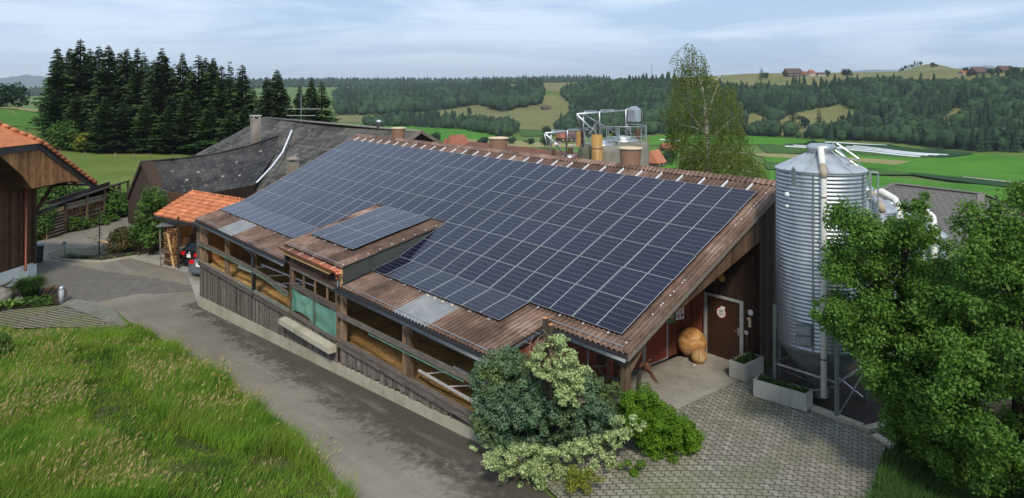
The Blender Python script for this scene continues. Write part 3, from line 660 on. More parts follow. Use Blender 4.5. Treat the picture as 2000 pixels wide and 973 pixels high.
def forest(name, polys_px, holes_px, spacing, hmin, hmax, conifer_share, urange, drange, label, mat=None, extra=None, floor_v=None):
    cv = [tree_variant_conifer() for _ in range(3)]; bv = [tree_variant_broad(70) for _ in range(4)]
    pts = []
    d = drange[0]
    while d < drange[1]:
        wid = (urange[1]-urange[0])/F_PX*d; n = int(wid/spacing)
        us = urange[0]+(np.arange(n)+rng.random(n))*spacing/d*F_PX
        dd = d+rng.uniform(-0.5, 0.5, n)*spacing
        pts.append(np.stack([us, dd], 1)); d += spacing*0.9
    pts = np.concatenate(pts); x = CAM[0]+FW[0]*pts[:,1]+RT[0]*(pts[:,0]-1000)/F_PX*pts[:,1]; y = CAM[1]+FW[1]*pts[:,1]+RT[1]*(pts[:,0]-1000)/F_PX*pts[:,1]
    z = gz(x, y); v = HORIZON+(CAM[2]-z)/pts[:,1]*F_PX
    m = np.zeros(len(pts), bool)
    for p in polys_px: m |= inpoly(pts[:,0], v, p)
    for p in holes_px: m &= ~inpoly(pts[:,0], v, p)
    x, y, z, us = x[m], y[m], z[m], pts[m,0]; Vs = []; Fs = []; Ts = []; o = 0
    for i in range(len(x)):
        cl = mnoise.noise(Vector((x[i]*0.012, y[i]*0.012, 3.0)))
        con = random.random() < conifer_share+cl*0.9
        V, F, T = random.choice(cv if con else bv); h = random.triangular(hmin*.7, hmax*1.12, (hmin+hmax)/2)*(1.12 if con else 0.88); w = h*random.uniform(0.85, 1.2)*(0.85 if con else 1.05)
        a = random.random()*6.283; ca, sa = math.cos(a), math.sin(a)
        W = np.stack([(V[:,0]*ca-V[:,1]*sa)*w+x[i], (V[:,0]*sa+V[:,1]*ca)*w+y[i], V[:,2]*h+z[i]-h*(0.06 if con else 0.10)], 1)
        Vs.append(W); Fs.append(F+o); o += len(W)
        base = (0.0 if con else 0.30)+0.55*random.random()**2+0.55*max(0, -cl)
        Ts.append(np.clip(T*0.75+base*0.9, 0, 1))
    ob = np_mesh(name, np.concatenate(Vs), np.concatenate(Fs), mat or L_FOREST, np.concatenate(Ts))
    tag(ob, label, None, None, 'stuff'); print(name, len(x)); return ob
WOOD_C = [[(655,224),(700,226),(800,222),(880,213),(935,205),(985,219),(1055,204),(1062,178),(1000,174),(655,186)]]
forest('wood', WOOD_C, [[(985,178),(1003,170),(1030,176),(1000,188)]], 10, 16, 26, 0.35, (640,1100), (900,1900), 'dark mixed wood along the low hill beyond the valley')
forest('hedgerow_wood', [[(705,243),(760,233),(850,236),(940,242),(1000,246),(1012,262),(985,270),(900,253),(800,248),(720,249)]], [], 8, 10, 17, 0.15, (690,1030), (600,1000), 'band of dark bushy trees along the near edge of the meadows')
HILL = [[(1085,262),(1118,230),(1116,205),(1108,195),(1095,188),(1110,178),(1150,172),(1230,166),(1320,164),(1345,180),(1400,176),(1450,178),(1520,180),(1560,174),(1600,178),(1640,172),(1690,166),(1760,168),(1800,172),(1860,171),(1900,174),(1960,162),(2150,142),(2150,325),(1990,304),(1880,294),(1750,281),(1640,275),(1500,267),(1300,262),(1180,268)]]
HOLES = [[(1500,262),(1515,242),(1540,225),(1590,214),(1640,205),(1674,220),(1670,240),(1645,264),(1560,269)],[(1448,230),(1470,221),(1501,230),(1502,259),(1458,262)],[(1830,263),(1836,236),(1858,213),(1890,210),(1882,240),(1862,267)],[(1700,270),(1725,231),(1740,252),(1730,272)],[(1180,272),(1185,262),(1200,262),(1200,272)]]
forest('hillside_wood', HILL, HOLES, 7.6, 10.5, 19, 0.42, (1060,2160), (455,1350), 'dark mixed wood covering the hillside right of the valley')
forest('ridge_wood', [[(430,190),(430,150),(1180,150),(1180,175),(900,178),(700,190)]], [], 26, 18, 30, 0.6, (430,1200), (2300,3400), 'bluish wood on the far ridge behind the valley')
forest('ridge_wood', [[(-400,260),(-400,150),(420,150),(420,260)]], [], 30, 16, 26, 0.4, (-350,420), (2000,3000), 'hazy wood below the distant mountain at the left')
# ---------------------------------------------------------------- the barn
TS = math.tan(R(25.36)); TL = math.tan(R(14.5)); TD = math.tan(R(12.3))
def z_main(y): return 5.12+TS*y
def z_lean(y): return z_main(-6.164)+TL*(y+6.164)
def z_dorm(y): return 3.21+TD*(y+4.2)
PITCH = 0.177
def corr(mb, x0, x1, path, amp=0.029, step=0.0, xf=None, thick=True):
    """corrugated sheets running along a (y, z) path; xf(y) may move the left edge"""
    nx = int((x1-x0)/PITCH*6)+1; xs = np.linspace(x0, x1, nx+1); rows = []
    for (y0, z0), (y1, z1), lift in path:
        rows.append((y0, z0+lift)); rows.append((y1, z1))
    V = []; o = len(mb.v); nr = len(rows)
    for y, z in rows:
        for x in xs:
            if xf is not None: x = xf(y)+(x-x0)*(x1-xf(y))/(x1-x0)
            V.append((x, y, z+amp*math.cos(2*math.pi*x/PITCH)))
    F = []; n = nx+1
    mb.v += V
    for r in range(nr-1):
        for i in range(nx):
            mb.f.append((o+r*n+i, o+r*n+i+1, o+(r+1)*n+i+1, o+(r+1)*n+i)); mb.m.append(0)
            random.seed(int(xs[i]/0.885)*131+r*17); mb.t.append(random.random())
def laps(f, y0, y1, n, lift=0.018):
    ys = np.linspace(y0, y1, n+1); out = []
    for i in range(n):                              # from the eave upwards: each upper sheet lies over the lower
        a, b = ys[i], ys[i+1]; out.append(((a, f(a)), (b, f(b)), lift))
    return out
barn = thing('barn', (12, -4, -2.8), 'long open-fronted wooden cattle barn with brown corrugated roof under the solar panels', 'barn')
mb = MB(); corr(mb, -0.35, 26.62, laps(z_main, -6.164, 0.72, 6)); roof = part(mb, 'roof', ROOF_CORR, barn, True)
mb = MB(); corr(mb, 23.85, 26.62, laps(z_main, -6.52, -6.165, 1)); part(mb, 'roof', ROOF_CORR, barn, True)
mb = MB(); corr(mb, -0.35, 23.85, laps(z_lean, -8.42, -6.165, 2)); part(mb, 'roof', ROOF_CORR, barn, True)
mb = MB(); corr(mb, -0.35, 26.62, laps(lambda y: 5.12+TS*0.72-TS*(y-0.72), 0.74, 6.2, 4)); part(mb, 'roof', ROOF_CORR, barn, True)
mb = MB(); corr(mb, 10.42, 15.66, laps(z_dorm, -8.46, -4.10, 3), xf=lambda y: 10.45+0.42*(-y-4.1)/4.3)
dormer_roof = part(mb, 'dormer_roof', ROOF_CORR, barn, True)
# underside boards
mb = MB(); random.seed(3)
mb.prism([(-0.3,-6.1,z_main(-6.1)-.06),(-0.3,.7,z_main(.7)-.06),(-0.3,6.1,5.12+TS*.72-TS*5.4-.06),(-0.3,6.1,5.12+TS*.72-TS*5.4-.11),(-0.3,.7,z_main(.7)-.12),(-0.3,-6.1,z_main(-6.1)-.11)], (26.85,0,0))
mb.prism([(-0.3,-8.38,z_lean(-8.38)-.045),(-0.3,-6.1,z_main(-6.1)-.065),(-0.3,-6.1,z_main(-6.1)-.10),(-0.3,-8.38,z_lean(-8.38)-.09)], (24.1,0,0))
mb.prism([(23.9,-6.48,z_main(-6.48)-.05),(23.9,-6.1,z_main(-6.1)-.05),(23.9,-6.1,z_main(-6.1)-.10),(23.9,-6.48,z_main(-6.48)-.10)], (2.65,0,0))
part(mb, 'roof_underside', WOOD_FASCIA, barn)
mb = MB()                                           # ridge caps, each a little raised over the next
x = -0.36
while x < 26.6:
    x1 = min(x+1.13, 26.66); zr = z_main(.72)+0.028; w = 0.20; h = w*TS
    for s_ in (1,):
        V = []
        for xx, dz in ((x, .018), (x1, 0)):
            V += [(xx, .72-w, zr-h+dz), (xx, .72-.09, zr-.035+dz), (xx, .72, zr+.035+dz), (xx, .72+.09, zr-.035+dz), (xx, .72+w, zr-h+dz)]
        mb.add(V, [(j, j+1, j+6, j+5) for j in range(4)]+[(4,3,2,1,0)])
    x = x1
part(mb, 'ridge_cap', ROOF_CORR, barn)
mb = MB()                                           # verge caps and barge board at the near gable
for y0, y1 in zip(np.linspace(-6.5, .5, 6), np.linspace(-5.1, 1.9, 6)):
    y1 = min(y1, .70)
    a, b = (26.56, y0, z_main(y0)+.03), (26.56, y1, z_main(y1)+.015); mb.tube([a, b], [.085, .085], 10)
part(mb, 'verge_cap', ROOF_CORR, barn, True)
mb = MB(); mb.prism([(26.60,-6.5,z_main(-6.5)-.03),(26.60,.72,z_main(.72)-.03),(26.60,.72,z_main(.72)-.17),(26.60,-6.5,z_main(-6.5)-.17)], (0.035,0,0))
mb.prism([(26.60,.72,z_main(.72)-.03),(26.60,6.2,z_main(.72)-TS*5.48-.03),(26.60,6.2,z_main(.72)-TS*5.48-.17),(26.60,.72,z_main(.72)-.17)], (0.035,0,0))
part(mb, 'barge_board', WOOD_RAIL, barn)
# gable boards over the entrance niche and the dark gable wall beyond it
def fascia_low(y): return 3.75+(y+0.7)*(3.75-2.0)/5.5
mb = MB(); y = -6.2
while y < -0.42:
    y1 = min(y+random.uniform(.11,.17), -0.42); zt0, zt1 = z_main(y)-.12, z_main(y1)-.12; l0, l1 = fascia_low(y), fascia_low(y1)
    if zt0 > l0+.02:
        xx = 26.42+random.uniform(-.006,.006); mb.prism([(xx,y+.004,l0),(xx,y1-.004,l1),(xx,y1-.004,zt1),(xx,y+.004,zt0)], (.03,0,0))
    y = y1
part(mb, 'gable_boards', WOOD_FASCIA, barn)
mb = MB(); y = -0.42
while y < 6.0:
    y1 = min(y+random.uniform(.14,.2), 6.0); f = lambda q: (z_main(q) if q < .72 else z_main(.72)-TS*(q-.72))-.12
    xx = 26.42+random.uniform(-.006,.006); mb.prism([(xx,y+.004,.12),(xx,y1-.004,.12),(xx,y1-.004,f(y1)),(xx,y+.004,f(y))], (.03,0,0)); y = y1
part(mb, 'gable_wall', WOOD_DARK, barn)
def boards_y(mb, xw, y0, y1, zb, zt, sgn=1, w=(.12,.18)):  # vertical boards on a plane of constant x
    y = y0
    while y < y1:
        yy = min(y+random.uniform(*w), y1); xx = xw+random.uniform(-.004,.004); mb.box(xx, y+.003, zb, xx-.03*sgn, yy-.003, zt if not callable(zt) else zt(y)); y = yy
def boards_x(mb, yw, x0, x1, zb, zt, w=(.12,.18), gap=.003, jag=0.0, depth=.03):
    x = x0
    while x < x1:
        xx = min(x+random.uniform(*w), x1); yy = yw+random.uniform(-.006,.006)
        zb0 = zb(x) if callable(zb) else zb; zt0 = zt(x) if callable(zt) else zt
        if jag: zb0 += random.uniform(0, jag)
        if zt0-zb0 > .02: mb.box(x+gap, yy, zb0, xx-gap, yy+depth, zt0)
        x = xx
mb = MB(); boards_y(mb, 24.0, -6.35, -0.36, 0.0, lambda y: z_main(y)-.14); part(mb, 'niche_side_wall', WOOD_RED, barn)
mb = MB(); boards_x(mb, -0.33, 24.0, 26.42, 0.0, 4.7); part(mb, 'niche_back_wall', WOOD_DARK, barn)
mb = MB(); mb.box(24.01,-0.36,0.0,24.50,-0.345,2.6); part(mb, 'red_board_strip', WOOD_RED, barn)
# dark entrance door
t = bpy.data.objects.new('door', None)
mb = MB(); mb.box(24.62,-0.40,.02,25.79,-0.385,1.86); door = part(mb, 'entrance_door', DOOR_BROWN, barn); door['label'] = 'dark brown door with round notice'
mb = MB(); mb.box(24.52,-0.44,0,24.62,-0.37,1.93); mb.box(25.79,-0.44,0,25.88,-0.37,1.93); mb.box(24.62,-0.44,1.86,25.79,-0.37,1.93); part(mb, 'frame', FRAME_GREY, door)
mb = MB(); mb.box(25.70,-0.41,.88,25.75,-0.40,1.10); mb.tube([(25.725,-.41,1.0),(25.725,-.46,1.0),(25.62,-.46,1.0)], .012, 6); part(mb, 'handle', GALV, door)
# oxblood doors in the side wall
for y0, y1 in ((-3.83,-2.80),(-2.72,-1.66),(-6.2,-5.2)):
    mb = MB(); mb.box(24.015, y0+.03, .03, 24.035, y1-.03, 1.95); d = part(mb, 'side_door', DOOR_RED, barn)
    mb = MB(); mb.box(24.0, y0-.04, 0, 24.05, y0+.03, 2.02); mb.box(24.0, y1-.03, 0, 24.05, y1+.04, 2.02); mb.box(24.0, y0+.03, 1.95, 24.05, y1-.03, 2.02); mb.box(24.0, y0+.03, 0, 24.05, y1-.03, .03); part(mb, 'frame', FRAME_GREY, d)
mb = MB(); mb.box(26.18,-6.28,-.5,26.36,-6.10,2.05); mb.beam((26.27,-6.19,1.35),(26.27,-5.5,2.02),.12,.12); part(mb, 'corner_post', WOOD_POST, barn)
mb = MB(); mb.beam((23.9,-6.19,2.02),(26.4,-6.19,2.02),.14,.16); mb.beam((26.27,-6.3,2.02-.0),(26.27,-.5,4.55),.12,.14); part(mb, 'eave_beam', WOOD_DARK, barn)
# plinth that steps down with the lane
def zpl(x): return -2.24+(x)*((-0.56+2.24)/22.96)
mb = MB()
for i in range(12):
    x0, x1 = i*2.0, min(i*2.0+1.992, 23.9); y0, y1 = -8.30, -8.10
    mb.hexa([(x0,y0,-3.6),(x1,y0,-3.6),(x1,y1,-3.6),(x0,y1,-3.6),(x0,y0,zpl(x0)),(x1,y0,zpl(x1)),(x1,y1,zpl(x1)),(x0,y1,zpl(x0))])
mb.box(23.7,-8.10,-3.0,23.9,-6.3,-.45); mb.box(0,-8.1,-3.6,.2,-3.5,-.6)
part(mb, 'plinth', CONCRETE, barn)
zlow = lambda x: -0.50+0.0108*x
mb = MB()
for a, b in ((0.0,1.55),(1.68,5.15),(5.30,15.15),(15.35,21.9)):
    boards_x(mb, -8.285, a, b, lambda x: zpl(x)-.05, lambda x: zlow(x)-.10, (.10,.16), .004, .0 if b < 15.3 else .18, .025)
cl = part(mb, 'cladding', WOOD_GREY, barn)
mb = MB(); mb.box(15.12,-8.22,-1.2,15.42,-8.18,-.5); mb.box(1.5,-8.25,-2.2,1.75,-8.2,-.6); mb.box(5.1,-8.25,-1.9,5.35,-8.2,-.6); part(mb, 'cladding_gap', WOOD_DARK, barn)
# low beam pair and upper rail
for a, b in ((-.05,11.1),(15.3,23.6)):
    mb = MB(); mb.beam((a,-8.33,zlow(a)-.06),(b,-8.33,zlow(b)-.06),.07,.20); part(mb, 'low_beam', WOOD_RAIL, barn)
    mb = MB(); mb.beam((a,-8.30,zlow(a)+.075),(b,-8.30,zlow(b)+.075),.18,.05); part(mb, 'top_board', WOOD_RAIL, barn)
def bent(mb, pts, w, h):
    for i in range(len(pts)-1): mb.beam(pts[i], pts[i+1], w, h, tint=.4)
mb = MB(); xs = np.linspace(-.1, 11.1, 24); bent(mb, [(x,-8.36,.49+.10*math.sin(max(0,(x-.5))/11*3.1)-.13*sstep(8.6,11.1,x)) for x in xs], .05, .17); part(mb, 'upper_rail', WOOD_RAIL, barn)
mb = MB(); mb.beam((15.3,-8.36,.62),(23.6,-8.36,.77),.05,.17); part(mb, 'upper_rail', WOOD_RAIL, barn)
mb = MB(); bent(mb, [(x,-8.395,.40+.10*math.sin(max(0,(x-.5))/11*3.1)-.13*sstep(8.6,11.1,x)) for x in xs], .012, .03); part(mb, 'net_hem', GREEN_NET, barn)
mb = MB(); mb.beam((17.5,-8.395,.53),(22.6,-8.395,.63),.012,.03); part(mb, 'net_hem', GREEN_NET, barn)
mb = MB(); bent(mb, [(x,-8.345,zlow(x)+.115+.02*math.sin(x*2)) for x in np.linspace(6,11,12)], .03,.02); part(mb, 'net_hem', GREEN_NET, barn)
posts = [(.12,.20),(.75,.18),(3.85,.22),(7.2,.20),(11.22,.20),(15.10,.10),(15.45,.20),(19.42,.10),(19.66,.18),(23.55,.20)]
for x, w in posts:
    top = z_lean(-8.2)-.06 if not (11.0 < x < 15.2) else 1.95
    mb = MB(); mb.box(x-w/2,-8.32+.03,zlow(x)-.05,x+w/2,-8.13,top); part(mb, 'post', WOOD_POST, barn)
mb = MB(); mb.beam((-.3,-8.2,z_lean(-8.2)-.12),(10.9,-8.2,z_lean(-8.2)-.12),.14,.12); mb.beam((15.5,-8.2,z_lean(-8.2)-.12),(23.85,-8.2,z_lean(-8.2)-.12),.14,.12); part(mb, 'eave_beam', WOOD_DARK, barn)
mb = MB(); mb.box(-.47,-8.30,-.55,-.38,-8.1,1.55); part(mb, 'post', WOOD_RAIL, barn)
# pen inside: straw bed, end wall, back wall
mb = MB(); nx, ny = 120, 26
V = [(.2+23.6*i/nx, -8.1+5.2*j/ny, -.62+.10*mnoise.noise(Vector((i*.25, j*.4, 0)))+.16*mnoise.noise(Vector((i*.06, j*.12, 4)))) for j in range(ny+1) for i in range(nx+1)]
mb.add(V, [(j*(nx+1)+i, j*(nx+1)+i+1, (j+1)*(nx+1)+i+1, (j+1)*(nx+1)+i) for j in range(ny) for i in range(nx)])
tag(mb.build('straw_bed', STRAW, None, True), 'golden brown straw litter covering the floor of the open pen', kind='stuff')
mb = MB(); boards_y(mb, .30, -8.1, -2.9, -.7, lambda y: z_lean(y)-.12 if y < -6.16 else z_main(y)-.14, 1, (.6,1.2)); part(mb, 'end_wall', WOOD_ORANGE, barn)
mb = MB(); boards_x(mb, -2.9, .2, 23.9, -.7, z_main(-2.9)-.15, (.15,.25)); part(mb, 'inner_wall', WOOD_FASCIA, barn); mb = MB(); boards_y(mb, 23.88, -8.1, -6.36, -.6, lambda y: z_lean(y)-.12, 1); part(mb, 'inner_wall', WOOD_RED, barn)
mb = MB(); mb.box(.2,-3.0,-.7,23.9,-2.93,.05); 

part(mb, 'inner_kerb', CONC_FLOOR, barn)
# back and far-end walls
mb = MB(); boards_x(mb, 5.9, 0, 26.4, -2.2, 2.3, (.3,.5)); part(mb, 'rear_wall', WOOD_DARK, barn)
mb = MB(); boards_y(mb, 0.0, -8.1, 6.0, -2.9, lambda y: (z_lean(y) if y < -6.16 else z_main(y) if y < .72 else z_main(.72)-TS*(y-.72))-.15, -1, (.2,.3)); part(mb, 'far_gable_wall', WOOD_GREY, barn)
# dormer front
mb = MB(); mb.beam((11.3,-8.30,.78),(15.1,-8.30,.76),.10,.20); mb.beam((11.3,-8.30,1.46),(15.1,-8.30,1.42),.06,.14); mb.beam((11.2,-8.22,2.0),(15.2,-8.22,2.0),.12,.12)
mb.beam((11.3,-8.30,-.33),(15.1,-8.30,-.33),.10,.12)
part(mb, 'dormer_rail', WOOD_RAIL, barn)
for x in (11.36,12.36,13.33,14.32,15.02):
    mb = MB(); mb.box(x-.035,-8.29,.86,x+.035,-8.24,1.96); part(mb, 'dormer_mullion', WOOD_POST, barn)
mb = MB(); mb.box(13.36,-8.335,-.35,13.42,-8.30,.70); part(mb, 'net_batten', WOOD_RAIL, barn)
mb = MB(); nx, nz = 30, 12                          # green net, sagging between its nails
V = [(11.34+3.72*i/nx, -8.285+.05*mnoise.noise(Vector((i*.3, j*.2, 0)))-.03*abs(math.sin(i*math.pi/15)), (-.27+.20*abs(math.sin(math.pi*i/15))*(0 if i > 15 else .9))*(1-j/nz)+(.68-.10*abs(math.sin(math.pi*i/15)))*(j/nz)) for j in range(nz+1) for i in range(nx+1)]
mb.add(V, [(j*(nx+1)+i, j*(nx+1)+i+1, (j+1)*(nx+1)+i+1, (j+1)*(nx+1)+i) for j in range(nz) for i in range(nx)])
part(mb, 'wind_net', GREEN_NET, barn, True)
mb = MB(); mb.hexa([(10.85,-8.62,-.80),(15.15,-8.62,-.74),(15.15,-8.33,-.74),(10.85,-8.33,-.80),(10.85,-8.62,-.61),(15.15,-8.62,-.55),(15.15,-8.33,-.50),(10.85,-8.33,-.56)]); part(mb, 'concrete_sill', CONCRETE, barn)
mb = MB(); mb.prism([(15.55,-8.30,z_dorm(-8.30)-.04),(15.55,-4.15,z_dorm(-4.15)-.04),(15.55,-4.15,z_main(-4.15)),(15.55,-6.164,z_main(-6.164)),(15.55,-8.30,z_lean(-8.30))], (.03,0,0)); part(mb, 'dormer_cheek', DARK_SHEET, barn); mb = MB()
mb.prism([(10.92,-8.30,z_dorm(-8.30)-.04),(10.92,-4.15,z_dorm(-4.15)-.04),(10.92,-4.15,z_main(-4.15)),(10.92,-6.164,z_main(-6.164)),(10.92,-8.30,z_lean(-8.30))], (.03,0,0))
part(mb, 'dormer_cheek', DARK_SHEET, barn)
mb = MB(); mb.beam((15.62,-8.36,z_lean(-8.36)+.045),(15.62,-6.17,z_lean(-6.17)+.05),.14,.02); mb.beam((15.62,-6.16,z_main(-6.16)+.05),(15.62,-4.2,z_main(-4.2)+.05),.14,.02); part(mb, 'flashing', ZINC, barn)
mb = MB(); mb.box(15.42,-8.36,1.5,15.56,-8.28,2.28); part(mb, 'post', WOOD_NEW, barn)
def gutter(name, mat, x0, x1, y, z, r, root=barn):
    mb = MB(); n = 8; V = []
    for x in (x0, x1):
        for k in range(n+1):
            a = math.pi+math.pi*k/n; V.append((x, y+r*math.cos(a), z+r*math.sin(a)))
        for k in range(n, -1, -1):
            a = math.pi+math.pi*k/n; V.append((x, y+(r-.006)*math.cos(a), z+(r-.006)*math.sin(a)))
    m = 2*(n+1); mb.add(V, [(i, i+1, m+i+1, m+i) for i in range(m-1)]+[(m-1, 0, m, 2*m-1), tuple(range(m-1,-1,-1)), tuple(range(m, 2*m))])
    mb.tube([(x0,y-r,z),(x1,y-r,z)], .012, 6)
    return part(mb, name, mat, root, True)
gutter('gutter', ZINC, -.5, 11.0, -8.53, z_lean(-8.45)-.11, .075); gutter('gutter', ZINC, 15.2, 23.95, -8.53, z_lean(-8.45)-.11, .075)
for x0_, x1_, y_, zf_ in ((-.33,10.9,-8.415,z_lean),(15.65,23.85,-8.415,z_lean),(23.87,26.6,-6.515,z_main),(11.0,15.6,-8.455,z_dorm)):
    mb = MB(); mb.box(x0_, y_, zf_(y_)-.13, x1_, y_+.02, zf_(y_)-.032); part(mb, 'eave_shade_strip', INK, barn)  # dark strip standing in for shade in the open corrugation ends
gutter('gutter', ZINC, 23.7, 26.6, -6.62, z_main(-6.52)-.11, .075)
cg = gutter('copper_gutter', COPPER, 11.08, 15.85, -8.60, 2.24, .125)
mb = MB()
for x in (11.9,12.8,13.7,14.6,15.4): mb.tube([(x,-8.48,2.27),(x,-8.58,2.25),(x,-8.69,2.24)], .012, 5)
part(mb, 'gutter_bracket', VENT_RIM, cg)
mb = MB(); mb.tube([(15.70,-8.58,2.16),(15.66,-8.56,1.98)], [.09,.05], 10); mb.tube([(15.66,-8.56,1.98),(15.62,-8.52,1.9)], .05, 10); part(mb, 'outlet', COPPER, cg, True)
mb = MB(); mb.tube([(15.60,-8.50,1.92),(15.60,-8.50,1.66),(15.66,-8.54,1.58)], .05, 10); part(mb, 'downpipe', ZINC, barn, True)
mb = MB(); mb.tube([(6.6,-8.53,1.52),(7.0,-8.5,1.42),(7.4,-8.4,1.28),(7.45,-8.35,1.1),(7.45,-8.33,-.6)], .055, 10); part(mb, 'downpipe', ZINC, barn, True)
mb = MB(); mb.tube([(23.95,-8.55,z_lean(-8.5)-.02),(23.95,-6.6,z_main(-6.5)-.05)], .06, 10); part(mb, 'gable_gutter', ZINC, barn, True)
mb = MB(); mb.prism([(11.15,-8.62,2.02),(11.15,-8.36,2.12),(11.15,-8.36,2.09),(11.15,-8.62,1.99)], (4.05,0,0)); part(mb, 'soffit_board', WOOD_NEW, barn)
mb = MB(); mb.box(11.0,-8.44,z_lean(-8.4)+.0,11.12,-8.30,2.3); mb.box(11.1,-8.50,1.62,11.25,-8.35,1.70); part(mb, 'dormer_trim', ZINC, barn)
def snow_rail(x0, x1, y, zf):
    mb = MB(); z = zf(y); d = .075; mb.tube([(x0,y,z+d),(x1,y,z+d)], .010, 6)
    x = x0+.4
    while x < x1: mb.beam((x,y+.12,z+.03),(x,y-.02,z+d),.03,.008); x += .9
    part(mb, 'snow_rail', GALV, barn)
snow_rail(-.3, 10.7, -8.33, z_lean); snow_rail(11.15, 15.55, -8.38, z_dorm); snow_rail(15.75, 23.75, -8.33, z_lean); snow_rail(23.8, 26.4, -6.42, z_main)
for x0, x1, y1 in ((3.2,5.1,-7.25),(19.1,20.8,-7.2)):  # translucent sheets in the lower roof
    mb = MB(); corr(mb, x0, x1, [((-8.43, z_lean(-8.43)+.02),(y1, z_lean(y1)+.02),0.0)]); part(mb, 'skylight_sheet', SKYLIGHT, barn, True)
mb = MB()
for x in (19.3,19.7,20.1,20.6): mb.blob((x, -7.33, z_lean(-7.33)+.05), .04, 1, 0)
for x in (3.5,4.0,4.5,5.0): mb.blob((x, -7.33, z_lean(-7.33)+.05), .035, 1, 0)
part(mb, 'sheet_screw', VENT_RIM, barn)
mb = MB()                                           # screw caps along the verges
mb.blob((0,0,0), .024, 1, 0); sc_ = mb.build('verge_screw', WHITE_METAL, None); sc_me = sc_.data; bpy.data.objects.remove(sc_)
def screw(x, y, z): o = bpy.data.objects.new('verge_screw', sc_me); COL.objects.link(o); o.parent = barn; o.location = (x-12, y+4, z+2.8)
for i in range(22):
    y = random.uniform(-6.3,.3); screw(26.56-random.choice((.0,.18,.18)), y, z_main(y)+.075)
for y in np.linspace(-8.3,-4.5,9): screw(15.6, y, z_dorm(y)+.04)
# fixtures by the entrance
def onwall(name, mb, mats, label, cat, **k): return single(mb, name, mats, label, cat, **k)
mb = MB(); mb.lathe([(.09,0),(.12,.02),(.12,.10),(.08,.13)], (0,0,0), 16, True); o = mb.build('wood_disc', CARVED, None, True); o.rotation_euler = (R(90),0,0); o.location = (25.19,-.40,2.52); tag(o, 'round wooden disc fixed to the dark wall above the brown door', 'wall ornament')
mb = MB(); mb.lathe([(.085,0),(.095,.03),(.06,.05)], (0,0,0), 18, True); o = mb.build('wall_lamp', WHITE_METAL, None, True); o.rotation_euler = (R(90),0,0); o.location = (26.13,-.37,1.66); tag(o, 'small round white wall lamp beside the brown door', 'lamp')
mb = MB(); mb.box(26.06,-.40,1.22,26.14,-.36,1.48); mb.box(26.04,-.42,1.42,26.12,-.36,1.50); single(mb, 'hanging_glove', VENT_RIM, 'small cream coloured object hanging on the wall below the round lamp', 'wall hook item')
mb = MB(); mb.box(25.93,-.385,.97,26.02,-.362,1.07, mi=0); mb.box(25.955,-.389,1.0,25.99,-.386,1.04, mi=1); single(mb, 'light_switch', [WHITE_METAL, INK], 'small square white switch right of the brown door frame', 'switch')
mb = MB(); mb.box(25.97,-.38,.1,26.02,-.365,.95); single(mb, 'cable_board', WOOD_FASCIA, 'narrow brown board on the wall below the white switch', 'board')
# round notice on the door: ring, white disc, lines of lettering
mb = MB()
mb.lathe([(.0,0.004),(.17,.004),(.17,.0)], (0,0,0), 32, mi=1); mb.lathe([(.0,0.006),(.145,.006)], (0,0,0), 32, mi=0)
mb.box(-.01,.13,.0,.13,.20,.006, mi=0)
o = mb.build('door_notice', [PAPER, SIGN_RED, INK], None); o.location = (25.13,-.402,1.42); o.rotation_euler = (R(90),0,0); tag(o, 'round white notice with red ring stuck on the brown door', 'notice')
def txt(body, size, loc, rot, mat, parent, ext=.001):
    cu = bpy.data.curves.new('lettering', 'FONT'); cu.body = body; cu.size = size; cu.align_x = 'CENTER'; cu.align_y = 'CENTER'; cu.extrude = ext
    ob = bpy.data.objects.new('lettering', cu); COL.objects.link(ob); bpy.context.view_layer.update()
    me = bpy.data.meshes.new_from_object(ob.evaluated_get(bpy.context.evaluated_depsgraph_get())); bpy.data.objects.remove(ob)
    me.materials.clear(); me.materials.append(mat); o2 = bpy.data.objects.new('lettering', me); COL.objects.link(o2); o2.parent = parent; o2.location = loc; o2.rotation_euler = rot; return o2
mb = MB()
for yy, w, h in ((.075,.06,.030),(.035,.105,.026),(-.005,.09,.012),(-.03,.10,.012),(-.055,.085,.012),(-.08,.07,.012)):
    x = -w
    while x < w-.01:
        l = random.uniform(.012,.03); mb.box(x, yy-h/2, .0065, min(x+l, w), yy+h/2, .008); x += l+.008
lt = mb.build('lettering', INK, None); lt.parent = o
mb = MB(); mb.quad((24.04,-1.22,1.08),(24.04,-.80,1.04),(24.04,-.80,1.46),(24.04,-1.22,1.46), mi=0)
mb.box(24.041,-1.15,1.15,24.044,-1.05,1.22, mi=1); mb.box(24.041,-.96,1.13,24.044,-.86,1.22, mi=2); mb.box(24.041,-1.08,1.37,24.044,-.94,1.385, mi=1); mb.box(24.041,-1.05,1.27,24.044,-.9,1.275, mi=3); mb.box(24.041,-1.05,1.30,24.044,-.9,1.305, mi=3)
single(mb, 'poster', [PAPER, SIGN_RED, plain('plum emblem', (.20,.03,.12), .6, var=0), INK], 'white paper poster pinned on the red brown wall beside the wooden sculpture', 'poster')
mb = MB(); mb.quad((24.037,-1.60,1.06),(24.037,-1.24,1.02),(24.037,-1.24,1.40),(24.037,-1.60,1.30), mi=0); mb.blob((24.04,-1.42,1.25),(.008,.08,.07),1,.3,mi=1); mb.blob((24.04,-1.36,1.15),(.008,.06,.05),1,.3,mi=2)
single(mb, 'picture_poster', [PIC_GREEN, PAPER, SIGN_RED], 'small green and red picture poster left of the white one', 'poster')

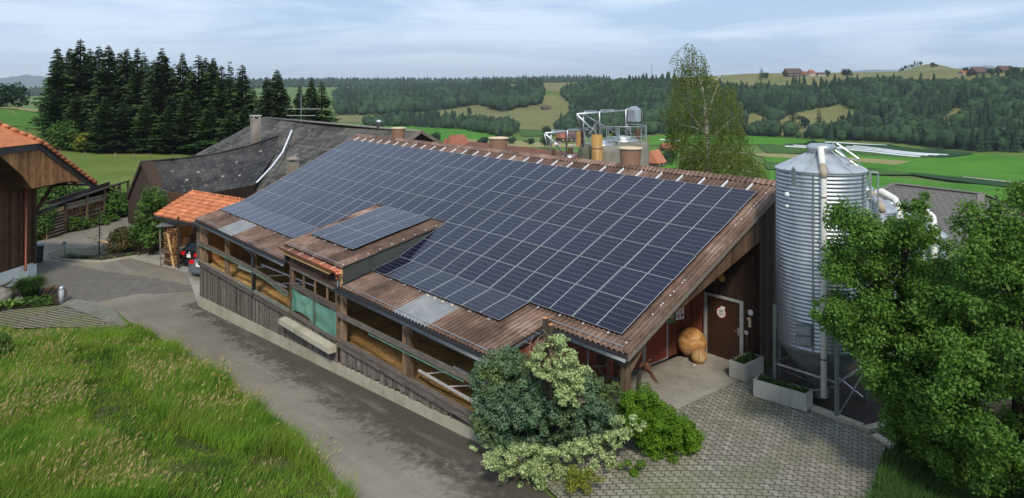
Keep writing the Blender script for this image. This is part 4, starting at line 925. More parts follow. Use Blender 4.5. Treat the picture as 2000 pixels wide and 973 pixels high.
# ---------------------------------------------------------------- solar panels
PW, PH = 1.742, 1.137
def panel_mesh():
    mb = MB(); w, h, t = 1.722, 1.128, .035
    mb.add([(0,0,0),(w,0,0),(w,-h,0),(0,-h,0)], [(3,2,1,0)], .5, 0); mb.uv[0] = [(0,1),(1,1),(1,0),(0,0)]
    mb.add([(0,0,0),(w,0,0),(w,-h,0),(0,-h,0),(0,0,-t),(w,0,-t),(w,-h,-t),(0,-h,-t)], [(0,1,5,4),(1,2,6,5),(2,3,7,6),(3,0,4,7),(4,5,6,7)], .5, 1)
    return mb
pm = panel_mesh(); proto = pm.build('solar_panel', [PANEL_GLASS, PANEL_EDGE], None); pmesh = []
for k in range(5):
    me = proto.data.copy(); me.attributes['tint'].data.foreach_set('value', [k/4.0]*len(me.polygons)); pmesh.append(me)
bpy.data.objects.remove(proto)
mb = MB(); mb.box(-.022,-.6,-.09,.022,.42,-.037); mb.tube([(0,.40,-.06),(0,.44,-.05)], .03, 8); rail_me = mb.build('mounting_rail', WHITE_METAL, None); rail_mesh = rail_me.data; bpy.data.objects.remove(rail_me)
mb = MB(); mb.box(-.02,-.04,-.085,.02,.3,-.037); mb.blob((0,-.05,-.06),.032,1,0); tmp = mb.build('rail_end', GALV, None); end_mesh = tmp.data; bpy.data.objects.remove(tmp)
def array(loc, slope, cells, label, rails=(), ends=()):
    root = thing('solar_array', loc, label, 'solar array', 'solar arrays on the barn roof'); root.rotation_euler = (slope, 0, 0)
    for c, r in cells:
        me = pmesh[random.randrange(5)]; o = bpy.data.objects.new('solar_panel', me); COL.objects.link(o); o.parent = root; o.location = (c*PW, -r*PH, random.uniform(-.002,.002))
        o.rotation_euler = (random.uniform(-.006,.006), random.uniform(-.006,.006), 0)
    for x in rails:
        o = bpy.data.objects.new('mounting_rail', rail_mesh); COL.objects.link(o); o.parent = root; o.location = (x, 0, 0)
    for x, y in ends:
        o = bpy.data.objects.new('rail_end', end_mesh); COL.objects.link(o); o.parent = root; o.location = (x, y, 0)
    return root
cells = [(c, r) for r in range(6) for c in range(15) if not (r >= 4 and 6 <= c <= 8)]
rails = [c*PW+q for c in range(15) for q in (.42, 1.30)]
array((0.01,0,5.24), R(25.36), cells, 'large solar array covering the steep main roof of the barn', rails, [(c*PW+q, -6*PH) for c in (13,14) for q in (.42,1.30)])
ll = [(c, 0) for c in range(6)]
array((-.10,-6.175,2.315), R(14.5), ll[:5]+[(5,0)], 'single row of solar panels on the low roof left of the dormer', (), [(c*PW+q, -PH) for c in range(6) for q in (.42,1.30)])
array((15.75,-6.175,2.315), R(14.5), [(c,0) for c in range(4)], 'single row of solar panels on the low roof right of the dormer', (), [(c*PW+q, -PH) for c in range(4) for q in (.42,1.30)])
array((11.31,-4.19,3.335), R(12.3), [(c,r) for c in range(2) for r in range(3)], 'six solar panels tilted flatter on the dormer roof', (), [(c*PW+q, -3*PH) for c in range(2) for q in (.42,1.30)])

# ---------------------------------------------------------------- roof vents behind the ridge
def vent(x, y, z0, r, h, label, rim=True, neck=.9):
    mb = MB(); mb.lathe([(r*neck,0),(r*neck,.12),(r*.96,h*.6),(r,h-.06),(r,h)], (x,y,z0), 28, True); root = single(mb, 'roof_vent', BROWN_VENT, label, 'roof vent', 'brown vents behind the barn ridge', True)
    if rim:
        mb = MB(); mb.lathe([(r*.93,h-.02),(r*1.13,h),(r*1.13,h+.05),(r*.93,h+.06),(r*.9,h-.25)], (x,y,z0), 28); part(mb, 'rim', VENT_RIM, root, True)
    mb = MB(); mb.box(x-r*1.05,y-r*.9,z0-.75,x+r*1.05,y+r*.9,z0+.04); part(mb, 'base', ROOF_CORR, root)
vent(3.24,1.35,5.18,.38,.80,'brown round vent with mossy rim at the far end of the barn ridge')
vent(12.27,1.20,5.18,.42,.78,'brown round vent with cream rim midway along the barn ridge')
vent(20.32,.98,5.34,.40,.72,'largest looking brown vent with cream rim nearest the near gable')
mb = MB(); mb.lathe([(.42,0),(.16,.52),(.16,.60)], (22.6,2.0,4.55), 24, True); o = single(mb, 'cone_vent', BROWN_VENT, 'brown cone shaped vent low behind the ridge beside the birch', 'roof vent', None, True)
mb = MB(); mb.lathe([(.20,.60),(.22,.62),(.20,.68),(.05,.70)], (22.6,2.0,4.55), 20, True); part(mb, 'cap', GALV, o, True)
mb = MB(); mb.lathe([(.13,-.1),(.13,.1)], (23.3,1.9,4.85), 14, True); single(mb, 'pipe_elbow', WHITE_METAL, 'short shiny pipe end beside the brown cone vent', 'pipe')

# ---------------------------------------------------------------- feed silos
def silo(c, rad, z_base, z_cone, z_sh, z_top, label, ladder=True, hopper=True, seed=0, legs=None):
    root = thing('feed_silo', (c[0], c[1], z_base), label, 'silo', 'galvanised feed silos by the barn')
    mb = MB(); nr = int((z_sh-z_cone)/.10*6); prof = [(rad+.012*math.sin(2*math.pi*i/6), z_cone+(z_sh-z_cone)*i/nr) for i in range(nr+1)]
    mb.lathe(prof, (c[0],c[1],0), 72); part(mb, 'shell', GALV_SH, root, True)
    mb = MB()
    for k in range(5):
        a = seed+k*2*math.pi/5; d = Vector((math.cos(a), math.sin(a), 0)); s_ = Vector((-d.y, d.x, 0)); p = Vector((c[0],c[1],0))+d*(rad+.016)
        mb.beam(p+Vector((0,0,z_cone)), p+Vector((0,0,z_sh)), .05, .006, up=d, tint=.1)
    for k in range(1, 5):
        z = z_cone+(z_sh-z_cone)*k/5
        for j in range(28): a = j*2*math.pi/28; mb.blob((c[0]+math.cos(a)*(rad+.02), c[1]+math.sin(a)*(rad+.02), z), .011, 1, 0)
    part(mb, 'seam', STEEL_DULL, root)
    rc = .33*rad/1.12
    mb = MB(); mb.lathe([(rad+.03,z_sh-.03),(rad+.04,z_sh),(rc,z_top-.10)], (c[0],c[1],0), 36, tint=.5); rf = part(mb, 'roof', GALV_ROOF, root, False)
    mb = MB()
    for k in range(12):
        a = k*2*math.pi/12+.13; p = Vector((c[0]+math.cos(a)*(rad+.02), c[1]+math.sin(a)*(rad+.02), z_sh+.01)); q = Vector((c[0]+math.cos(a)*rc, c[1]+math.sin(a)*rc, z_top-.09)); mb.beam(p, q, .035, .03)
    part(mb, 'rib', GALV_ROOF, rf)
    mb = MB(); mb.lathe([(rc*.96,z_top-.14),(rc*.96,z_top-.02),(rc*1.06,z_top),(rc*1.06,z_top+.10),(rc*.8,z_top+.15),(.01,z_top+.16)], (c[0],c[1],0), 28); part(mb, 'lid', GALV, root, True)
    if hopper:
        mb = MB(); mb.lathe([(rad,z_cone),(rad*.98,z_cone-.06),(.22,z_base+.35),(.20,z_base+.1)], (c[0],c[1],0), 40); part(mb, 'hopper', HOPPER, root, False)
        LG = legs or [seed+.35+k*math.pi/2 for k in range(4)]
        for k in range(4):
            a = LG[k]; x, y = c[0]+math.cos(a)*(rad+.06), c[1]+math.sin(a)*(rad+.06)
            mb = MB(); mb.box(x-.045,y-.045,z_base,x+.045,y+.045,z_cone+.9); part(mb, 'leg', STEEL_DULL, root)
        mb = MB(); P_ = [Vector((c[0]+math.cos(LG[k % 4])*(rad+.06), c[1]+math.sin(LG[k % 4])*(rad+.06), 0)) for k in range(5)]
        for k in range(4):
            mb.beam(P_[k]+Vector((0,0,z_base+.95)), P_[k+1]+Vector((0,0,z_base+.95)), .05, .05); mb.beam(P_[k]+Vector((0,0,z_base+.05)), P_[k+1]+Vector((0,0,z_base+.85)), .035, .02)
        part(mb, 'brace', GALV, root)
    return root
def galv_sh():
    m, nt, b = nmat('galvanised corrugated shell', 0.36, 0.88); v = coords(nt); n1 = noise(nt, coords(nt, (3,3,.6)), 1.5, 5, .7); n2 = noise(nt, v, 14, 3)
    c = ramp(nt, n1, [(0.3, (0.30,0.33,0.36)), (0.7, (0.50,0.53,0.56))]); c = mix(nt, mth(nt, 'MULTIPLY', n2, .3), c, (0.36,0.38,0.41)); setc(nt, b, c)
    nt.links.new(mth(nt, 'MULTIPLY_ADD', n1, .25, .36), b.inputs['Roughness']); return m
GALV_SH = galv_sh()
GALV_ROOF = plain('dusty galvanised roof', (0.46,0.49,0.52), 0.5, 0.45, var=0.3, scale=2.5)
HOPPER = plain('dull galvanised hopper', (0.26,0.29,0.29), 0.5, 0.6, var=0.3, scale=3)
SC = (28.50, -.86)
s1 = silo(SC, 1.12, 0.0, 1.62, 6.22, 6.72, 'largest galvanised feed silo standing at the barn gable', legs=[math.atan2(CAM[1]-SC[1], CAM[0]-SC[0])+R(q) for q in (19,109,199,289)])
toC = np.array([CAM[0]-SC[0], CAM[1]-SC[1]]); toC /= np.hypot(*toC); sdv = np.array([toC[1], -toC[0]])*-1
def around(ang, r, z, c=SC):                        # ang 0 faces the photographer, positive to the right
    a = R(ang); d = toC*math.cos(a)+np.array([RT[0], RT[1]])*math.sin(a); return (c[0]+d[0]*r, c[1]+d[1]*r, z)
mb = MB(); mb.tube([around(4,1.22,.55),around(4,1.22,6.05),around(4,1.20,6.22),around(3,1.10,6.32)], .075, 14); part(mb, 'fill_pipe', WHITE_PIPE, s1, True)
mb = MB(); mb.tube([around(4,1.235,6.10),around(4,1.20,6.25),around(3.5,1.02,6.40)], .088, 14); part(mb, 'pipe_elbow', BEIGE_PIPE, s1, True)
mb = MB(); mb.tube([around(3.5,1.04,6.39),around(1,.40,6.78),around(0,.22,6.74)], .08, 14); part(mb, 'fill_pipe', WHITE_PIPE, s1, True)
mb = MB()
for z in (5.6,4.3,2.6,1.5): mb.tube([around(4,1.22,z),around(4,1.22,z+.03)], .085, 14)
part(mb, 'pipe_clamp', RUST, s1, True)
mb = MB(); L0, L1 = around(62,1.20,0), around(80,1.28,0)
for q in (58, 76):
    mb.beam(around(q,1.36,1.9), around(q,1.36,6.15), .05, .05)
for z in np.arange(2.1,6.2,.42): mb.beam(around(58,1.36,z), around(76,1.36,z), .03, .03)
part(mb, 'ladder', GALV, s1)
mb = MB()
mb.tube([around(76,1.36,6.15),around(74,1.58,6.15)], .02, 6); mb.tube([around(74,1.58,3.2),around(74,1.58,6.15)], .02, 6)
for z in (4.2,4.9,5.5): mb.tube([around(58,1.36,z),around(66,1.62,z),around(76,1.36,z)], .014, 5)
for q in (40, 62):
    mb.tube([around(q,1.15,6.30),around(q,.45,6.72)], .02, 6); mb.tube([around(q,1.15,6.52),around(q,.5,6.90)], .02, 6); mb.tube([around(q,1.15,6.25),around(q,1.15,6.52)], .015, 6)
mb.tube([around(40,1.15,6.52),around(62,1.15,6.52)], .02, 6)
part(mb, 'guard_rail', GALV, s1)
mb = MB(); mb.prism([around(-40,1.145,5.85),around(-33,1.145,5.85),around(-33,1.145,6.28),around(-36.5,1.15,6.36),around(-40,1.145,6.28)], tuple(np.array(around(-36,.02,0))-np.array([SC[0],SC[1],0]))); part(mb, 'hanger_plate', STEEL_DULL, s1)
mb = MB(); mb.blob(around(-48,1.15,5.62), .07, 1, .2); mb.blob(around(-48,1.15,5.32), .045, 1, .3); part(mb, 'patch', WHITE_METAL, s1)
mb = MB(); mb.prism([around(-33,1.15,1.78),around(-10,1.15,1.78),around(-10,1.15,2.35),around(-33,1.15,2.35)], tuple(np.array(around(-21,.02,0))-np.array([SC[0],SC[1],0]))); hp = part(mb, 'inspection_hatch', STEEL_DULL, s1)
mb = MB(); mb.prism([around(-31,1.18,1.84),around(-12,1.18,1.84),around(-12,1.18,2.04),around(-31,1.18,2.04)], tuple(np.array(around(-21,.015,0))-np.array([SC[0],SC[1],0]))); mb.prism([around(-31,1.18,2.09),around(-12,1.18,2.09),around(-12,1.18,2.3),around(-31,1.18,2.3)], tuple(np.array(around(-21,.015,0))-np.array([SC[0],SC[1],0]))); part(mb, 'pane', HOPPER, hp)
mb = MB(); mb.box(26.95,-.35,0,27.03,-.27,3.2); single(mb, 'steel_post', STEEL_DULL, 'tall grey steel post at the left edge of the largest silo', 'post')
def tpos(u, D): p = CAM+ray(u, HORIZON)*D; return (p[0], p[1])
c2 = tpos(1688, 24.6); s2 = silo(c2, 1.0, -1.0, .5, 4.22, 4.82, 'smaller galvanised silo with sloping pipe behind the largest one', seed=.4)
mb = MB(); P = lambda u, v, D: tuple(CAM+ray(u, v)*D)
mb.tube([P(1704,384,24),P(1716,398,23.5),P(1722,412,23.3),P(1722,480,23.3),P(1722,600,23.3)], .10, 12); part(mb, 'fill_pipe', PLASTIC_GREY, s2, True)
mb = MB(); mb.tube([P(1697,383,24.2),P(1703,379,24.1),P(1706,384,24)], .115, 12); part(mb, 'pipe_elbow', BEIGE_PIPE, s2, True); mb = MB(); mb.tube([P(1715,396,23.5),P(1722,406,23.3),P(1723,415,23.3)], .115, 12); part(mb, 'pipe_elbow', BEIGE_PIPE, s2, True)
c3 = tpos(1740, 29); s3 = silo(c3, .95, -1.8, -.4, 3.05, 3.6, 'third galvanised silo mostly hidden by the leafy tree', seed=.9)
mb = MB(); mb.tube([P(1708,386,28.8),P(1713,376,28.7),P(1722,374,28.6),P(1748,390,28),P(1754,402,27.9),P(1754,480,27.9),P(1754,600,27.9)], .135, 14); part(mb, 'fill_pipe', WHITE_PIPE, s3, True)
c4 = tpos(1800, 31.5); s4 = silo(c4, .95, -2.0, -.5, 1.9, 2.5, 'fourth silo glimpsed between the branches farther right', seed=.2)
mb = MB(); mb.tube([P(1805,415,31),P(1812,414,31),P(1822,424,30.5),P(1824,435,30.3),P(1824,600,30.3)], .13, 14); part(mb, 'fill_pipe', WHITE_PIPE, s4, True)
# ---------------------------------------------------------------- tall storage tanks behind the ridge
def tankp(u, D): p = CAM+ray(u, HORIZON)*D; return (p[0], p[1])
def tank(u, D, r, vtop, label):
    c = tankp(u, D); zt = CAM[2]-(vtop-HORIZON)/F_PX*D; zb = G(*c)-.5
    mb = MB(); n = 40; mb.lathe([(r,zb),(r,zt-.25),(r*.96,zt-.08),(r*.86,zt),(r*.3,zt+.08),(.01,zt+.10)], (c[0],c[1],0), n, tint=.5)
    root = single(mb, 'storage_tank', CONC_TANK, label, 'storage tank', 'concrete tanks behind the barn', True)
    mb = MB(); mb.lathe([(r*.35,zt+.05),(r*.35,zt+.22),(r*.2,zt+.28),(.01,zt+.28)], (c[0],c[1],0), 24); mb.lathe([(r*.62,zt),(r*.62,zt+.10),(r*.55,zt+.10),(r*.55,zt)], (c[0],c[1],0), 24); part(mb, 'hatch', GALV, root, True)
    return root, c, zt
tA, cA, zA = tank(1172, 35, 1.06, 284, 'left concrete tank standing just behind the ochre tube')
tB, cB, zB = tank(1216, 36.5, 1.32, 276, 'wide mossy concrete tank at the right of the pair')
tC, cC, zC = tank(1112, 38, 1.0, 312, 'low concrete tank end left of the tall tanks')
def rail_ring(c, r, z, a0, a1, root):
    mb = MB(); n = 14; pts = [(c[0]+r*math.cos(R(a0+(a1-a0)*i/n)), c[1]+r*math.sin(R(a0+(a1-a0)*i/n))) for i in range(n+1)]
    for h in (.45, .95): mb.tube([(x,y,z+h) for x, y in pts], .018, 5)
    for i in range(0, n+1, 2): mb.tube([(pts[i][0],pts[i][1],z),(pts[i][0],pts[i][1],z+.95)], .018, 5)
    part(mb, 'guard_rail', GALV, root)
rail_ring(cB, 1.2, zB-.15, -90, 120, tB); rail_ring(cA, .95, zA-.15, 30, 300, tA); rail_ring(cC, .9, zC-.1, -60, 120, tC)
def p3(u, v, D): return tuple(CAM+ray(u, v)*D)
def q3(x, y, D): return p3(1030+x/5.407, 180+y/5.407, D)
frame = thing('pipe_gantry', q3(760, 540, 35), 'tubular galvanised gantry of hoop frames over the tall tanks', 'gantry')
def hoop(a, b, c_, d, r=.034):
    A, B, Cc, Dd = [Vector(p) for p in (a, b, c_, d)]
    pts = [A, B.lerp(A, .06), B.lerp(Cc, .12), Cc.lerp(B, .12), Cc.lerp(Dd, .06), Dd]; mb = MB(); mb.tube(pts, r, 8); part(mb, 'hoop', GALV, frame, True)
hoop(q3(592,560,34.5), q3(592,203,34.5), q3(752,205,36.0), q3(770,540,36.0)); hoop(q3(765,470,34.8), q3(762,192,34.8), q3(928,190,36.3), q3(940,525,36.3)); hoop(q3(1038,470,36), q3(1040,172,36), q3(1212,175,37.3), q3(1216,495,37.3))
mb = MB(); mb.tube([q3(520,234,34), q3(1110,190,37)], .055, 10); part(mb, 'top_pipe', GALV, frame, True)
mb = MB(); mb.tube([q3(520,236,34), q3(742,455,34.3)], .05, 8); mb.tube([q3(600,238,34.6), q3(985,462,36.5)], .035, 8); mb.tube([q3(520,240,34), q3(575,410,34.5)], .03, 6); mb.tube([q3(1040,340,36), q3(1115,465,36.4)], .035, 6); part(mb, 'brace', GALV, frame, True)
mb = MB(); a = Vector(q3(1128,235,36.6)); h = .36
mb.hexa([tuple(a+Vector(o)) for o in ((-.24,-.24,-h),(.24,-.24,-h),(.24,.24,-h),(-.24,.24,-h),(-.24,-.24,h*.6),(.24,-.24,h*.6),(.24,.24,h*.6),(-.24,.24,h*.6))]); mb.hexa([tuple(a+Vector(o)) for o in ((-.24,-.24,h*.6),(.24,-.24,h*.6),(.24,.24,h*.6),(-.24,.24,h*.6),(-.1,-.1,h*1.15),(.1,-.1,h*1.15),(.1,.1,h*1.15),(-.1,.1,h*1.15))]); part(mb, 'motor_box', GALV, frame)
mb = MB(); mb.tube([q3(640,470,34.6), q3(740,320,35)], .09, 8); mb.tube([q3(740,310,35), q3(775,395,35.2), q3(770,460,35.2)], [.10,.12,.10], 8); part(mb, 'auger', STEEL_DULL, frame, True)
g2 = thing('pipe_gantry', q3(420, 700, 35), 'lower galvanised pipe frame left of the tall tanks', 'gantry'); frame = g2
hoop(q3(250,710,34), q3(250,405,34), q3(405,408,35.3), q3(416,690,35.3), .035); hoop(q3(418,560,34.6), q3(425,395,34.6), q3(545,395,36), q3(572,560,36), .03)
mb = MB(); mb.tube([q3(188,434,33.6), q3(640,398,36)], .045, 8); part(mb, 'top_pipe', GALV, g2, True)
mb = MB(); mb.tube([q3(190,440,33.6), q3(300,545,33.8), q3(430,712,34)], .05, 8); mb.tube([q3(180,440,33.6), q3(225,620,33.8)], .025, 6); mb.tube([q3(405,425,35), q3(510,490,35.6)], .03, 6); part(mb, 'brace', GALV, g2, True)
mb = MB(); mb.blob(q3(300,548,33.7), .09, 1, 0); part(mb, 'joint', WHITE_METAL, g2)
for x, D, lb in ((0, 34, 0),):
    c = tankp(1166, 33.6); mb = MB(); zt = CAM[2]-(263-HORIZON)/F_PX*33.6; zb = 4.3
    mb.lathe([(.26,zb),(.26,zt),(.22,zt),(.22,zb+.1)], (c[0],c[1],0), 24); mb.lathe([(.27,zt-.66),(.275,zt-.63),(.27,zt-.60)], (c[0],c[1],0), 24, mi=1); single(mb, 'vent_tube', [OCHRE_TUBE, BROWN_VENT], 'tall ochre tube in front of the left concrete tank', 'vent tube', None, True)
def boxthing(u0, u1, v0, v1, D, mat, label, name='panel_box', cat='box'):
    a = Vector(p3(u0, v1, D)); b = Vector(p3(u1, v0, D)); mb = MB(); d = Vector((FW[0],FW[1],0))*(b-a).length*.25; r = Vector((RT[0],RT[1],0))*((b-a).dot(Vector((RT[0],RT[1],0)))); up = Vector((0,0,b.z-a.z))
    mb.hexa([tuple(q) for q in (a, a+r, a+r+d, a+d, a+up, a+r+up, a+r+d+up, a+d+up)]); return single(mb, name, mat, label, cat)
boxthing(1126, 1134, 257, 286, 34.2, OCHRE_TUBE, 'narrow ochre duct hanging left of the left tank', 'duct', 'duct')
boxthing(1135, 1142, 258, 282, 34.8, CHAR_WOOD, 'brown duct beside the narrow ochre duct', 'duct', 'duct')
boxthing(1241, 1251, 253, 272, 36.8, CHAR_WOOD, 'brown box behind the railing at the right end of the tanks')
boxthing(1109, 1119, 288, 302, 35.5, CHAR_WOOD, 'dark brown box standing below the lower pipe frame')
boxthing(1076, 1086, 291, 312, 34.5, CHAR_WOOD, 'brown box at the left end of the lower pipe frame')
# ---------------------------------------------------------------- neighbouring roofs
def uvface(mb, pts, u0=0, v0=0, tint=.5, mi=0):
    p = [Vector(q) for q in pts]; ex = (p[1]-p[0]).normalized(); nrm = (p[1]-p[0]).cross(p[-1]-p[0]).normalized(); ey = nrm.cross(ex)
    mb.add([tuple(q) for q in p], [tuple(range(len(p)))], tint, mi); mb.uv[len(mb.f)-1] = [(u0+(q-p[0]).dot(ex), v0+(q-p[0]).dot(ey)) for q in p]
def slab(mb, pts, t=.12, mi=0):                     # a roof sheet with thickness and metre-scaled uv on top
    p = [Vector(q) for q in pts]; uvface(mb, pts, mi=mi); b = [tuple(q-Vector((0,0,t))) for q in p]; n = len(p)
    o = len(mb.v); mb.v += [tuple(q) for q in p]+b; mb.f.append(tuple(o+n+i for i in range(n-1,-1,-1))); mb.m.append(mi); mb.t.append(.3)
    for i in range(n): mb.f.append((o+i, o+n+i, o+n+(i+1) % n, o+(i+1) % n)); mb.m.append(mi); mb.t.append(.3)
def curved_roof(mb, A, B, C_, D_, n=14, m=8, sag=.5):  # A-B ridge, D-C eave; the ridge sags between its ends
    A, B, C_, D_ = [Vector(q) for q in (A, B, C_, D_)]; L = (B-A).length; H = (D_-A).length; o = len(mb.v)
    for j in range(m+1):
        for i in range(n+1):
            s_ = i/n; t = j/m; q = A.lerp(B, s_).lerp(D_.lerp(C_, s_), t); q.z -= sag*math.sin(math.pi*s_)*(1-t*.6)-.04*mnoise.noise(Vector((i*.8,j*.9,0))); mb.v.append(tuple(q))
    for j in range(m):
        for i in range(n):
            mb.f.append((o+j*(n+1)+i, o+(j+1)*(n+1)+i, o+(j+1)*(n+1)+i+1, o+j*(n+1)+i+1)); mb.m.append(0); mb.t.append(.5)
            g = lambda i, j: (i/n*L, j/m*H); mb.uv[len(mb.f)-1] = [g(i,j), g(i,j+1), g(i+1,j+1), g(i+1,j)]
old = thing('farm_building', (-22, 3, -2.8), 'old farm building with sagging dark shingle roofs behind the carport', 'farm building')
A = p3(278,317,54); B = p3(566,259,69); Cc = p3(497,361,56); Dl = p3(308,396,51); Gl = p3(250,386,58)
mb = MB(); curved_roof(mb, A, B, Cc, Dl, sag=.55); part(mb, 'wing_roof', SLATE, old, True)
mb = MB(); a, b, c = Vector(A), Vector(Dl), Vector(Gl)
mb.prism([A, Dl, (Dl[0], Dl[1], -3.2), (Gl[0], Gl[1], -3.2), Gl], tuple(Vector((RT[0],RT[1],0))*.5+Vector((FW[0],FW[1],0))*.8)); part(mb, 'gable_wall', WOOD_DARK, old)
fwd = Vector((FW[0],FW[1],0)); rgt = Vector((RT[0],RT[1],0))
mb = MB(); mb.beam(Vector(A)-fwd*.15, Vector(Dl)-fwd*.15, .10, .30); mb.beam(Vector(A)-fwd*.15, Vector(Gl)-fwd*.15, .10, .30); part(mb, 'barge_board', WOOD_DARK, old)
mb = MB(); curved_roof(mb, A, B, tuple(Vector(Gl)+(Vector(B)-Vector(A))*.9-Vector((0,0,1.6))), tuple(Vector(Gl)-Vector((0,0,.1))), sag=.62); part(mb, 'rear_slope', SLATE, old)
mb = MB(); mb.tube([tuple(Vector(A).lerp(Vector(B), t)+Vector((0,0,.05-.55*math.sin(math.pi*t)))) for t in np.linspace(0,1,16)], .08, 6); part(mb, 'ridge_cap', SLATE_PALE, old, True)
mb = MB(); q0 = Vector(Cc).lerp(Vector(Dl), .9); mb.prism([Cc, tuple(q0), (q0.x, q0.y, -3), (Cc[0], Cc[1], -3)], tuple(fwd*.3)); part(mb, 'wall', WOOD_DARK, old)
E_ = p3(517,230,75); Fp = p3(822,256,53.6); zr2 = CAM[2]-(230-HORIZON)/F_PX*75; E_ = (E_[0], E_[1], zr2); Fp = (Fp[0], Fp[1], zr2)
H_ = p3(440,284,79)
main = thing('farm_building', (-20, 9, -3), 'large old barn with long lichened shingle roof, chimney and antenna', 'farm building')
dn = Vector((0.0,-1.0,0)); k = 9.5; drop = 5.6
Eb = tuple(Vector(E_)+dn*k-Vector((0,0,drop))); Fb = tuple(Vector(Fp)+dn*k-Vector((0,0,drop)))
mb = MB(); curved_roof(mb, E_, Fp, Fb, Eb, 20, 8, .25); part(mb, 'roof', SLATE_PALE, main, True)
Er = tuple(Vector(E_)-dn*9-Vector((0,0,5))); Fr = tuple(Vector(Fp)-dn*9-Vector((0,0,5)))
mb = MB(); mb.add([E_, Er, Fr, Fp], [(0,1,2,3)]); mb.uv[0] = [(0,0),(0,10),(28,10),(28,0)]; part(mb, 'rear_roof', SLATE, main)
Hw = Vector(H_); mb = MB(); uvface(mb, [E_, tuple(Hw), (Eb[0]-6, Eb[1]-1, Eb[2]-1.0), Eb]); part(mb, 'hip_roof', SLATE_PALE, main)
mb = MB(); mb.tube([E_, Fp], .10, 6); mb.tube([E_, tuple(Hw)], .09, 6); part(mb, 'ridge_cap', STONE, main, True)
mb = MB(); g0 = Vector(Fp)-Vector((.4,0,0)); mb.prism([tuple(g0-Vector((0,0,.1))), (g0.x, g0.y-k*.9, Fb[2]+.3), (g0.x, g0.y-k*.9, -4.5), (g0.x, g0.y+8.5, -4.5), (g0.x, g0.y+8.5, Fr[2]+.3)], (-.2,0,0)); part(mb, 'gable_wall', SLATE_PALE, main)
mb = MB(); mb.beam(Fp, Fb, .12, .25); mb.beam(Fp, Fr, .12, .25); part(mb, 'barge_board', WOOD_GREY, main)
mb = MB(); vp = [p3(570,257,66.5), p3(552,300,60.5), p3(531,328,57.5), p3(516,344,56), p3(501,360,54.8)]
for i in range(4): mb.beam(Vector(vp[i])+Vector((0,0,.12)), Vector(vp[i+1])+Vector((0,0,.12)), .13, .05, tint=random.random())
part(mb, 'valley_flashing', WHITE_METAL, old)
def chimney(u, v0, v1, D, w, label, cap):
    b = Vector(p3(u, v1, D)); t = Vector(p3(u, v0, D)); mb = MB(); mb.box(b.x-w/2, b.y-w/2, b.z-.6, b.x+w/2, b.y+w/2, t.z); o = part(mb, 'chimney', CONC_CHIM, main); o['label'] = label
    mb = MB()
    if cap == 'crown':
        for sx in (-1,1):
            for sy in (-1,1): mb.box(t.x+sx*w*.38-.08, t.y+sy*w*.38-.08, t.z, t.x+sx*w*.38+.08, t.y+sy*w*.38+.08, t.z+.22)
        mb.box(t.x-w*.6, t.y-w*.6, t.z+.22, t.x+w*.6, t.y+w*.6, t.z+.32)
    else:
        for sx in (-1,1): mb.box(t.x+sx*w*.3-.04, t.y-.04, t.z, t.x+sx*w*.3+.04, t.y+.04, t.z+.20)
        mb.lathe([(w*.75,.18),(w*.7,.24),(.05,.40)], (t.x,t.y,t.z), 16, True)
    part(mb, 'chimney_cap', CONC_PLANTER if cap == 'crown' else CONC_CHIM, o)
chimney(499, 232, 272, 66, .70, 'tall pale chimney with crowned top', 'crown'); chimney(572, 316, 338, 50, .62, 'short chimney with mushroom cap', 'cap')
b = Vector(p3(740,246,58)); mb = MB(); mb.lathe([(.16,-.6),(.16,.25),(.24,.27),(.24,.42),(.05,.5)], tuple(b), 14, True); single(mb, 'flue', GALV, 'short shiny metal flue on the ridge of the old barn', 'flue', None, True)
mb = MB(); b = Vector(p3(588,236,68)); t = Vector(p3(588,185,68)); mb.tube([b-Vector((0,0,.8)), t], .024, 6); root = single(mb, 'antenna', GALV, 'old television antenna mast on the shingle roof ridge', 'antenna')
mb = MB()
for v, w, off in ((213,1.65,.35),(226,1.35,0)):
    c = Vector(p3(588,v,68)); mb.tube([c-rgt*(w-off), c+rgt*(w+off*.6)], .018, 6)
    for s_ in np.linspace(-.9,.95,7): mb.tube([c+rgt*w*s_-fwd*.35, c+rgt*w*s_+fwd*.35], .012, 4)
part(mb, 'crossbar', GALV, root)
mb = MB(); random.seed(5)
for i in range(26):
    u = random.uniform(320,520); v = random.uniform(300,380); 
patch_pts = [(.25,.55),(.33,.4),(.62,.35),(.55,.62),(.72,.7),(.42,.75),(.8,.25),(.15,.3)]
for s_, t_ in patch_pts:
    q = Vector(A).lerp(Vector(B), s_).lerp(Vector(Dl).lerp(Vector(Cc), s_), t_); q.z -= .55*math.sin(math.pi*s_)*(1-t_*.6)-.06
    ex = (Vector(B)-Vector(A)).normalized()*.28; ey = (Vector(Dl)-Vector(A)).normalized()*.2; mb.add([tuple(q), tuple(q+ex), tuple(q+ex+ey), tuple(q+ey)], [(0,1,2,3)])
part(mb, 'replaced_shingle', STONE, old)
# low brown roof beyond the solar barn
low = thing('farm_building', (9, 8, -4), 'low building with plain brown tile roof just behind the solar barn', 'farm building')
mb = MB(); corr(mb, 1.5, 12.5, [((5.6,3.9),(7.6,4.82),0),((7.6,4.82),(10.5,3.4),0)], amp=.02); part(mb, 'roof', plain('reddish concrete tiles', (.16,.07,.05), .85, var=.35, scale=2), low, True)
mb = MB(); mb.box(1.8,6.4,-6,12.2,10,3.4); part(mb, 'wall', WOOD_DARK, low)
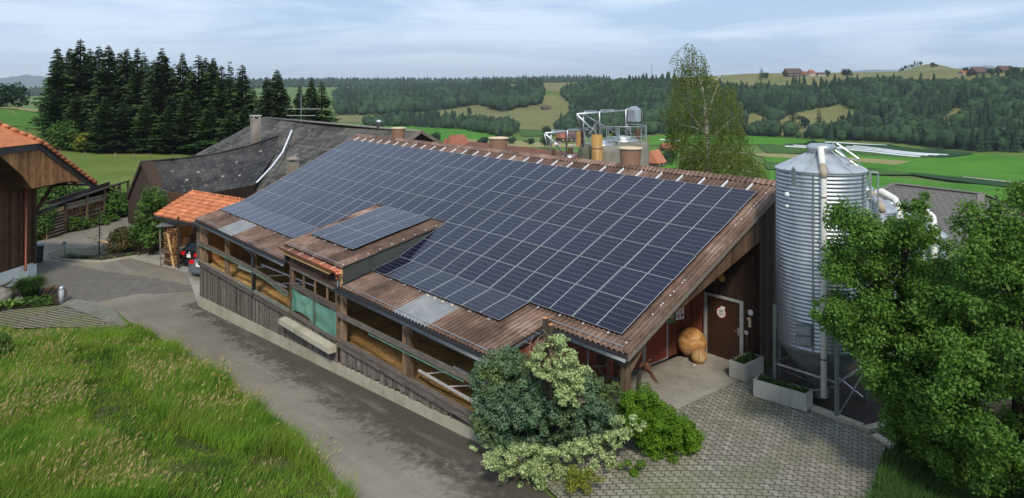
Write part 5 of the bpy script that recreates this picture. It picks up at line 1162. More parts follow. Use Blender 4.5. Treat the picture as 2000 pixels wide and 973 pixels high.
# grey shingle roof on the right
gb = thing('farm_building', tuple(p3(1830,400,48)[:2])+(-4,), 'building with hipped grey shingle roof and white walls behind the silos', 'farm building')
a1, b1 = p3(1748,364,50), p3(1916,373,45.5); zt = (a1[2]+b1[2])/2; a1 = Vector((a1[0],a1[1],zt)); b1 = Vector((b1[0],b1[1],zt)); ax = (b1-a1).normalized(); pr = Vector((ax.y,-ax.x,0))
if pr.dot(fwd) > 0: pr = -pr
w_, dr_ = 7.5, 2.9
e1 = a1-ax*3.2+pr*w_-Vector((0,0,dr_)); e2 = b1+ax*3.2+pr*w_-Vector((0,0,dr_)); e3 = b1+ax*3.2-pr*w_-Vector((0,0,dr_)); e4 = a1-ax*3.2-pr*w_-Vector((0,0,dr_))
mb = MB(); uvface(mb, [a1,b1,e2,e1]); uvface(mb, [b1,a1,e4,e3]); uvface(mb, [a1,e1,e4]); uvface(mb, [b1,e3,e2]); part(mb, 'roof', SHINGLE_GREY, gb)
mb = MB(); 
for p_, q_ in ((a1,b1),(a1,e1),(b1,e2),(b1,e3),(a1,e4)): mb.beam(p_+Vector((0,0,.03)), q_+Vector((0,0,.03)), .42, .05, tint=.8)
part(mb, 'hip_cap', SHINGLE_GREY if False else plain('grey hip caps', (.17,.155,.14), .85), gb)
mb = MB(); ins = .5; c4 = [e1+ax*ins-pr*ins, e2-ax*ins-pr*ins, e3-ax*ins+pr*ins, e4+ax*ins+pr*ins]
mb.hexa([(q.x,q.y,-7) for q in c4]+[(q.x,q.y,e1.z+.1) for q in c4]); part(mb, 'wall', WHITE_WALL, gb)
ws = thing('white_shed', tuple(atD(1800,22)), 'white painted shed wall glimpsed through the leaves', 'shed')
c = atD(1800,22.5); mb = MB(); ex = Vector((RT[0],RT[1],0)); ey = Vector((FW[0],FW[1],0)); c = Vector(c)
mb.hexa([tuple(c+ex*a+ey*b+Vector((0,0,z))) for z in (-.5,1.25) for a, b in ((-1.6,0),(1.7,0),(1.7,2.5),(-1.6,2.5))]); part(mb, 'wall', WHITE_WALL, ws)
mb = MB(); mb.hexa([tuple(c+ex*a+ey*b+Vector((0,0,z))) for z in (1.25,1.32) for a, b in ((-1.8,-.2),(1.9,-.2),(1.9,2.7),(-1.8,2.7))]); part(mb, 'roof', DARK_SHEET, ws)

# ---------------------------------------------------------------- farmhouse at the left edge
K = Vector((-11.8,-13.9,0)); ha = Vector((-.69,.72,0)).normalized(); hb = Vector((.72,.69,0)).normalized()
def h3(a, b, z): q = K+ha*a+hb*b; return (q.x, q.y, z)
house = thing('farmhouse', (-11.8,-13.9,-2.7), 'old timber farmhouse with orange tiled hipped gable and white base', 'house')
AC = -7.5; ZR = 5.2+(7.5-1.6)*.66
mb = MB(); a = 0.0
while a > -15:
    a2 = a-random.uniform(.14,.2); mb.prism([h3(a-.004,.0,-1.9),h3(a2+.004,0,-1.9),h3(a2+.004,0,4.6),h3(a-.004,0,4.6)], tuple(hb*.04)); a = a2
for b0 in np.arange(0,-9,-.22): mb.prism([h3(0,b0-.004,-1.9),h3(0,b0-.216,-1.9),h3(0,b0-.216,2.6),h3(0,b0-.004,2.6)], tuple(ha*.04))
part(mb, 'wall', WOOD_HOUSE, house)
mb = MB()
for a in np.arange(-.7,-15,-.9): mb.prism([h3(a,.04,-1.7),h3(a-.16,.04,-1.7),h3(a-.16,.04,2.4),h3(a,.04,2.4)], tuple(hb*.02))
for z in (-.2,): mb.prism([h3(-.3,.045,z),h3(-15,.045,z),h3(-15,.045,z+.12),h3(-.3,.045,z+.12)], tuple(hb*.05))
mb.prism([h3(.06,.08,-1.9),h3(-.22,.08,-1.9),h3(-.22,.08,2.9),h3(.06,.08,2.9)], tuple(-hb*.3)); part(mb, 'corner_beam', WOOD_HOUSE, house)
mb = MB(); mb.hexa([h3(.05,.06,-3.4),h3(-15,.06,-3.4),h3(-15,-9,-3.4),h3(.05,-9,-3.4),h3(.05,.06,-1.85),h3(-15,.06,-1.85),h3(-15,-9,-1.85),h3(.05,-9,-1.85)]); part(mb, 'plinth', WHITE_WALL, house)
mb = MB(); B0 = 1.5                                 # gable boards with the two arches cut below them
def arch_low(a):
    if a > -.2: return 2.77-(a+.2)*.0+.0 if a < .2 else 2.77+.10*math.sin((a-.2)/2.3*math.pi)-(a-.2)/2.3*.45
    if a > -2.15: return 2.72
    return 2.72+min(2.3, 1.15*(-(a+2.15))**.75)
a = 2.55
while a > -13:
    a2 = a-random.uniform(.15,.24); top = lambda q: min(5.05, 2.33+(2.8-q)*.652-.12) if q > AC else 5.05
    if top(a2)-arch_low(a2) > .03: mb.prism([h3(a-.004,B0,arch_low(a)),h3(a2+.004,B0,arch_low(a2)),h3(a2+.004,B0,top(a2)),h3(a-.004,B0,max(top(a),arch_low(a)+.02))], tuple(hb*.03))
    a = a2
part(mb, 'gable_boards', WOOD_GABLE, house)
mb = MB(); prev = None
for a in np.linspace(-2.15,-6.5,16):                # curved soffit of the big arch
    z = arch_low(a)
    if prev: mb.add([h3(prev[0],B0,prev[1]),h3(a,B0,z),h3(a,.05,z),h3(prev[0],.05,prev[1])], [(0,1,2,3)])
    prev = (a, z)
mb.add([h3(-2.15,B0,2.72),h3(-.2,B0,2.76),h3(-.2,.05,2.76),h3(-2.15,.05,2.72)], [(0,1,2,3)])
part(mb, 'arch_soffit', WOOD_HOUSE, house)
mb = MB(); mb.beam(h3(1.2,.1,2.3), h3(-.1,.0,.9), .14, .14); mb.beam(h3(2.3,.9,2.25), h3(-.1,.9,3.9), .12, .14); mb.beam(h3(0,-.05,2.5), h3(2.6,-.05,2.3), .14, .16); part(mb, 'eave_brace', WOOD_HOUSE, house)
def tiles(mb, o, ex, ey, nx, ny, w=.30, h=.38, clip=None):
    """tile courses: each row a row of slightly rounded tiles, the row above lying over it; o = lower start, ey uphill"""
    nrm = ex.cross(ey).normalized()
    for j in range(ny):
        for i in range(nx):
            p = o+ex*(i*w)+ey*(j*h)
            if clip and not clip(i, j): continue
            t = random.random(); a, b = .055, .0; V = []
            for s_ in (0, 1):
                lift = nrm*(.045 if s_ == 0 else .0)
                for k2, hh in ((0,.0),(.25,.035),(.5,.045),(.75,.035),(1.0,.0)): V.append(p+ex*(w*k2*.97)+ey*(s_*h*1.06)+nrm*hh+lift)
            mb.add([tuple(q) for q in V], [(0,1,6,5),(1,2,7,6),(2,3,8,7),(3,4,9,8),(4,3,2,1,0)], t)
# hip plane
hipfront_r = Vector(h3(-1.45,1.72,5.18)); hip_top = Vector(h3(AC,-2.2,ZR)); hipfront_l = Vector(h3(2*AC+1.45,1.72,5.18))
exv = (hipfront_l-hipfront_r).normalized(); mid = (hipfront_l+hipfront_r)/2; up_ = (hip_top-mid); eyv = up_.normalized(); HL = up_.length; WL = (hipfront_l-hipfront_r).length
mb = MB(); mb.add([tuple(hipfront_r), tuple(hipfront_l), tuple(hip_top)], [(0,1,2)], .5)
tiles(mb, hipfront_r+Vector((0,0,.02)), exv, eyv, int(WL/.30), int(HL/.38), clip=lambda i, j: (j*.38/HL)*WL/2-.05 < i*.30+.15 < WL-(j*.38/HL)*WL/2)
part(mb, 'hip_roof', TILE, house)
mb = MB(); ev_f = Vector(h3(2.85,1.72,2.33)); rf_t = Vector(h3(-1.45,1.72,5.18)); back = -hb*14; rid = Vector(h3(AC,-2.2,ZR)); rid_b = Vector(h3(AC,-12.3,ZR))
mb.add([tuple(ev_f), tuple(ev_f+back), tuple(rid_b), tuple(rid), tuple(rf_t)], [(0,1,2,3,4)], .5)
ev2 = Vector(h3(2*AC-2.85,1.72,2.33)); rf2 = Vector(h3(2*AC+1.45,1.72,5.18)); mb.add([tuple(ev2), tuple(rf2), tuple(rid), tuple(rid_b), tuple(ev2+back)], [(0,1,2,3,4)], .5)
part(mb, 'roof', TILE, house)
mb = MB()                                           # rounded verge and hip tiles
def caps(p, q, n, r=.11):
    for i in range(n):
        a, b = p.lerp(q, i/n), p.lerp(q, (i+1.08)/n); mb.tube([a+Vector((0,0,.05)), b+Vector((0,0,.0))], [r*1.1, r*.85], 8, tint=random.random())
caps(ev_f, rf_t, 13); caps(hipfront_r, hip_top, 18, .12)
part(mb, 'verge_tile', TILE, house, True)
mb = MB(); mb.beam(Vector(h3(2.8,1.56,2.18)), Vector(h3(-1.55,1.56,5.02)), .08, .34, up=(0,0,1)); mb.prism([h3(-1.5,1.56,5.14),h3(-13,1.56,5.14),h3(-13,1.56,4.80),h3(-1.75,1.56,4.80)], tuple(hb*.06)); part(mb, 'fascia', TRIM_GREY, house)
g = gutter('gutter', ZINC, 0, 1, 0, 0, .01, house); bpy.data.objects.remove(g)
mb = MB(); mb.tube([h3(2.95,1.7,2.22), h3(2.95,-10,2.22)], .08, 8); part(mb, 'gutter', ZINC, house, True)
mb = MB(); mb.tube([h3(2.95,1.6,2.2),h3(2.85,1.5,2.0),h3(1.2,.7,1.35),h3(.05,.35,.95),h3(-.25,.25,.80),h3(-.28,.25,.5),h3(-.28,.25,-1.9)], .055, 8); part(mb, 'downpipe', ZINC, house, True)
mb = MB(); mb.tube([h3(-.95,.22,2.6),h3(-.95,.22,-1.9),h3(-1.05,.3,-2.1)], .07, 8); part(mb, 'downpipe', COPPER, house, True)

# ---------------------------------------------------------------- carport with tile roof
cp_ = thing('carport', tuple(atD(360,44)), 'open carport with orange tile roof at the far end of the barn', 'carport')
eL, eR = Vector(p3(302,421,45)), Vector(p3(386,438.5,42.2)); rL, rR = Vector(p3(375,375,47.4)), Vector(p3(472,391,44.0)); zz = (eL.z+eR.z)/2; eL.z = eR.z = zz; zz = (rL.z+rR.z)/2; rL.z = rR.z = zz
eR2 = eR+(eR-eL)*.25; rR2 = rR+(rR-rL)*.15
exv = (eR2-eL).normalized(); up0 = (rL-eL); nrm = exv.cross(up0).normalized(); eyv = nrm.cross(exv)
if eyv.z < 0: eyv = -eyv
Wd = (eR2-eL).length; Hd = up0.dot(eyv); sh = up0.dot(exv)
mb = MB(); mb.add([tuple(eL), tuple(eR2), tuple(rR2), tuple(rL)], [(0,1,2,3)], .5); nj = int(Hd/.36)
for j in range(nj):
    s_ = sh*(j/nj); tiles(mb, eL+exv*s_+eyv*(j*.36)+Vector((0,0,.02)), exv, eyv, int((Wd-.0)/.27), 1, w=.27, h=.36)
part(mb, 'roof', TILE, cp_)
mb = MB()
for p_, q_, n_ in ((eL, rL, 9), (rL, rR2, 16)):
    for i in range(n_): a, b = p_.lerp(q_, i/n_), p_.lerp(q_, (i+1.08)/n_); mb.tube([a+Vector((0,0,.06)), b+Vector((0,0,.02))], [.10,.08], 8)
part(mb, 'ridge_tile', TILE, cp_, True)
bk = -(rL-eL); mb = MB(); mb.add([tuple(rL), tuple(rR2), tuple(rR2+Vector((FW[0],FW[1],0))*3-Vector((0,0,1.2))), tuple(rL+Vector((FW[0],FW[1],0))*3-Vector((0,0,1.2)))], [(0,1,2,3)], .5); part(mb, 'rear_roof', TILE, cp_)
mb = MB(); mb.beam(eL-Vector((0,0,.08)), eR2-Vector((0,0,.08)), .10, .16); part(mb, 'gutter', ZINC, cp_)
mb = MB(); fr = []
for u, D in ((348.5,43.4),(322,48)):
    b = Vector(atD(u, D)); mb = MB(); mb.box(b.x-.055, b.y-.055, b.z-.2, b.x+.055, b.y+.055, zz-.9+(.5 if D > 45 else 0)); part(mb, 'post', WOOD_DARK, cp_)
wb = [Vector(atD(u, D)) for u, D in ((326,50),(420,48.5))]; mb = MB(); mb.prism([tuple(wb[0]-Vector((0,0,.3))), tuple(wb[1]-Vector((0,0,.3))), (wb[1].x,wb[1].y,.9), (wb[0].x,wb[0].y,.9)], tuple(fwd*.15)); part(mb, 'rear_wall', WOOD_HOUSE, cp_)
def logs(name, O, ex, up, nrm, w, h, size, label, kind='stuff', shape=None):
    mb = MB(); ny = int(h/size); random.seed(11)
    for j in range(ny):
        x = 0
        while x < w:
            s_ = size*random.uniform(.7,1.25)
            if shape is None or shape(x/w, j/ny):
                c = O+ex*(x+s_/2)+up*(j*size+size*.5)+nrm*random.uniform(-.05,.03); n = random.choice((3,4,5)); a0 = random.random()*6
                V = [tuple(c+ex*math.cos(a0+6.283*k/n)*s_*.52+up*math.sin(a0+6.283*k/n)*s_*.5) for k in range(n)]; V2 = [tuple(Vector(q)-nrm*.3) for q in V]
                mb.add(V+V2, [tuple(range(n)), tuple(range(2*n-1,n-1,-1))]+[(i, n+i, n+(i+1) % n, (i+1) % n) for i in range(n)])
            x += s_
    o = mb.build(name, FIREWOOD, None); tag(o, label, None, None, kind); return o
b0 = Vector(atD(319,44.3)); b1_ = Vector(atD(345,43.6)); ex = (b1_-b0); L_ = ex.length; ex.normalize()
logs('firewood_stack', b0+Vector((0,0,.1)), ex, Vector((0,0,1)), -fwd, L_, 2.35, .15, 'split firewood stacked under the carport roof edge')
mb = MB()
mb.beam(b0-fwd*.35+rgt*.02, b0-fwd*.25+Vector((0,0,2.2))-rgt*.1, .08, .06); mb.beam(b0-fwd*.35+rgt*.9, b0-fwd*.3+rgt*.75+Vector((0,0,1.9)), .07,.05)
for z in (.45,1.0): mb.beam(b0-fwd*.38+Vector((0,0,z+.1)), b0-fwd*.38+ex*L_*.75+Vector((0,0,z)), .05, .08)
single(mb, 'wood_rack', WOOD_RAIL, 'grey wooden rack holding the firewood beside the carport', 'rack')
mb = MB(); mb.beam(b0-fwd*.75+rgt*1.0+Vector((0,0,0)), b0-fwd*.4+rgt*.45+Vector((0,0,2.0)), .12, .04); single(mb, 'plank', WOOD_NEW, 'pale plank leaning against the carport firewood', 'plank')
mb = MB(); c = b0+Vector((0,0,2.45)); V = []; n = 18
for i in range(n+1):
    for s_ in (0, 1): q = c+rgt*(-.25+1.05*i/n)-fwd*(.45-.9*s_)+Vector((0,0,.03*math.sin(i*1.9)+.12*s_)); V.append(tuple(q))
mb.add(V, [(2*i, 2*i+2, 2*i+3, 2*i+1) for i in range(n)]); single(mb, 'sheet_metal', GALV, 'short corrugated metal sheet lying on top of the firewood', 'sheet')
c = Vector(atD(359,45)); c.z += 2.0; mb = MB(); mb.box(c.x-.35,c.y-.35,c.z-.32,c.x+.35,c.y+.35,c.z+.32); o = single(mb, 'crate', ORANGE_PL, 'orange crate on the shelf under the carport', 'crate')
mb = MB(); mb.beam(c-rgt*.6-Vector((0,0,.38)), c+rgt*1.4-Vector((0,0,.30)), .6, .06); mb.beam(c-rgt*.4-Vector((0,0,.4)), c-rgt*.4-Vector((0,0,2.1)), .08,.08); mb.beam(c+rgt*.5-Vector((0,0,.4)), c+rgt*.5-Vector((0,0,2.1)), .08,.08); single(mb, 'shelf', WOOD_HOUSE, 'rough wooden shelf under the carport roof', 'shelf')

# ---------------------------------------------------------------- cars
def car(loc, rz, paint, hatch, label):
    root = thing('parked_car', loc, label, 'car', 'cars parked by the carport', rz)
    L, W = (4.15, 1.76) if hatch else (4.5, 1.76); zb = .22
    # side profile: x from the rear (0) to the front (L)
    if hatch: prof = [(0.05,.55),(0.0,.80),(.12,1.02),(.55,1.44),(1.2,1.54),(2.1,1.52),(2.95,1.05),(3.9,.92),(4.12,.72),(4.15,.42)]
    else: prof = [(0.04,.50),(0.0,.75),(.10,.98),(.85,1.03),(1.45,1.40),(2.1,1.44),(2.6,1.40),(3.3,.98),(4.2,.88),(4.45,.68),(4.5,.42)]
    secs = []; mb = MB(); n = len(prof); V = []
    for x, z in prof:
        inset = .16 if z > 1.2 else (.05 if z > .9 else 0.0)
        w = W/2-inset; V += [(x,-W/2+.03,zb+.03),(x,-W/2,.55 if z > .6 else z*.8),(x,-w,z-.03),(x,-w*.6,z),(x,0,z+.01),(x,w*.6,z),(x,w,z-.03),(x,W/2,.55 if z > .6 else z*.8),(x,W/2-.03,zb+.03)]
    F = [(i*9+j, i*9+j+1, (i+1)*9+j+1, (i+1)*9+j) for i in range(n-1) for j in range(8)]+[tuple(range(8,-1,-1)), tuple((n-1)*9+k for k in range(9))]
    mb.add(V, F); body = lpart(mb, 'body', paint, root, True)
    mb = MB()
    if hatch: mb.quad((.16,-.60,1.04),(.16,.60,1.04),(.52,.52,1.40),(.52,-.52,1.40)); mb.quad((2.2,-.6,1.50),(2.9,-.7,1.10),(2.9,.7,1.10),(2.2,.6,1.50))
    else: mb.quad((.88,-.62,1.05),(.88,.62,1.05),(1.42,.54,1.39),(1.42,-.54,1.39)); mb.quad((2.65,-.55,1.39),(3.25,-.66,1.01),(3.25,.66,1.01),(2.65,.55,1.39))
    for v in range(len(mb.v)): x, y, z = mb.v[v]; mb.v[v] = (x-.02 if x < 1.5 else x+.02, y, z+.03)
    lpart(mb, 'window', CAR_GLASS, root)
    for s_ in (-1, 1):
        mb = MB(); mb.box(.6 if hatch else 1.3, s_*(W/2-.09), .98, 2.6 if hatch else 2.9, s_*(W/2-.075), 1.32); lpart(mb, 'side_window', CAR_GLASS, root)
        mb = MB(); mb.hexa([(-.015,s_*.42,.80),(-.015,s_*.80,.80),(.12,s_*.86,.80),(.12,s_*.42,.80),(.03,s_*.46,1.0),(.03,s_*.82,.98),(.14,s_*.86,.98),(.14,s_*.46,1.0)]); lpart(mb, 'tail_lamp', TAIL_RED, root)
        for x in (.78, L-.85):
            mb = MB(); mb.lathe([(.02,-.1),(.31,-.1),(.32,0),(.31,.1),(.02,.1)], (0,0,0), 20); w = lpart(mb, 'wheel', RUBBER, root, True); w.rotation_euler = (R(90),0,0); w.location = (x, s_*(W/2-.10), .32)
            mb = MB(); mb.lathe([(.01,-.112),(.2,-.112),(.2,.112),(.01,.112)], (0,0,0), 14); rm = mb.build('rim', GALV, None); rm.parent = w
    mb = MB(); mb.box(-.05,-.80,.36,.08,.80,.58); lpart(mb, 'bumper', paint, root)
    mb = MB(); mb.box(-.035,-.16,.70,-.01,.16,.90); lpart(mb, 'number_plate', PAPER, root)
    mb = MB(); mb.lathe([(.06,0),(.05,.015)], (0,0,0), 12, True); bd = lpart(mb, 'badge', WHITE_METAL, root); bd.rotation_euler = (0,R(-90),0); bd.location = (.03,0,.97)
    return root
cp1 = atD(369, 43.3); car(tuple(cp1), math.atan2(FW[1]*.8+RT[1]*.45, FW[0]*.8+RT[0]*.45), BLACK_PAINT, True, 'black hatchback parked under the carport seen from behind')
cp2 = atD(387, 41.2); car(tuple(cp2), math.atan2(FW[1]*.8+RT[1]*.45, FW[0]*.8+RT[0]*.45), SILVER_PAINT, False, 'grey blue saloon car half hidden by the barn corner')

# ---------------------------------------------------------------- woodshed along the drive
wl0, wr0 = Vector(at(88,468)), Vector(at(246,417)); dirw = (wr0-wl0); dirw.z = 0; Lw = dirw.length; dirw.normalize(); nw = Vector((dirw.y,-dirw.x,0))
if nw.dot(fwd) > 0: nw = -nw
zt0 = CAM[2]-(408-HORIZON)/F_PX*(wl0-Vector(CAM)).dot(Vector(FW)); zt1 = CAM[2]-(355-HORIZON)/F_PX*(wr0-Vector(CAM)).dot(Vector(FW))
shed = thing('wood_shed', tuple(wl0), 'long low open woodshed with grey slats beside the uphill drive', 'shed')
def ws_(s_, z, off=0.0): q = wl0+dirw*(Lw*s_)+nw*off; return (q.x, q.y, z)
gz0, gz1 = wl0.z, wr0.z
zg = lambda s_: gz0+(gz1-gz0)*s_
ztp = lambda s_: zt0+(zt1-zt0)*s_
mb = MB(); mb.hexa([ws_(-.04,ztp(-.04)+.0,.25),ws_(1.02,ztp(1.02),.25),ws_(1.02,ztp(1.02)-.45,-1.6),ws_(-.04,ztp(-.04)-.45,-1.6),ws_(-.04,ztp(-.04)+.1,.25),ws_(1.02,ztp(1.02)+.1,.25),ws_(1.02,ztp(1.02)-.35,-1.6),ws_(-.04,ztp(-.04)-.35,-1.6)]); part(mb, 'roof', WOOD_DARK, shed)
for s_ in (.0,.2,.45,.67,.88,1.0):
    mb = MB(); mb.prism([ws_(s_-.009,zg(s_)-.2,.12),ws_(s_+.009,zg(s_)-.2,.12),ws_(s_+.009,ztp(s_),.12),ws_(s_-.009,ztp(s_),.12)], tuple(nw*.10)); part(mb, 'post', WOOD_POST, shed)
mb = MB()
for q, (s0, s1) in enumerate(((.0,.2),(.2,.88),(.88,1.0))):
    hs = {0: [.15,.4,.62,.85,1.08,1.3,1.55], 1: [.75,1.1,1.72,1.84,1.96,2.08], 2: [.15,.4,.62,.85,1.08,1.3,1.55]}[q]
    for h in hs: mb.prism([ws_(s0,zg(s0)+h,.10),ws_(s1,zg(s1)+h,.10),ws_(s1,zg(s1)+h+.10,.10),ws_(s0,zg(s0)+h+.10,.10)], tuple(nw*.03))
part(mb, 'slat', WOOD_SLAT, shed)
mb = MB(); mb.prism([ws_(.02,zg(0)+1.75,.08),ws_(.19,zg(.2)+1.75,.08),ws_(.19,zg(.2)+2.1,.08),ws_(.02,zg(0)+2.0,.08)], tuple(nw*.02)); part(mb, 'light_board', WOOD_NEW, shed)
mb = MB(); mb.prism([ws_(0,zg(0)-.3,-1.4),ws_(1,zg(1)-.3,-1.4),ws_(1,ztp(1),-1.4),ws_(0,ztp(0),-1.4)], tuple(-nw*.1)); part(mb, 'rear_wall', WOOD_DARK, shed)
logs('firewood_stack', wl0+Vector((0,0,.05)), (Vector(ws_(1,zg(1)))-Vector(ws_(0,zg(0)))).normalized(), Vector((0,0,1)), nw, Lw, min(zt0-gz0,zt1-gz1)-.35, .19, 'split firewood filling the long slatted woodshed')
# ---------------------------------------------------------------- lane, yard, pavings
def gp(u, v): q = at(u, v); return (q[0], q[1])
ROAD = [(-.1,-8.28),(24.2,-8.28),(26.6,-8.9),(28.2,-7.9),(30.2,-9.2),(32,-12.6)]+[gp(*p) for p in ((680,973),(560,850),(440,750),(330,680),(272,640),(225,606),(180,590),(125,600),(68,545),(60,500),(75,472),(150,447),(245,424),(262,406),(300,398),(330,430),(330,487),(392,500))]
drape('lane', ROAD, .8, .012, ASPHALT)
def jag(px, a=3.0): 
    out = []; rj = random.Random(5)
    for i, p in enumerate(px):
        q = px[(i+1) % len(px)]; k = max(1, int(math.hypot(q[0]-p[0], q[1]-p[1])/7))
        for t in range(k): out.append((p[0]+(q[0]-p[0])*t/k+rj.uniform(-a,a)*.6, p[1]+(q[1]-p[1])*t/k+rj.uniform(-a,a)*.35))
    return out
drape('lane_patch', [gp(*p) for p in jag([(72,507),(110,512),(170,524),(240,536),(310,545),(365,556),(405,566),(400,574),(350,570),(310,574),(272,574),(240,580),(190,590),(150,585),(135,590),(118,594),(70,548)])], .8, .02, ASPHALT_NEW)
drape('concrete_apron', [gp(*p) for p in ((248,504),(330,488),(420,470),(420,505),(392,551),(368,541))]+[(-.15,-8.3),(-.15,-5)], .7, .03, CONC_FLOOR)
drape('entrance_floor', [(23.95,-6.45),(26.42,-6.35),(26.42,-.36),(23.95,-.36)], .5, .03, CONC_FLOOR)
drape('paving', [(26.43,-6.4),(26.43,-.3),(27.2,-1.1),(28.7,-1.55),(30.0,-1.75),(30.7,-2.1),(31.0,-3.2),(31.4,-4.6),(32.6,-9.2),(30.2,-9.3),(28.2,-7.95),(26.6,-8.8),(24.3,-8.2),(24.3,-6.5)], .45, .03, PAVING)
drape('paving', [gp(*p) for p in ((-60,650),(-60,628),(10,607),(118,597),(160,612),(250,637),(120,640),(20,643))], .7, .03, PAVE_STRIP)
drape('paving', [gp(*p) for p in ((118,596),(135,588),(175,589),(225,607),(252,638),(160,611))], .6, .034, PAVE_SMALL)
drape('paving', [gp(*p) for p in ((92,497),(120,487),(230,482),(232,496),(130,505),(100,508))], .8, .034, PAVE_STRIP)
MEADOW = [gp(*p) for p in ((700,1010),(680,973),(560,850),(440,750),(330,680),(270,640),(120,641),(20,645),(-120,648),(-260,1010))]
drape('meadow_soil', MEADOW, .7, .02, MEADOW_SOIL)
drape('verge_soil', [gp(*p) for p in ((598,882),(612,888),(648,925),(694,973),(725,1010),(668,1010),(640,958),(606,905))], .4, .035, VERGE)
drape('verge_soil', [gp(*p) for p in ((236,638),(262,637),(300,660),(330,680),(300,672),(262,652))], .4, .035, VERGE)
drape('lawn', [gp(*p) for p in ((20,646),(120,642),(235,638),(250,648),(150,665),(30,672))], .5, .05, LAWN)
drape('soil_bed', [(26.47,-.25),(27.15,-1.0),(28.7,-1.45),(30.0,-1.65),(31.0,-2.0),(33,-1),(33,3),(26.47,3)], .6, .02, SOIL)
def gr_band(px, mat, name='flower_bed', dz=.05): return drape(name, [gp(*p) for p in px], .6, dz, mat)
gr_band(((118,502),(180,500),(262,490),(330,484),(268,500),(200,511),(125,510)), SOIL); gr_band(((-30,560),(110,565),(118,596),(10,606),(-30,612)), SOIL)
drape('grass_patch', [(30.9,-2.2),(33.5,-2.0),(37,-4),(37,-12),(33,-12),(31.5,-4.6),(31.1,-3.2)], .6, .03, MEADOW_SOIL)
mb = MB(); mb.hexa([(28.3,-1.72,-.1),(29.98,-1.80,-.1),(29.98,-1.60,-.1),(28.3,-1.52,-.1),(28.3,-1.72,.12),(29.98,-1.80,.12),(29.98,-1.60,.12),(28.3,-1.52,.12)]); mb.hexa([(29.98,-1.8,-.1),(30.2,-1.8,-.1),(30.75,-.3,-.1),(30.5,-.3,-.1),(29.98,-1.8,.12),(30.2,-1.8,.12),(30.75,-.3,.12),(30.5,-.3,.12)])
single(mb, 'kerb', CONCRETE, 'low concrete kerb round the foot of the largest silo', 'kerb')
mb = MB(); mb.hexa([(30.3,-1.95,-.1),(31.3,-2.35,-.1),(31.3,-2.15,-.1),(30.35,-1.75,-.1),(30.3,-1.95,.08),(31.3,-2.35,.08),(31.3,-2.15,.08),(30.35,-1.75,.08)]); single(mb, 'kerb', CONCRETE, 'short concrete kerb stone leading into the tall grass', 'kerb')

# ---------------------------------------------------------------- planters and things by the entrance
def planter(o, ex, w, d, h, label, seed):
    ex = Vector(ex).normalized(); ey = Vector((-ex.y, ex.x, 0)); o = Vector(o); t = .05; f = .05
    q = lambda a, b, z: tuple(o+ex*a+ey*b+Vector((0,0,z)))
    root = thing('planter', tuple(o+ex*w/2+ey*d/2), label, 'planter')
    mb = MB()
    def bx(a0, b0, z0, a1, b1, z1): mb.hexa([q(a0,b0,z0),q(a1,b0,z0),q(a1,b1,z0),q(a0,b1,z0),q(a0,b0,z1),q(a1,b0,z1),q(a1,b1,z1),q(a0,b1,z1)], .5)
    bx(0,0,f,w,t,h); bx(0,d-t,f,w,d,h); bx(0,t,f,t,d-t,h); bx(w-t,t,f,w,d-t,h); bx(t,t,f,w-t,d-t,f+.1); bx(.1,.05,0,.2,d-.05,f-.003); bx(w-.2,.05,0,w-.1,d-.05,f-.003)
    part(mb, 'trough', CONC_PLANTER, root)
    mb = MB(); bx(t,t,f+.11,w-t,d-t,h-.07); part(mb, 'soil', SOIL, root)
    n = int(w*d*1500); P = np.array([q(random.uniform(t,w-t), random.uniform(t,d-t), h-.06+random.random()**2*.14) for _ in range(n)])
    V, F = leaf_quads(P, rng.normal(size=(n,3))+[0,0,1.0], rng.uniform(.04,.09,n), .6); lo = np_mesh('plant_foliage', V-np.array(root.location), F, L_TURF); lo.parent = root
    return root
planter((26.12,-1.50,0), (1,.0,0), .50, 1.0, .52, 'square ended concrete planter beside the brown door', 1)
planter((27.28,-2.14,0), (1.39,.19,0), 1.42, .42, .50, 'long concrete planter trough in front of the largest silo', 2)
mb = MB(); mb.blob((24.400,-0.890,.42), (.455,.455,.43), 4, .05, 1.1, seed=2.0); root = single(mb, 'wooden_sculpture', CARVED, 'carved honey coloured sculpture of a large and a small wooden ball', 'sculpture', None, True)
SX, SY = 24.930, -1.270
mb = MB(); mb.blob((SX,SY,.235), (.24,.24,.235), 4, .05, 1.2, seed=5.0); part(mb, 'small_ball', CARVED, root, True)
mb = MB(); 
d3 = Vector((CAM[0]-SX, CAM[1]-SY, 0)).normalized(); mb.tube([tuple(Vector((SX,SY,.24))+d3*.235*math.cos(a)+Vector((0,0,.235*math.sin(a)))) for a in np.linspace(-.3,1.45,8)], [.004,.009,.011,.012,.011,.009,.007,.003], 5); part(mb, 'crack', BARK, root)
mb = MB(); mb.blob((24.95,-1.55,.04), (.09,.06,.045), 2, .2); single(mb, 'pebble', STONE, 'small tan stone on the floor beside the wooden sculpture', 'stone', None, True)
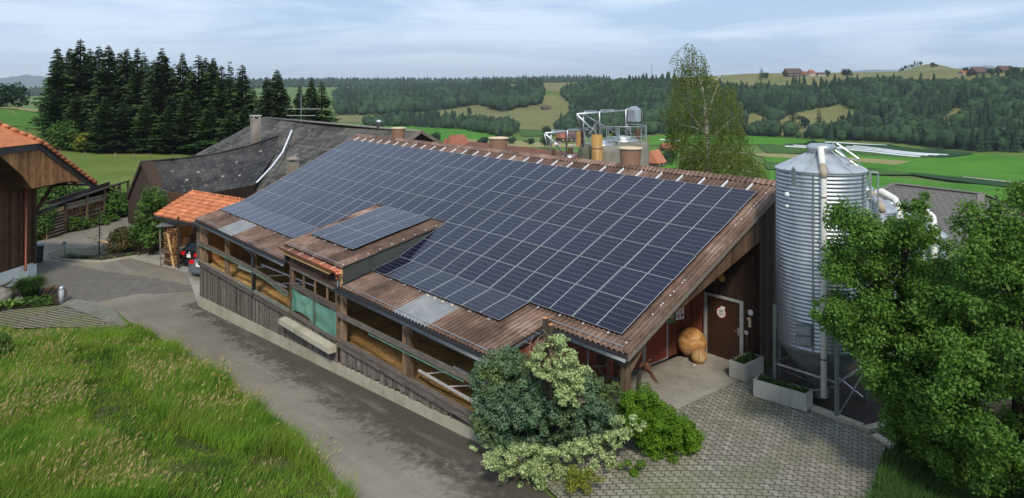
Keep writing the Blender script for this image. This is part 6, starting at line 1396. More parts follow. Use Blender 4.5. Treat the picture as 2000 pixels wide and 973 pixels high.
# crooked wood and iron figure by the corner post
F0 = lambda u, v, D: tuple(CAM+ray(u, v)*D)
root = thing('iron_figure', F0(1262,740,18.0), 'crooked dark branch figure with rusty head and blade by the corner post', 'garden figure')
mb = MB(); mb.tube([F0(1246,790,17.9),F0(1247,750,17.9),F0(1249,722,17.9),F0(1256,708,17.9),F0(1264,711,17.9)], [.07,.055,.05,.045,.035], 8); part(mb, 'branch', BARK, root, True)
mb = MB(); mb.blob(F0(1264,716,17.85), (.10,.10,.12), 2, .5, 3); mb.tube([F0(1262,706,17.8),F0(1272,702,17.7)], .02, 6); mb.tube([F0(1258,712,17.8),F0(1250,716,17.7)], .02, 6); part(mb, 'head', RUST, root, True)
mb = MB(); mb.tube([F0(1266,718,17.8),F0(1276,734,17.7),F0(1287,751,17.6)], [.035,.028,.010], 6); mb.tube([F0(1264,722,17.85),F0(1273,737,17.75),F0(1282,748,17.65)], [.02,.02,.008], 6); part(mb, 'blade', RUST, root)
mb = MB(); mb.tube([F0(1230,752,18.4),F0(1230,705,18.4)], .02, 8); single(mb, 'cane', WOOD_NEW, 'thin pale cane standing beside the corner post', 'cane')
random.seed(21); root = thing('driftwood_heap', F0(1185,735,18.6), 'heap of pale dead branches between the cypress and the red doors', 'branches')
for k in range(16):
    a = Vector(F0(random.uniform(1150,1215), random.uniform(715,765), random.uniform(18.0,18.9))); b = a+Vector((random.uniform(-.5,.5), random.uniform(-.5,.5), random.uniform(.0,.40))); m = (a+b)/2+Vector((random.uniform(-.1,.1),random.uniform(-.1,.1),random.uniform(0,.15)))
    mb = MB(); mb.tube([a, m, b], [.035,.028,.012], 6); part(mb, 'branch', WOOD_RAIL, root, True)
mb = MB(); mb.blob(F0(1176,700,18.9), (.16,.13,.18), 2, .35, 2); part(mb, 'stump', BARK, root, True)

# ---------------------------------------------------------------- foliage builders
def leafy(name, clumps, per, size, mat, label, cat, aspect=.6, flat=.8, group=None, core=None, core_mat=None, up=.6, foliage='foliage', stems=True, tintc=.5):
    """a shrub: leaves in clumps (x, y, z, r), with stems reaching them"""
    base = np.array(clumps, float); gx, gy = base[:,0].mean(), base[:,1].mean(); g = G(gx, gy)
    root = thing(name, (gx, gy, g), label, cat, group)
    Ps, Ns, Ts = [], [], []
    for c in base:
        r = c[3]; n = max(6, int(per*r*r)); p, d = ellip(n, c[:3], (r, r, r*flat), .45); Ps.append(p); Ns.append(d+np.array([0,0,up])+rng.normal(size=(n,3))*.5)
        Ts.append(np.clip(rng.random()*tintc+rng.random(n)*(1-tintc), 0, 1))
    P = np.concatenate(Ps); V, F = leaf_quads(P, np.concatenate(Ns), rng.uniform(size[0], size[1], len(P)), aspect)
    o = np_mesh(foliage, V-np.array(root.location), F, mat, np.concatenate(Ts)); o.parent = root
    if stems:
        mb = MB(); k = 0
        for c in base[::max(1, len(base)//14)]:
            b = Vector((gx+(c[0]-gx)*.25, gy+(c[1]-gy)*.25, g)); e = Vector(c[:3]); m = b.lerp(e, .5)+Vector((random.uniform(-.1,.1),random.uniform(-.1,.1),.1)); mb.tube([b, m, e], [.03,.02,.008], 5)
        part(mb, 'stem', BARK, root)
    return root
def pc(u, v, D, r): q = CAM+ray(u, v)*D; return (q[0], q[1], q[2], r)
rnd = random.Random(4)
cy = []
outline = [(925,760),(930,720),(955,690),(985,685),(1040,700),(1120,720),(1195,745),(1222,765),(1232,800),(1225,850),(1170,880),(1100,890),(1000,880),(945,870),(925,830)]
while len(cy) < 430:
    u, v = rnd.uniform(920,1235), rnd.uniform(680,890)
    if inpoly(np.array([u]), np.array([v]), outline)[0]:
        ed = min(math.hypot(u-a, v-b) for a, b in outline); D = 17.6-1.0*min(1, ed/70)*rnd.random()-.1; cy.append(pc(u, v, D, rnd.uniform(.09,.21)))
rng = np.random.default_rng(41)
rt_ = leafy('cypress_shrub', cy, 4200, (.05,.11), L_CYPRESS, 'big blue green cypress shrub at the near corner of the barn', 'shrub', .42, 1.0, up=.3, foliage='foliage', tintc=.75, stems=False)
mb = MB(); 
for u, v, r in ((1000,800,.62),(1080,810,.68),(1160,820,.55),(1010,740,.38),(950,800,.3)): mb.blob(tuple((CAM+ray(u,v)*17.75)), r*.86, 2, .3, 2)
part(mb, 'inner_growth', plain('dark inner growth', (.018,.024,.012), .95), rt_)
eu = []
def scatter(poly, n, D0, D1, r0, r1, out):
    a = np.array(poly)
    while n > 0:
        u, v = rnd.uniform(a[:,0].min(), a[:,0].max()), rnd.uniform(a[:,1].min(), a[:,1].max())
        if inpoly(np.array([u]), np.array([v]), poly)[0]: out.append(pc(u, v, rnd.uniform(D0, D1), rnd.uniform(r0, r1))); n -= 1
scatter([(1040,690),(1070,660),(1095,650),(1110,660),(1120,690),(1150,715),(1140,760),(1125,790),(1105,800),(1080,750),(1050,735),(1020,700)], 190, 16.05, 16.7, .05, .14, eu)
leafy('variegated_climber', eu, 6500, (.03,.062), L_EUON, 'cream and green leaved climber tumbling over the top of the cypress', 'climber', .7, foliage='foliage', tintc=.25, stems=False)
eu = []; scatter([(940,880),(1000,870),(1090,875),(1150,850),(1190,860),(1180,910),(1120,965),(1060,955),(1000,950),(955,920)], 170, 15.8, 16.6, .05,.15, eu); scatter([(915,872),(950,870),(960,890),(940,885)], 5, 16.3,16.5,.05,.09, eu)
leafy('variegated_shrub', eu, 6500, (.03,.062), L_EUON, 'low cream edged shrub spreading over the asphalt below the cypress', 'shrub', .7, foliage='foliage', tintc=.25, stems=False)
eu = []; scatter([(1180,850),(1205,815),(1240,810),(1262,830),(1240,850),(1215,870),(1200,925),(1180,920),(1195,880)], 62, 16.0, 16.6, .05,.11, eu)
leafy('variegated_shrub', eu, 6500, (.03,.062), L_EUON, 'narrow cream edged shrub between the cypress and the bright juniper', 'shrub', .7, foliage='foliage', tintc=.25, stems=False)
ju = []; scatter([(1228,790),(1250,765),(1275,772),(1310,800),(1345,820),(1368,850),(1360,880),(1330,905),(1305,918),(1270,890),(1240,870),(1225,800)], 300, 16.3, 17.0, .08,.17, ju); scatter([(1215,800),(1222,770),(1250,752),(1290,780),(1320,815),(1260,830)], 45, 16.6, 17.2, .12,.20, ju)
leafy('juniper_shrub', ju, 7500, (.035,.075), L_JUNIPER, 'bright yellow green juniper mound on the paving by the corner post', 'shrub', .4, foliage='foliage', tintc=.5, up=.9, stems=False)
ju = []; scatter([(1205,905),(1225,895),(1260,905),(1290,925),(1280,938),(1240,930)], 14, 16.0, 16.3, .08,.13, ju)
leafy('juniper_shrub', ju, 7000, (.035,.07), L_JUNIPER, 'small green juniper tuft just below the large bright mound', 'shrub', .4, foliage='foliage', up=.9, stems=False)
ju = []; scatter([(1105,915),(1130,905),(1160,915),(1175,935),(1150,960),(1110,955)], 18, 15.4, 15.7, .09,.15, ju)
leafy('golden_shrub', ju, 7000, (.035,.07), L_GOLD, 'small golden leaved conifer at the bottom edge of the shrubs', 'shrub', .4, foliage='foliage', up=.9, stems=False)
for (u, vt, vb), lb in (((1065,621,700),'taller sawn off trunk with orange cut top at the barn corner'),((1076,634,720),'shorter sawn off trunk with orange cut top at the barn corner')):
    D = 16.55; a, b = Vector(F0(u-1,vb+60,D)), Vector(F0(u,vt,D)); mb = MB(); mb.tube([a, a.lerp(b,.5)+Vector((.02,0,0)), b], [.085,.075,.066], 10); o = single(mb, 'cut_trunk', BARK, lb, 'tree stump', 'sawn trunks in the shrub', True)
    mb = MB(); mb.lathe([(.001,.004),(.062,.004),(.064,0)], tuple(b), 12); part(mb, 'cut_face', CUT_WOOD, o)
mb = MB(); random.seed(9)
for k in range(34):
    a = Vector(F0(random.uniform(1035,1085), random.uniform(650,690), random.uniform(16.2,16.8))); d = Vector((random.uniform(-.5,.5),random.uniform(-.4,.4),random.uniform(-.75,.1))); mb.tube([a, a+d*.5+Vector((0,0,.08)), a+d], [.009,.007,.003], 4)
single(mb, 'bare_twigs', TWIG, 'tangle of bare brown twigs hanging round the sawn trunks', 'twigs')

# ---------------------------------------------------------------- meadow grass
def grass(name, poly_px, n, hfun, wid, mat, label, lean=(.25,.1), keep=None, thin=None, world_poly=None):
    poly = world_poly or [gp(*p) for p in poly_px]; pa = np.array(poly); x0, y0 = pa.min(0); x1, y1 = pa.max(0); X_, Y_ = [], []
    x = rng.uniform(x0, x1, n*3); y = rng.uniform(y0, y1, n*3); m = inpoly(x, y, pa); x, y = x[m], y[m]
    d = (x-CAM[0])*FW[0]+(y-CAM[1])*FW[1]; pk = np.clip((18.0/np.maximum(d, 5))**1.1, .12, 1); m = (rng.random(len(x)) < pk) & (d > 12); x, y, d = x[m], y[m], d[m]
    if len(x) > n: x, y, d = x[:n], y[:n], d[:n]
    h, keepm = hfun(x, y); x, y, h, d = x[keepm], y[keepm], h[keepm], d[keepm]; n = len(x); z = gz(x, y)
    a = rng.random(n)*6.283; w = wid*(.6+.8*rng.random(n))*np.clip(d/18, 1, 2.2)
    dirv = np.stack([np.cos(a), np.sin(a)], 1); ln = rng.normal(size=(n,2))*.22+np.array(RT[:2])*lean[0]+np.array(FW[:2])*lean[1]
    def lv(t, ww): c = np.stack([x+ln[:,0]*h*t**1.7, y+ln[:,1]*h*t**1.7, z+h*t*(1-.18*t*t)], 1); o = np.stack([dirv[:,0]*w*ww, dirv[:,1]*w*ww, np.zeros(n)], 1); return c-o, c+o
    a0, b0 = lv(0, .5); a1, b1 = lv(.55, .42); tp, _ = lv(1.0, 0)
    V = np.stack([a0, b0, b1, a1, tp], 1).reshape(-1,3); i = np.arange(n)[:,None]*5
    F = np.concatenate([i+np.array([[0,1,2]]), i+np.array([[0,2,3]]), i+np.array([[3,2,4]])]); t = rng.random(n)
    cl = np.array([mnoise.noise(Vector((float(p)*.35, float(q)*.35, 0))) for p, q in zip(x, y)])
    c2_ = np.array([mnoise.noise(Vector((float(p)*1.3, float(q)*1.3, 5))) for p, q in zip(x, y)]); t = np.clip(t*.5+.22+cl*.8+c2_*.5, 0, 1); o = np_mesh(name, V, F, mat, np.tile(t, 3)); tag(o, label, None, None, 'stuff'); return x, y, z, h, ln
SHORT = [gp(*p) for p in ((110,700),(170,690),(215,700),(240,750),(290,800),(340,850),(420,880),(560,900),(660,960),(660,1010),(330,1010),(250,900),(180,860),(160,790),(140,740))]
def hmeadow(x, y):
    n = np.array([mnoise.noise(Vector((float(a)*.45, float(b)*.45, 1.0))) for a, b in zip(x, y)]); h = .36+.30*n+.22*rng.random(len(x))**2; s = inpoly(x, y, np.array(SHORT)); h = np.where(s, h*.42, h)
    keep = ~(inpoly(x, y, np.array([gp(*p) for p in ((20,646),(120,642),(235,638),(250,650),(150,668),(30,676))])))
    keep = keep & ~(s & (rng.random(len(x)) < .6)); bald = (np.array([mnoise.noise(Vector((float(a)*.9, float(b)*.9, 7.0))) for a, b in zip(x, y)]) > .28) & s; return np.maximum(h, .1), keep & ~(bald & (rng.random(len(x)) < .9))
MPX = ((690,1010),(676,973),(556,850),(436,750),(328,682),(268,642),(120,643),(20,647),(-120,650),(-230,1010))
x, y, z, h, ln = grass('meadow_grass', MPX, 150000, hmeadow, .016, L_GRASS, 'tall green meadow grass on the bank beside the lane')
def hshort(x, y): return .07+.05*rng.random(len(x)), inpoly(x, y, np.array([gp(*p) for p in ((15,647),(120,642),(240,638),(262,652),(150,675),(20,680))])) | inpoly(x, y, np.array(SHORT))
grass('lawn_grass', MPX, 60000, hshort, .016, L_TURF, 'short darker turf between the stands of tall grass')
def seeds(name, x, y, z, h, ln, frac, mat, label, thr, size=.10, hs=1.25):
    n = np.array([mnoise.noise(Vector((float(a)*.3, float(b)*.3, 11.0))) for a, b in zip(x, y)])
    m = (rng.random(len(x)) < np.clip(.05+n*.30, .008, .22)*frac/.28) & (h > .24); x, y, z, h, ln = x[m], y[m], z[m], h[m]*hs, ln[m]; k = len(x)
    top = np.stack([x+ln[:,0]*h*1.1, y+ln[:,1]*h*1.1, z+h], 1); base = np.stack([x, y, z], 1); w = np.array([RT[0],RT[1],0])*.004
    midp = base*.45+top*.55+np.array([0,0,.03]); V1 = np.stack([base-w, base+w, midp+w, midp-w], 1); V2 = np.stack([midp-w, midp+w, top+w, top-w], 1)
    ax = unit(np.c_[ln*2.2, np.full(k,.9)]); sd = np.cross(ax, unit(rng.normal(size=(k,3)))); L = size*(.7+.6*rng.random(k))[:,None]; V3 = np.stack([top-ax*L*.3, top+sd*L*.16+ax*L*.2, top+ax*L, top-sd*L*.16+ax*L*.2], 1)
    V = np.concatenate([V1, V2, V3]).reshape(-1,3); F = np.arange(len(V)).reshape(-1,4); o = np_mesh(name, V, F, [mat, L_GRASS], np.concatenate([rng.random(2*k), rng.random(k)]), np.concatenate([np.ones(2*k), np.zeros(k)])); tag(o, label, None, None, 'stuff')
seeds('seed_heads', x, y, z, h, ln, .28, L_SEED, 'tan grass seed heads standing above the meadow', -.05)
R_G = [(31.0,-2.2),(33,-2.2),(36,-5),(36,-11),(32.4,-9),(31.5,-4.6),(31.15,-3.2)]
grass('tall_grass', None, 26000, lambda x, y: (.40+.3*rng.random(len(x)), np.ones(len(x), bool)), .017, L_TURF, 'tall grass below the leafy tree at the edge of the paving', world_poly=R_G)  # darker turf colour carries the shade below the tree
# ---------------------------------------------------------------- leafy trees at the right
def broad_tree(name, base, clumps, per, size, mat, bark, label, trunk_r=.16, limbs=30, crown_h=None, nlimb_seed=1, aspect=.6, group=None, top=None):
    base = Vector(base); root = thing(name, tuple(base), label, 'tree', group); C_ = np.array(clumps); Ps, Ns, Ts = [], [], []
    for c in C_:
        r = c[3]; n = max(8, int(per*r*r)); p, d = ellip(n, c[:3], (r, r, r*.85), .05); Ps.append(p+rng.normal(size=(n,3))*r*.12); Ns.append(d*.5+np.array([0,0,.8])+rng.normal(size=(n,3))*.75); Ts.append(np.clip(rng.random()*.45+rng.random(n)*.55, 0, 1))
    P = np.concatenate(Ps); V, F = leaf_quads(P, np.concatenate(Ns), rng.uniform(size[0], size[1], len(P)), aspect); o = np_mesh('crown', V-np.array(base), F, mat, np.concatenate(Ts)); o.parent = root
    rs = random.Random(nlimb_seed); tp = Vector(top) if top else Vector((C_[:,0].mean(), C_[:,1].mean(), C_[:,2].max()-.3)); mb = MB(); m = base.lerp(tp, .5)+Vector((rs.uniform(-.1,.1), rs.uniform(-.1,.1), 0)); mb.tube([base-Vector((0,0,.2)), base.lerp(m,.6), m, m.lerp(tp,.6), tp], [trunk_r*1.2, trunk_r, trunk_r*.7, trunk_r*.4, .015], 10); part(mb, 'trunk', bark, root, True)
    idx = rs.sample(range(len(C_)), min(limbs, len(C_))); mb = MB()
    for i in idx:
        e = Vector(C_[i,:3]); t = min(.95, max(.12, (e.z-base.z)/(tp.z-base.z)*.75)); s_ = base.lerp(m, t*2) if t < .5 else m.lerp(tp, t*2-1); q = s_.lerp(e, .5)+Vector((0,0,.12)); mb.tube([s_, q, e], [trunk_r*.28, trunk_r*.17, .008], 6)
    part(mb, 'limb', bark, root, True); return root
rng = np.random.default_rng(77); rnd = random.Random(12)
def fill(poly, n, Df, r0, r1):
    out = []; a = np.array(poly)
    while len(out) < n:
        u, v = rnd.uniform(a[:,0].min(), a[:,0].max()), rnd.uniform(a[:,1].min(), a[:,1].max())
        if inpoly(np.array([u]), np.array([v]), poly)[0]: out.append(pc(u, v, Df(u, v), rnd.uniform(r0, r1)))
    return out
LA = [(1600,600),(1640,560),(1615,520),(1630,470),(1632,415),(1642,400),(1660,440),(1688,405),(1700,425),(1740,440),(1770,400),(1795,372),(1812,410),(1830,450),(1870,520),(1900,700),(1900,880),(1860,920),(1790,900),(1745,850),(1720,790),(1690,740),(1665,690),(1640,650),(1605,630)]
cl = fill(LA, 250, lambda u, v: rnd.uniform(14.6, 16.9)-.4*(v > 600), .14, .40)+fill([(1800,540),(1860,560),(1900,640),(1930,940),(1850,930),(1780,880),(1770,700)], 70, lambda u, v: rnd.uniform(14.0,15.4), .18, .42)+fill([(1585,575),(1620,585),(1640,620),(1600,640),(1582,600)], 8, lambda u, v: rnd.uniform(14.6,15.4), .08, .16)+fill([(1632,395),(1642,395),(1648,450),(1628,450)], 5, lambda u, v: 15.5, .08, .12)+fill([(1788,362),(1800,362),(1812,400),(1780,400)], 5, lambda u, v: 15.5, .09, .14)
broad_tree('leafy_tree', tuple(atD(1800, 15.8)), cl, 4600, (.055,.095), L_BIG, BARK, 'dense leafy green tree in front of the silos', .14, 60, top=F0(1760,470,15.6))
LB = [(1850,560),(1870,470),(1890,400),(1905,385),(1925,430),(1945,385),(1965,420),(1990,365),(2060,350),(2140,450),(2140,990),(1990,990),(1900,950),(1860,880),(1840,780),(1840,640)]
cl = fill(LB, 300, lambda u, v: rnd.uniform(13.0, 15.8)-.5*(v > 650), .17, .36)
broad_tree('leafy_tree', tuple(atD(1990, 14.2)), cl, 4200, (.055,.095), L_BIG, BARK, 'dense leafy green tree cut off by the right edge of the picture', .15, 70, top=F0(1985,460,14.3), nlimb_seed=5)
# birch
def birch():
    b = Vector(atD(1385, 42)); root = thing('birch_tree', tuple(b), 'tall drooping birch with pale trunk behind the near end of the barn', 'tree')
    vs = [85,100,115,130,150,165,185,210,240,270,300,330,360,420]; le = [1337,1318,1308,1325,1310,1330,1298,1296,1304,1300,1318,1312,1320,1322]; ri = [1350,1370,1386,1378,1398,1440,1446,1456,1448,1470,1474,1500,1508,1505]
    Ps, Ns, Ts = [], [], []; anchors = []
    for k in range(4300):
        v = rnd.triangular(88, 410, 320) if k > 160 else rnd.uniform(85,180); l, r_ = np.interp(v, vs, le), np.interp(v, vs, ri); mid, hw = (l+r_)/2, (r_-l)/2
        den = mnoise.noise(Vector((v*.03, k*.0, 0)))
        a = rnd.uniform(-1, 1); q = mid+hw*a*(1-.18*rnd.random()); dd = 42+rnd.uniform(-1,1)*math.sqrt(max(0,1-a*a))*hw*42/F_PX
        if mnoise.noise(Vector((q*.035, v*.03, dd*.6))) < -.27: continue
        p = CAM+ray(q, v)*dd; L = rnd.uniform(.35,1.1); n = int(L*15)
        t = np.linspace(0, 1, n)[:,None]; out = np.array([(q-mid)*.004, 0, 0]); s_ = p+np.array([0,0,-1])*L*t+rng.normal(size=(n,3))*.05+np.array([RT[0],RT[1],0])*((q-mid)/max(hw,1))*.25*(t**.5)
        Ps.append(s_); Ns.append(rng.normal(size=(n,3))+np.array([0,0,.3])); Ts.append(np.clip(rnd.random()*.6+rng.random(n)*.4, 0, 1)); anchors.append(p)
    P = np.concatenate(Ps); V, F = leaf_quads(P, np.concatenate(Ns), rng.uniform(.07,.13,len(P)), .62); o = np_mesh('crown', V-np.array(b), F, L_BIRCH, np.concatenate(Ts)); o.parent = root
    mb = MB(); tk = [b-Vector((0,0,.3)), Vector(F0(1384,330,42)), Vector(F0(1380,250,42)), Vector(F0(1372,175,42)), Vector(F0(1358,130,42)), Vector(F0(1346,90,42))]; mb.tube(tk, [.22,.17,.13,.085,.05,.012], 10); part(mb, 'trunk', BIRCHBARK, root, True)
    mb = MB()
    for a, c in (((1380,262),(1322,198)),((1382,262),(1325,242)),((1372,190),(1362,150)),((1378,240),(1402,165)),((1381,280),(1440,225)),((1380,230),(1330,150)),((1382,300),(1470,300)),((1382,310),(1325,310)),((1374,180),(1420,140)),((1383,320),(1480,340))):
        s_, e = Vector(F0(*a,42)), Vector(F0(*c,41.4 if rnd.random() < .5 else 42.8)); mb.tube([s_, s_.lerp(e,.5)+Vector((0,0,.1)), e], [.06,.045,.012], 6)
    part(mb, 'limb', BIRCHBARK, root, True)
birch()

# ---------------------------------------------------------------- spruce wood at the left
def spruce_mesh(seed, rad=2.9, lvls=50, bare=.12, ragged=.25):
    r0 = random.Random(seed); V, T, n = [], [], 0
    for l in range(lvls):
        z = bare+(1-bare)*(l/lvls)**.92; R0 = rad*min(1,(1-z)*1.25)**.95*(1+.18*math.sin(z*31+seed))+.05
        if z < bare+.12: R0 *= .75+2*(z-bare)
        nb = r0.randint(8, 11)
        for b in range(nb):
            if r0.random() < ragged*.8: continue
            a = 6.283*b/nb+r0.random()*.8+l*.9; r = R0*r0.uniform(.55, 1.18); ca, sa = math.cos(a), math.sin(a); segs = max(2, int(r/.45)); zz = z*20+r0.uniform(-.25,.25); t0 = r0.random()
            for s_ in range(segs):
                t = (s_+.6)/segs; rr = r*t; dz = -r*.34*t+r*.22*t*t*t
                for sd in (-1, 1):
                    if r0.random() < .10: continue
                    L = .95*(1.1-.5*t)*r0.uniform(.6,1.4)*min(1,.30+R0*.55); w = .22; dx, dy = -sa*sd, ca*sd
                    c = (ca*rr, sa*rr, zz+dz); e = (ca*(rr+L*.6)+dx*L*.62, sa*(rr+L*.6)+dy*L*.62, zz+dz-L*.42); m1 = (ca*(rr+L*.5)+dx*L*.1, sa*(rr+L*.5)+dy*L*.1, zz+dz-.02); m2 = (ca*rr+dx*L*.45, sa*rr+dy*L*.45, zz+dz-L*.40)
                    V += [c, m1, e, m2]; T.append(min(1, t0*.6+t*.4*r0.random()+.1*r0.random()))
    V = np.array(V); return V, np.arange(len(V)).reshape(-1,4), np.array(T)
SP = []
for k in range(6):
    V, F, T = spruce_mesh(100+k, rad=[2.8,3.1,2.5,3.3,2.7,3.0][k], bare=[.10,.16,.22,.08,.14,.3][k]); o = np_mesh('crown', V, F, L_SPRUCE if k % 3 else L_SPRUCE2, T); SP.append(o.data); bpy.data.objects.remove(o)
mb = MB(); mb.tube([(0,0,-.5),(0,0,8),(0,0,15),(0,0,20.1)], [.28,.20,.11,.02], 8); tmp = mb.build('trunk', BARK, None, True); trunk_me = tmp.data; bpy.data.objects.remove(tmp)
spr = [(112,93,124,2.0),(135,98,131,2),(157,76,128,2.6),(178,98,136,2),(193,90,130,2.1),(212,88,126,2.2),(234,102,138,2),(248,95,129,2.1),(268,93,127,1.9),(283,108,134,1.9),(300,118,140,1.8),(316,99,124,2.5),(335,130,136,1.9),(357,103,127,1.7),(372,128,138,1.9),(388,107,126,2.2),(402,112,133,2.0),(416,114,128,1.9),(433,128,126,2.0),(448,150,134,1.8),(474,126,128,2.0),(494,170,138,1.8),(521,150,122,1.9),(541,136,124,2.1),(556,172,132,1.8),(585,168,128,1.5),(608,150,122,1.7),(628,158,125,1.9)]
spr = sorted(spr)
for i, (u, vt, D, wf) in enumerate(spr):
    g = atD(u, D); top = CAM[2]-(vt-HORIZON)/F_PX*D; h = top-g[2]; root = thing('spruce_tree', tuple(g), '%s tall dark spruce from the left in the wood behind the farm' % ORD[i], 'tree', 'tall spruces of the wood', rnd.random()*6.28)
    for nm, me in (('crown', SP[i % 6]), ('trunk', trunk_me)):
        o = bpy.data.objects.new(nm, me); COL.objects.link(o); o.parent = root; o.scale = (wf*.74, wf*.74, h/20)
low = [(150,178,118),(205,190,117),(240,200,118),(285,195,119),(330,205,119),(362,185,120),(410,200,119),(450,215,118),(478,205,120),(500,215,117),(262,160,126),(350,165,128),(425,160,130),(190,150,128),(300,170,128),(135,170,128),(385,195,121),(230,160,130)]
for i, (u, vt, D) in enumerate(sorted(low)):
    g = atD(u, D); top = CAM[2]-(vt-HORIZON)/F_PX*D; h = top-g[2]; root = thing('spruce_tree', tuple(g), '%s shorter spruce from the left filling the front of the wood' % ORD[i], 'tree', 'shorter spruces of the wood edge', rnd.random()*6.28)
    for nm, me in (('crown', SP[(i*2+3) % 6 if (i*2+3) % 6 != 5 else 0]), ('trunk', trunk_me)):
        o = bpy.data.objects.new(nm, me); COL.objects.link(o); o.parent = root; o.scale = (1.25,1.25, h/20)
# dark depth of the wood behind the front trees: more spruces, too many to tell apart
Vs, Fs, Ts, o0 = [], [], [], 0; cvs = [spruce_mesh(300+k, lvls=22) for k in range(3)]
for k in range(70):
    u = rnd.uniform(108, 470) if k < 58 else rnd.uniform(470, 600); D = rnd.uniform(138, 165); g = atD(u, D); V, F, T = cvs[k % 3]; hh = rnd.uniform(15,19.5) if u < 470 else rnd.uniform(9,13); s_ = rnd.uniform(.9,1.2)
    Vs.append(V*np.array([s_,s_,hh/20])+g); Fs.append(F+o0); Ts.append(T*.6); o0 += len(V)
tag(np_mesh('wood', np.concatenate(Vs), np.concatenate(Fs), L_SPRUCE, np.concatenate(Ts)), 'dark depths of the spruce wood behind its front trees', kind='stuff')
def bush(name, u, v, D, w, h, mat, label, n=14, size=(.12,.25), per=260, cat='shrub', group=None, dep=None):
    if D is None: q = at(u, v); D = float((q-CAM)@FW)
    g = atD(u, D); cl = []
    for k in range(n):
        a = rnd.random()*6.28; rr = math.sqrt(rnd.random())*.36*w; zz = rnd.uniform(.25,.78)*h; r = min(w,h)*rnd.uniform(.22,.34); cl.append((g[0]+math.cos(a)*rr*(1.1-zz/h*.6), g[1]+math.sin(a)*rr*(1.1-zz/h*.6), g[2]+zz, r))
    return leafy(name, cl, per/(max(.3,(min(w,h)*.28))**0), size, mat, label, cat, .7, .9, group)
bush('hazel_bush', 128, 250, 116, 5.5, 5.0, L_BUSH, 'rounded green bush at the left foot of the spruce wood', 26, (.3,.55), 55)
bush('hazel_bush', 158, 250, 115, 3.2, 3.6, L_GOLD, 'yellow green bush beside the rounded one at the wood edge', 14, (.25,.45), 70)
bush('hazel_bush', 105, 262, 117, 3.5, 2.6, L_BUSH, 'low green bush at the far left end of the wood edge', 12, (.25,.45), 60)
for i, u in enumerate((116,165,225,262,295,337)):
    g = atD(u, 108); mb = MB(); mb.box(g[0]-.05,g[1]-.05,g[2]-.2,g[0]+.05,g[1]+.05,g[2]+.9); single(mb, 'fence_post', WOOD_GREY, '%s thin grey fence post from the left below the spruce wood' % ORD[i], 'fence post', 'fence posts below the wood')
for u, v, D, w, h, lb in ((15,205,236,15,8.0,'broad dark tree on the crest of the left field'),(-18,215,228,9,5.5,'smaller tree at the very left edge of the crest field')): bush('field_tree', u, v, D, w, h, L_FOREST, lb, 34, (.7,1.3), 14, 'tree')

# ---------------------------------------------------------------- single trees of the valley and the crest
def far_tree(u, vb, h, w, label, mat=L_FOREST, kind='b', D=None, group='single trees out in the valley'):
    g = at(u, vb) if D is None else atD(u, D); root = thing('conifer_tree' if kind == 'c' else 'field_tree', tuple(g), label, 'tree', group)
    if kind == 'c': V, F, T = spruce_mesh(int(u)+7, lvls=20); V = V*np.array([w/6.0, w/6.0, h/20]); o = np_mesh('crown', V, F, mat, T)
    else:
        cs = np.array([[rng.normal()*w*.15, rng.normal()*w*.15, h*(.28+.5*rng.random())] for _ in range(12)]); Ps, Ns = [], []
        for c in cs: p, d = ellip(60, c, (w*.26,w*.26,h*.22), .6); Ps.append(p); Ns.append(d+[0,0,.4])
        P = np.concatenate(Ps); V, F = leaf_quads(P, np.concatenate(Ns), rng.uniform(.08,.14,len(P))*w, .8); o = np_mesh('crown', V, F, mat, rng.random(len(F))*.8)
    o.parent = root; mb = MB(); mb.tube([(0,0,-.5),(0,0,h*.5)], [.03*h,.015*h], 6); lpart(mb, 'trunk', BARK, root); return root
for a in ((849,288,15,12.5,'round dark tree left of the red roofed barn in the valley'),(884,289,8.5,6.5,'small round tree right in front of the red roofed barn'),(945,283,7.5,11,'broad low tree left of the cream rimmed vent'),(985,281,9,10,'small tree just right of the cream rimmed vent'),(1000,282,7,7,'smallest tree right of the cream rimmed vent'),(1070,275,14,13,'tall round tree left of the pipe gantry'),(1064,292,13,8.5,'slim tree beneath the tall round one by the gantry'),(833,227,17,15,'lone round tree on the meadow below the low wood'),(917,227,13,9,'narrow lone tree on the dry hillside meadow'),(1036,283,6,8,'low bush between the valley trees and the gantry'),(1296,322,8,10,'dark bushy tree beside the orange roofed house'),(1310,310,6,9,'second bushy tree beside the orange roofed house'),(1645,240,9,7,'small round tree in the hillside clearing'),(1585,300,10,9,'dark tree peeping out behind the silo lid')): far_tree(*a[:4], a[4])
for a in ((1487,156,19,11,'tall pointed tree on the hill crest left of the farm','c'),(1497,155,11,11,'round tree beside the pointed one on the crest','b'),(1531,149,9,8,'small tree at the left end of the crest farm','b'),(1565,148,10,6,'upright tree in the middle of the crest farm','b'),(1617,152,13,9,'upright tree right of the crest farm','b'),(1655,153,15,16,'broad tree on the crest where the wood begins','b'),(1288,152,10,9,'left one of the two round trees beside the mast','b'),(1296,152,10,8,'right one of the two round trees beside the mast','b'),(1936,148,10,12,'broad tree between the two brown crest barns','b'),(1893,150,8,9,'low tree just below the left brown crest barn','b'),(1985,147,12,13,'tall tree at the right end of the crest barns','b'),(1886,143,9,11,'round tree by the brown barns on the right crest','b'),(1822,132,10,12,'round tree on top of the bald hill','b'),(1548,244,22,10,'pointed spruce standing in the hillside clearing','c'),(1600,250,20,10,'second pointed spruce below the hillside clearing','c'),(1570,252,15,13,'round tree below the hillside clearing','b')): far_tree(a[0], a[1], a[2], a[3], a[4], L_FOREST, a[5], None, 'single trees on the hill crest')
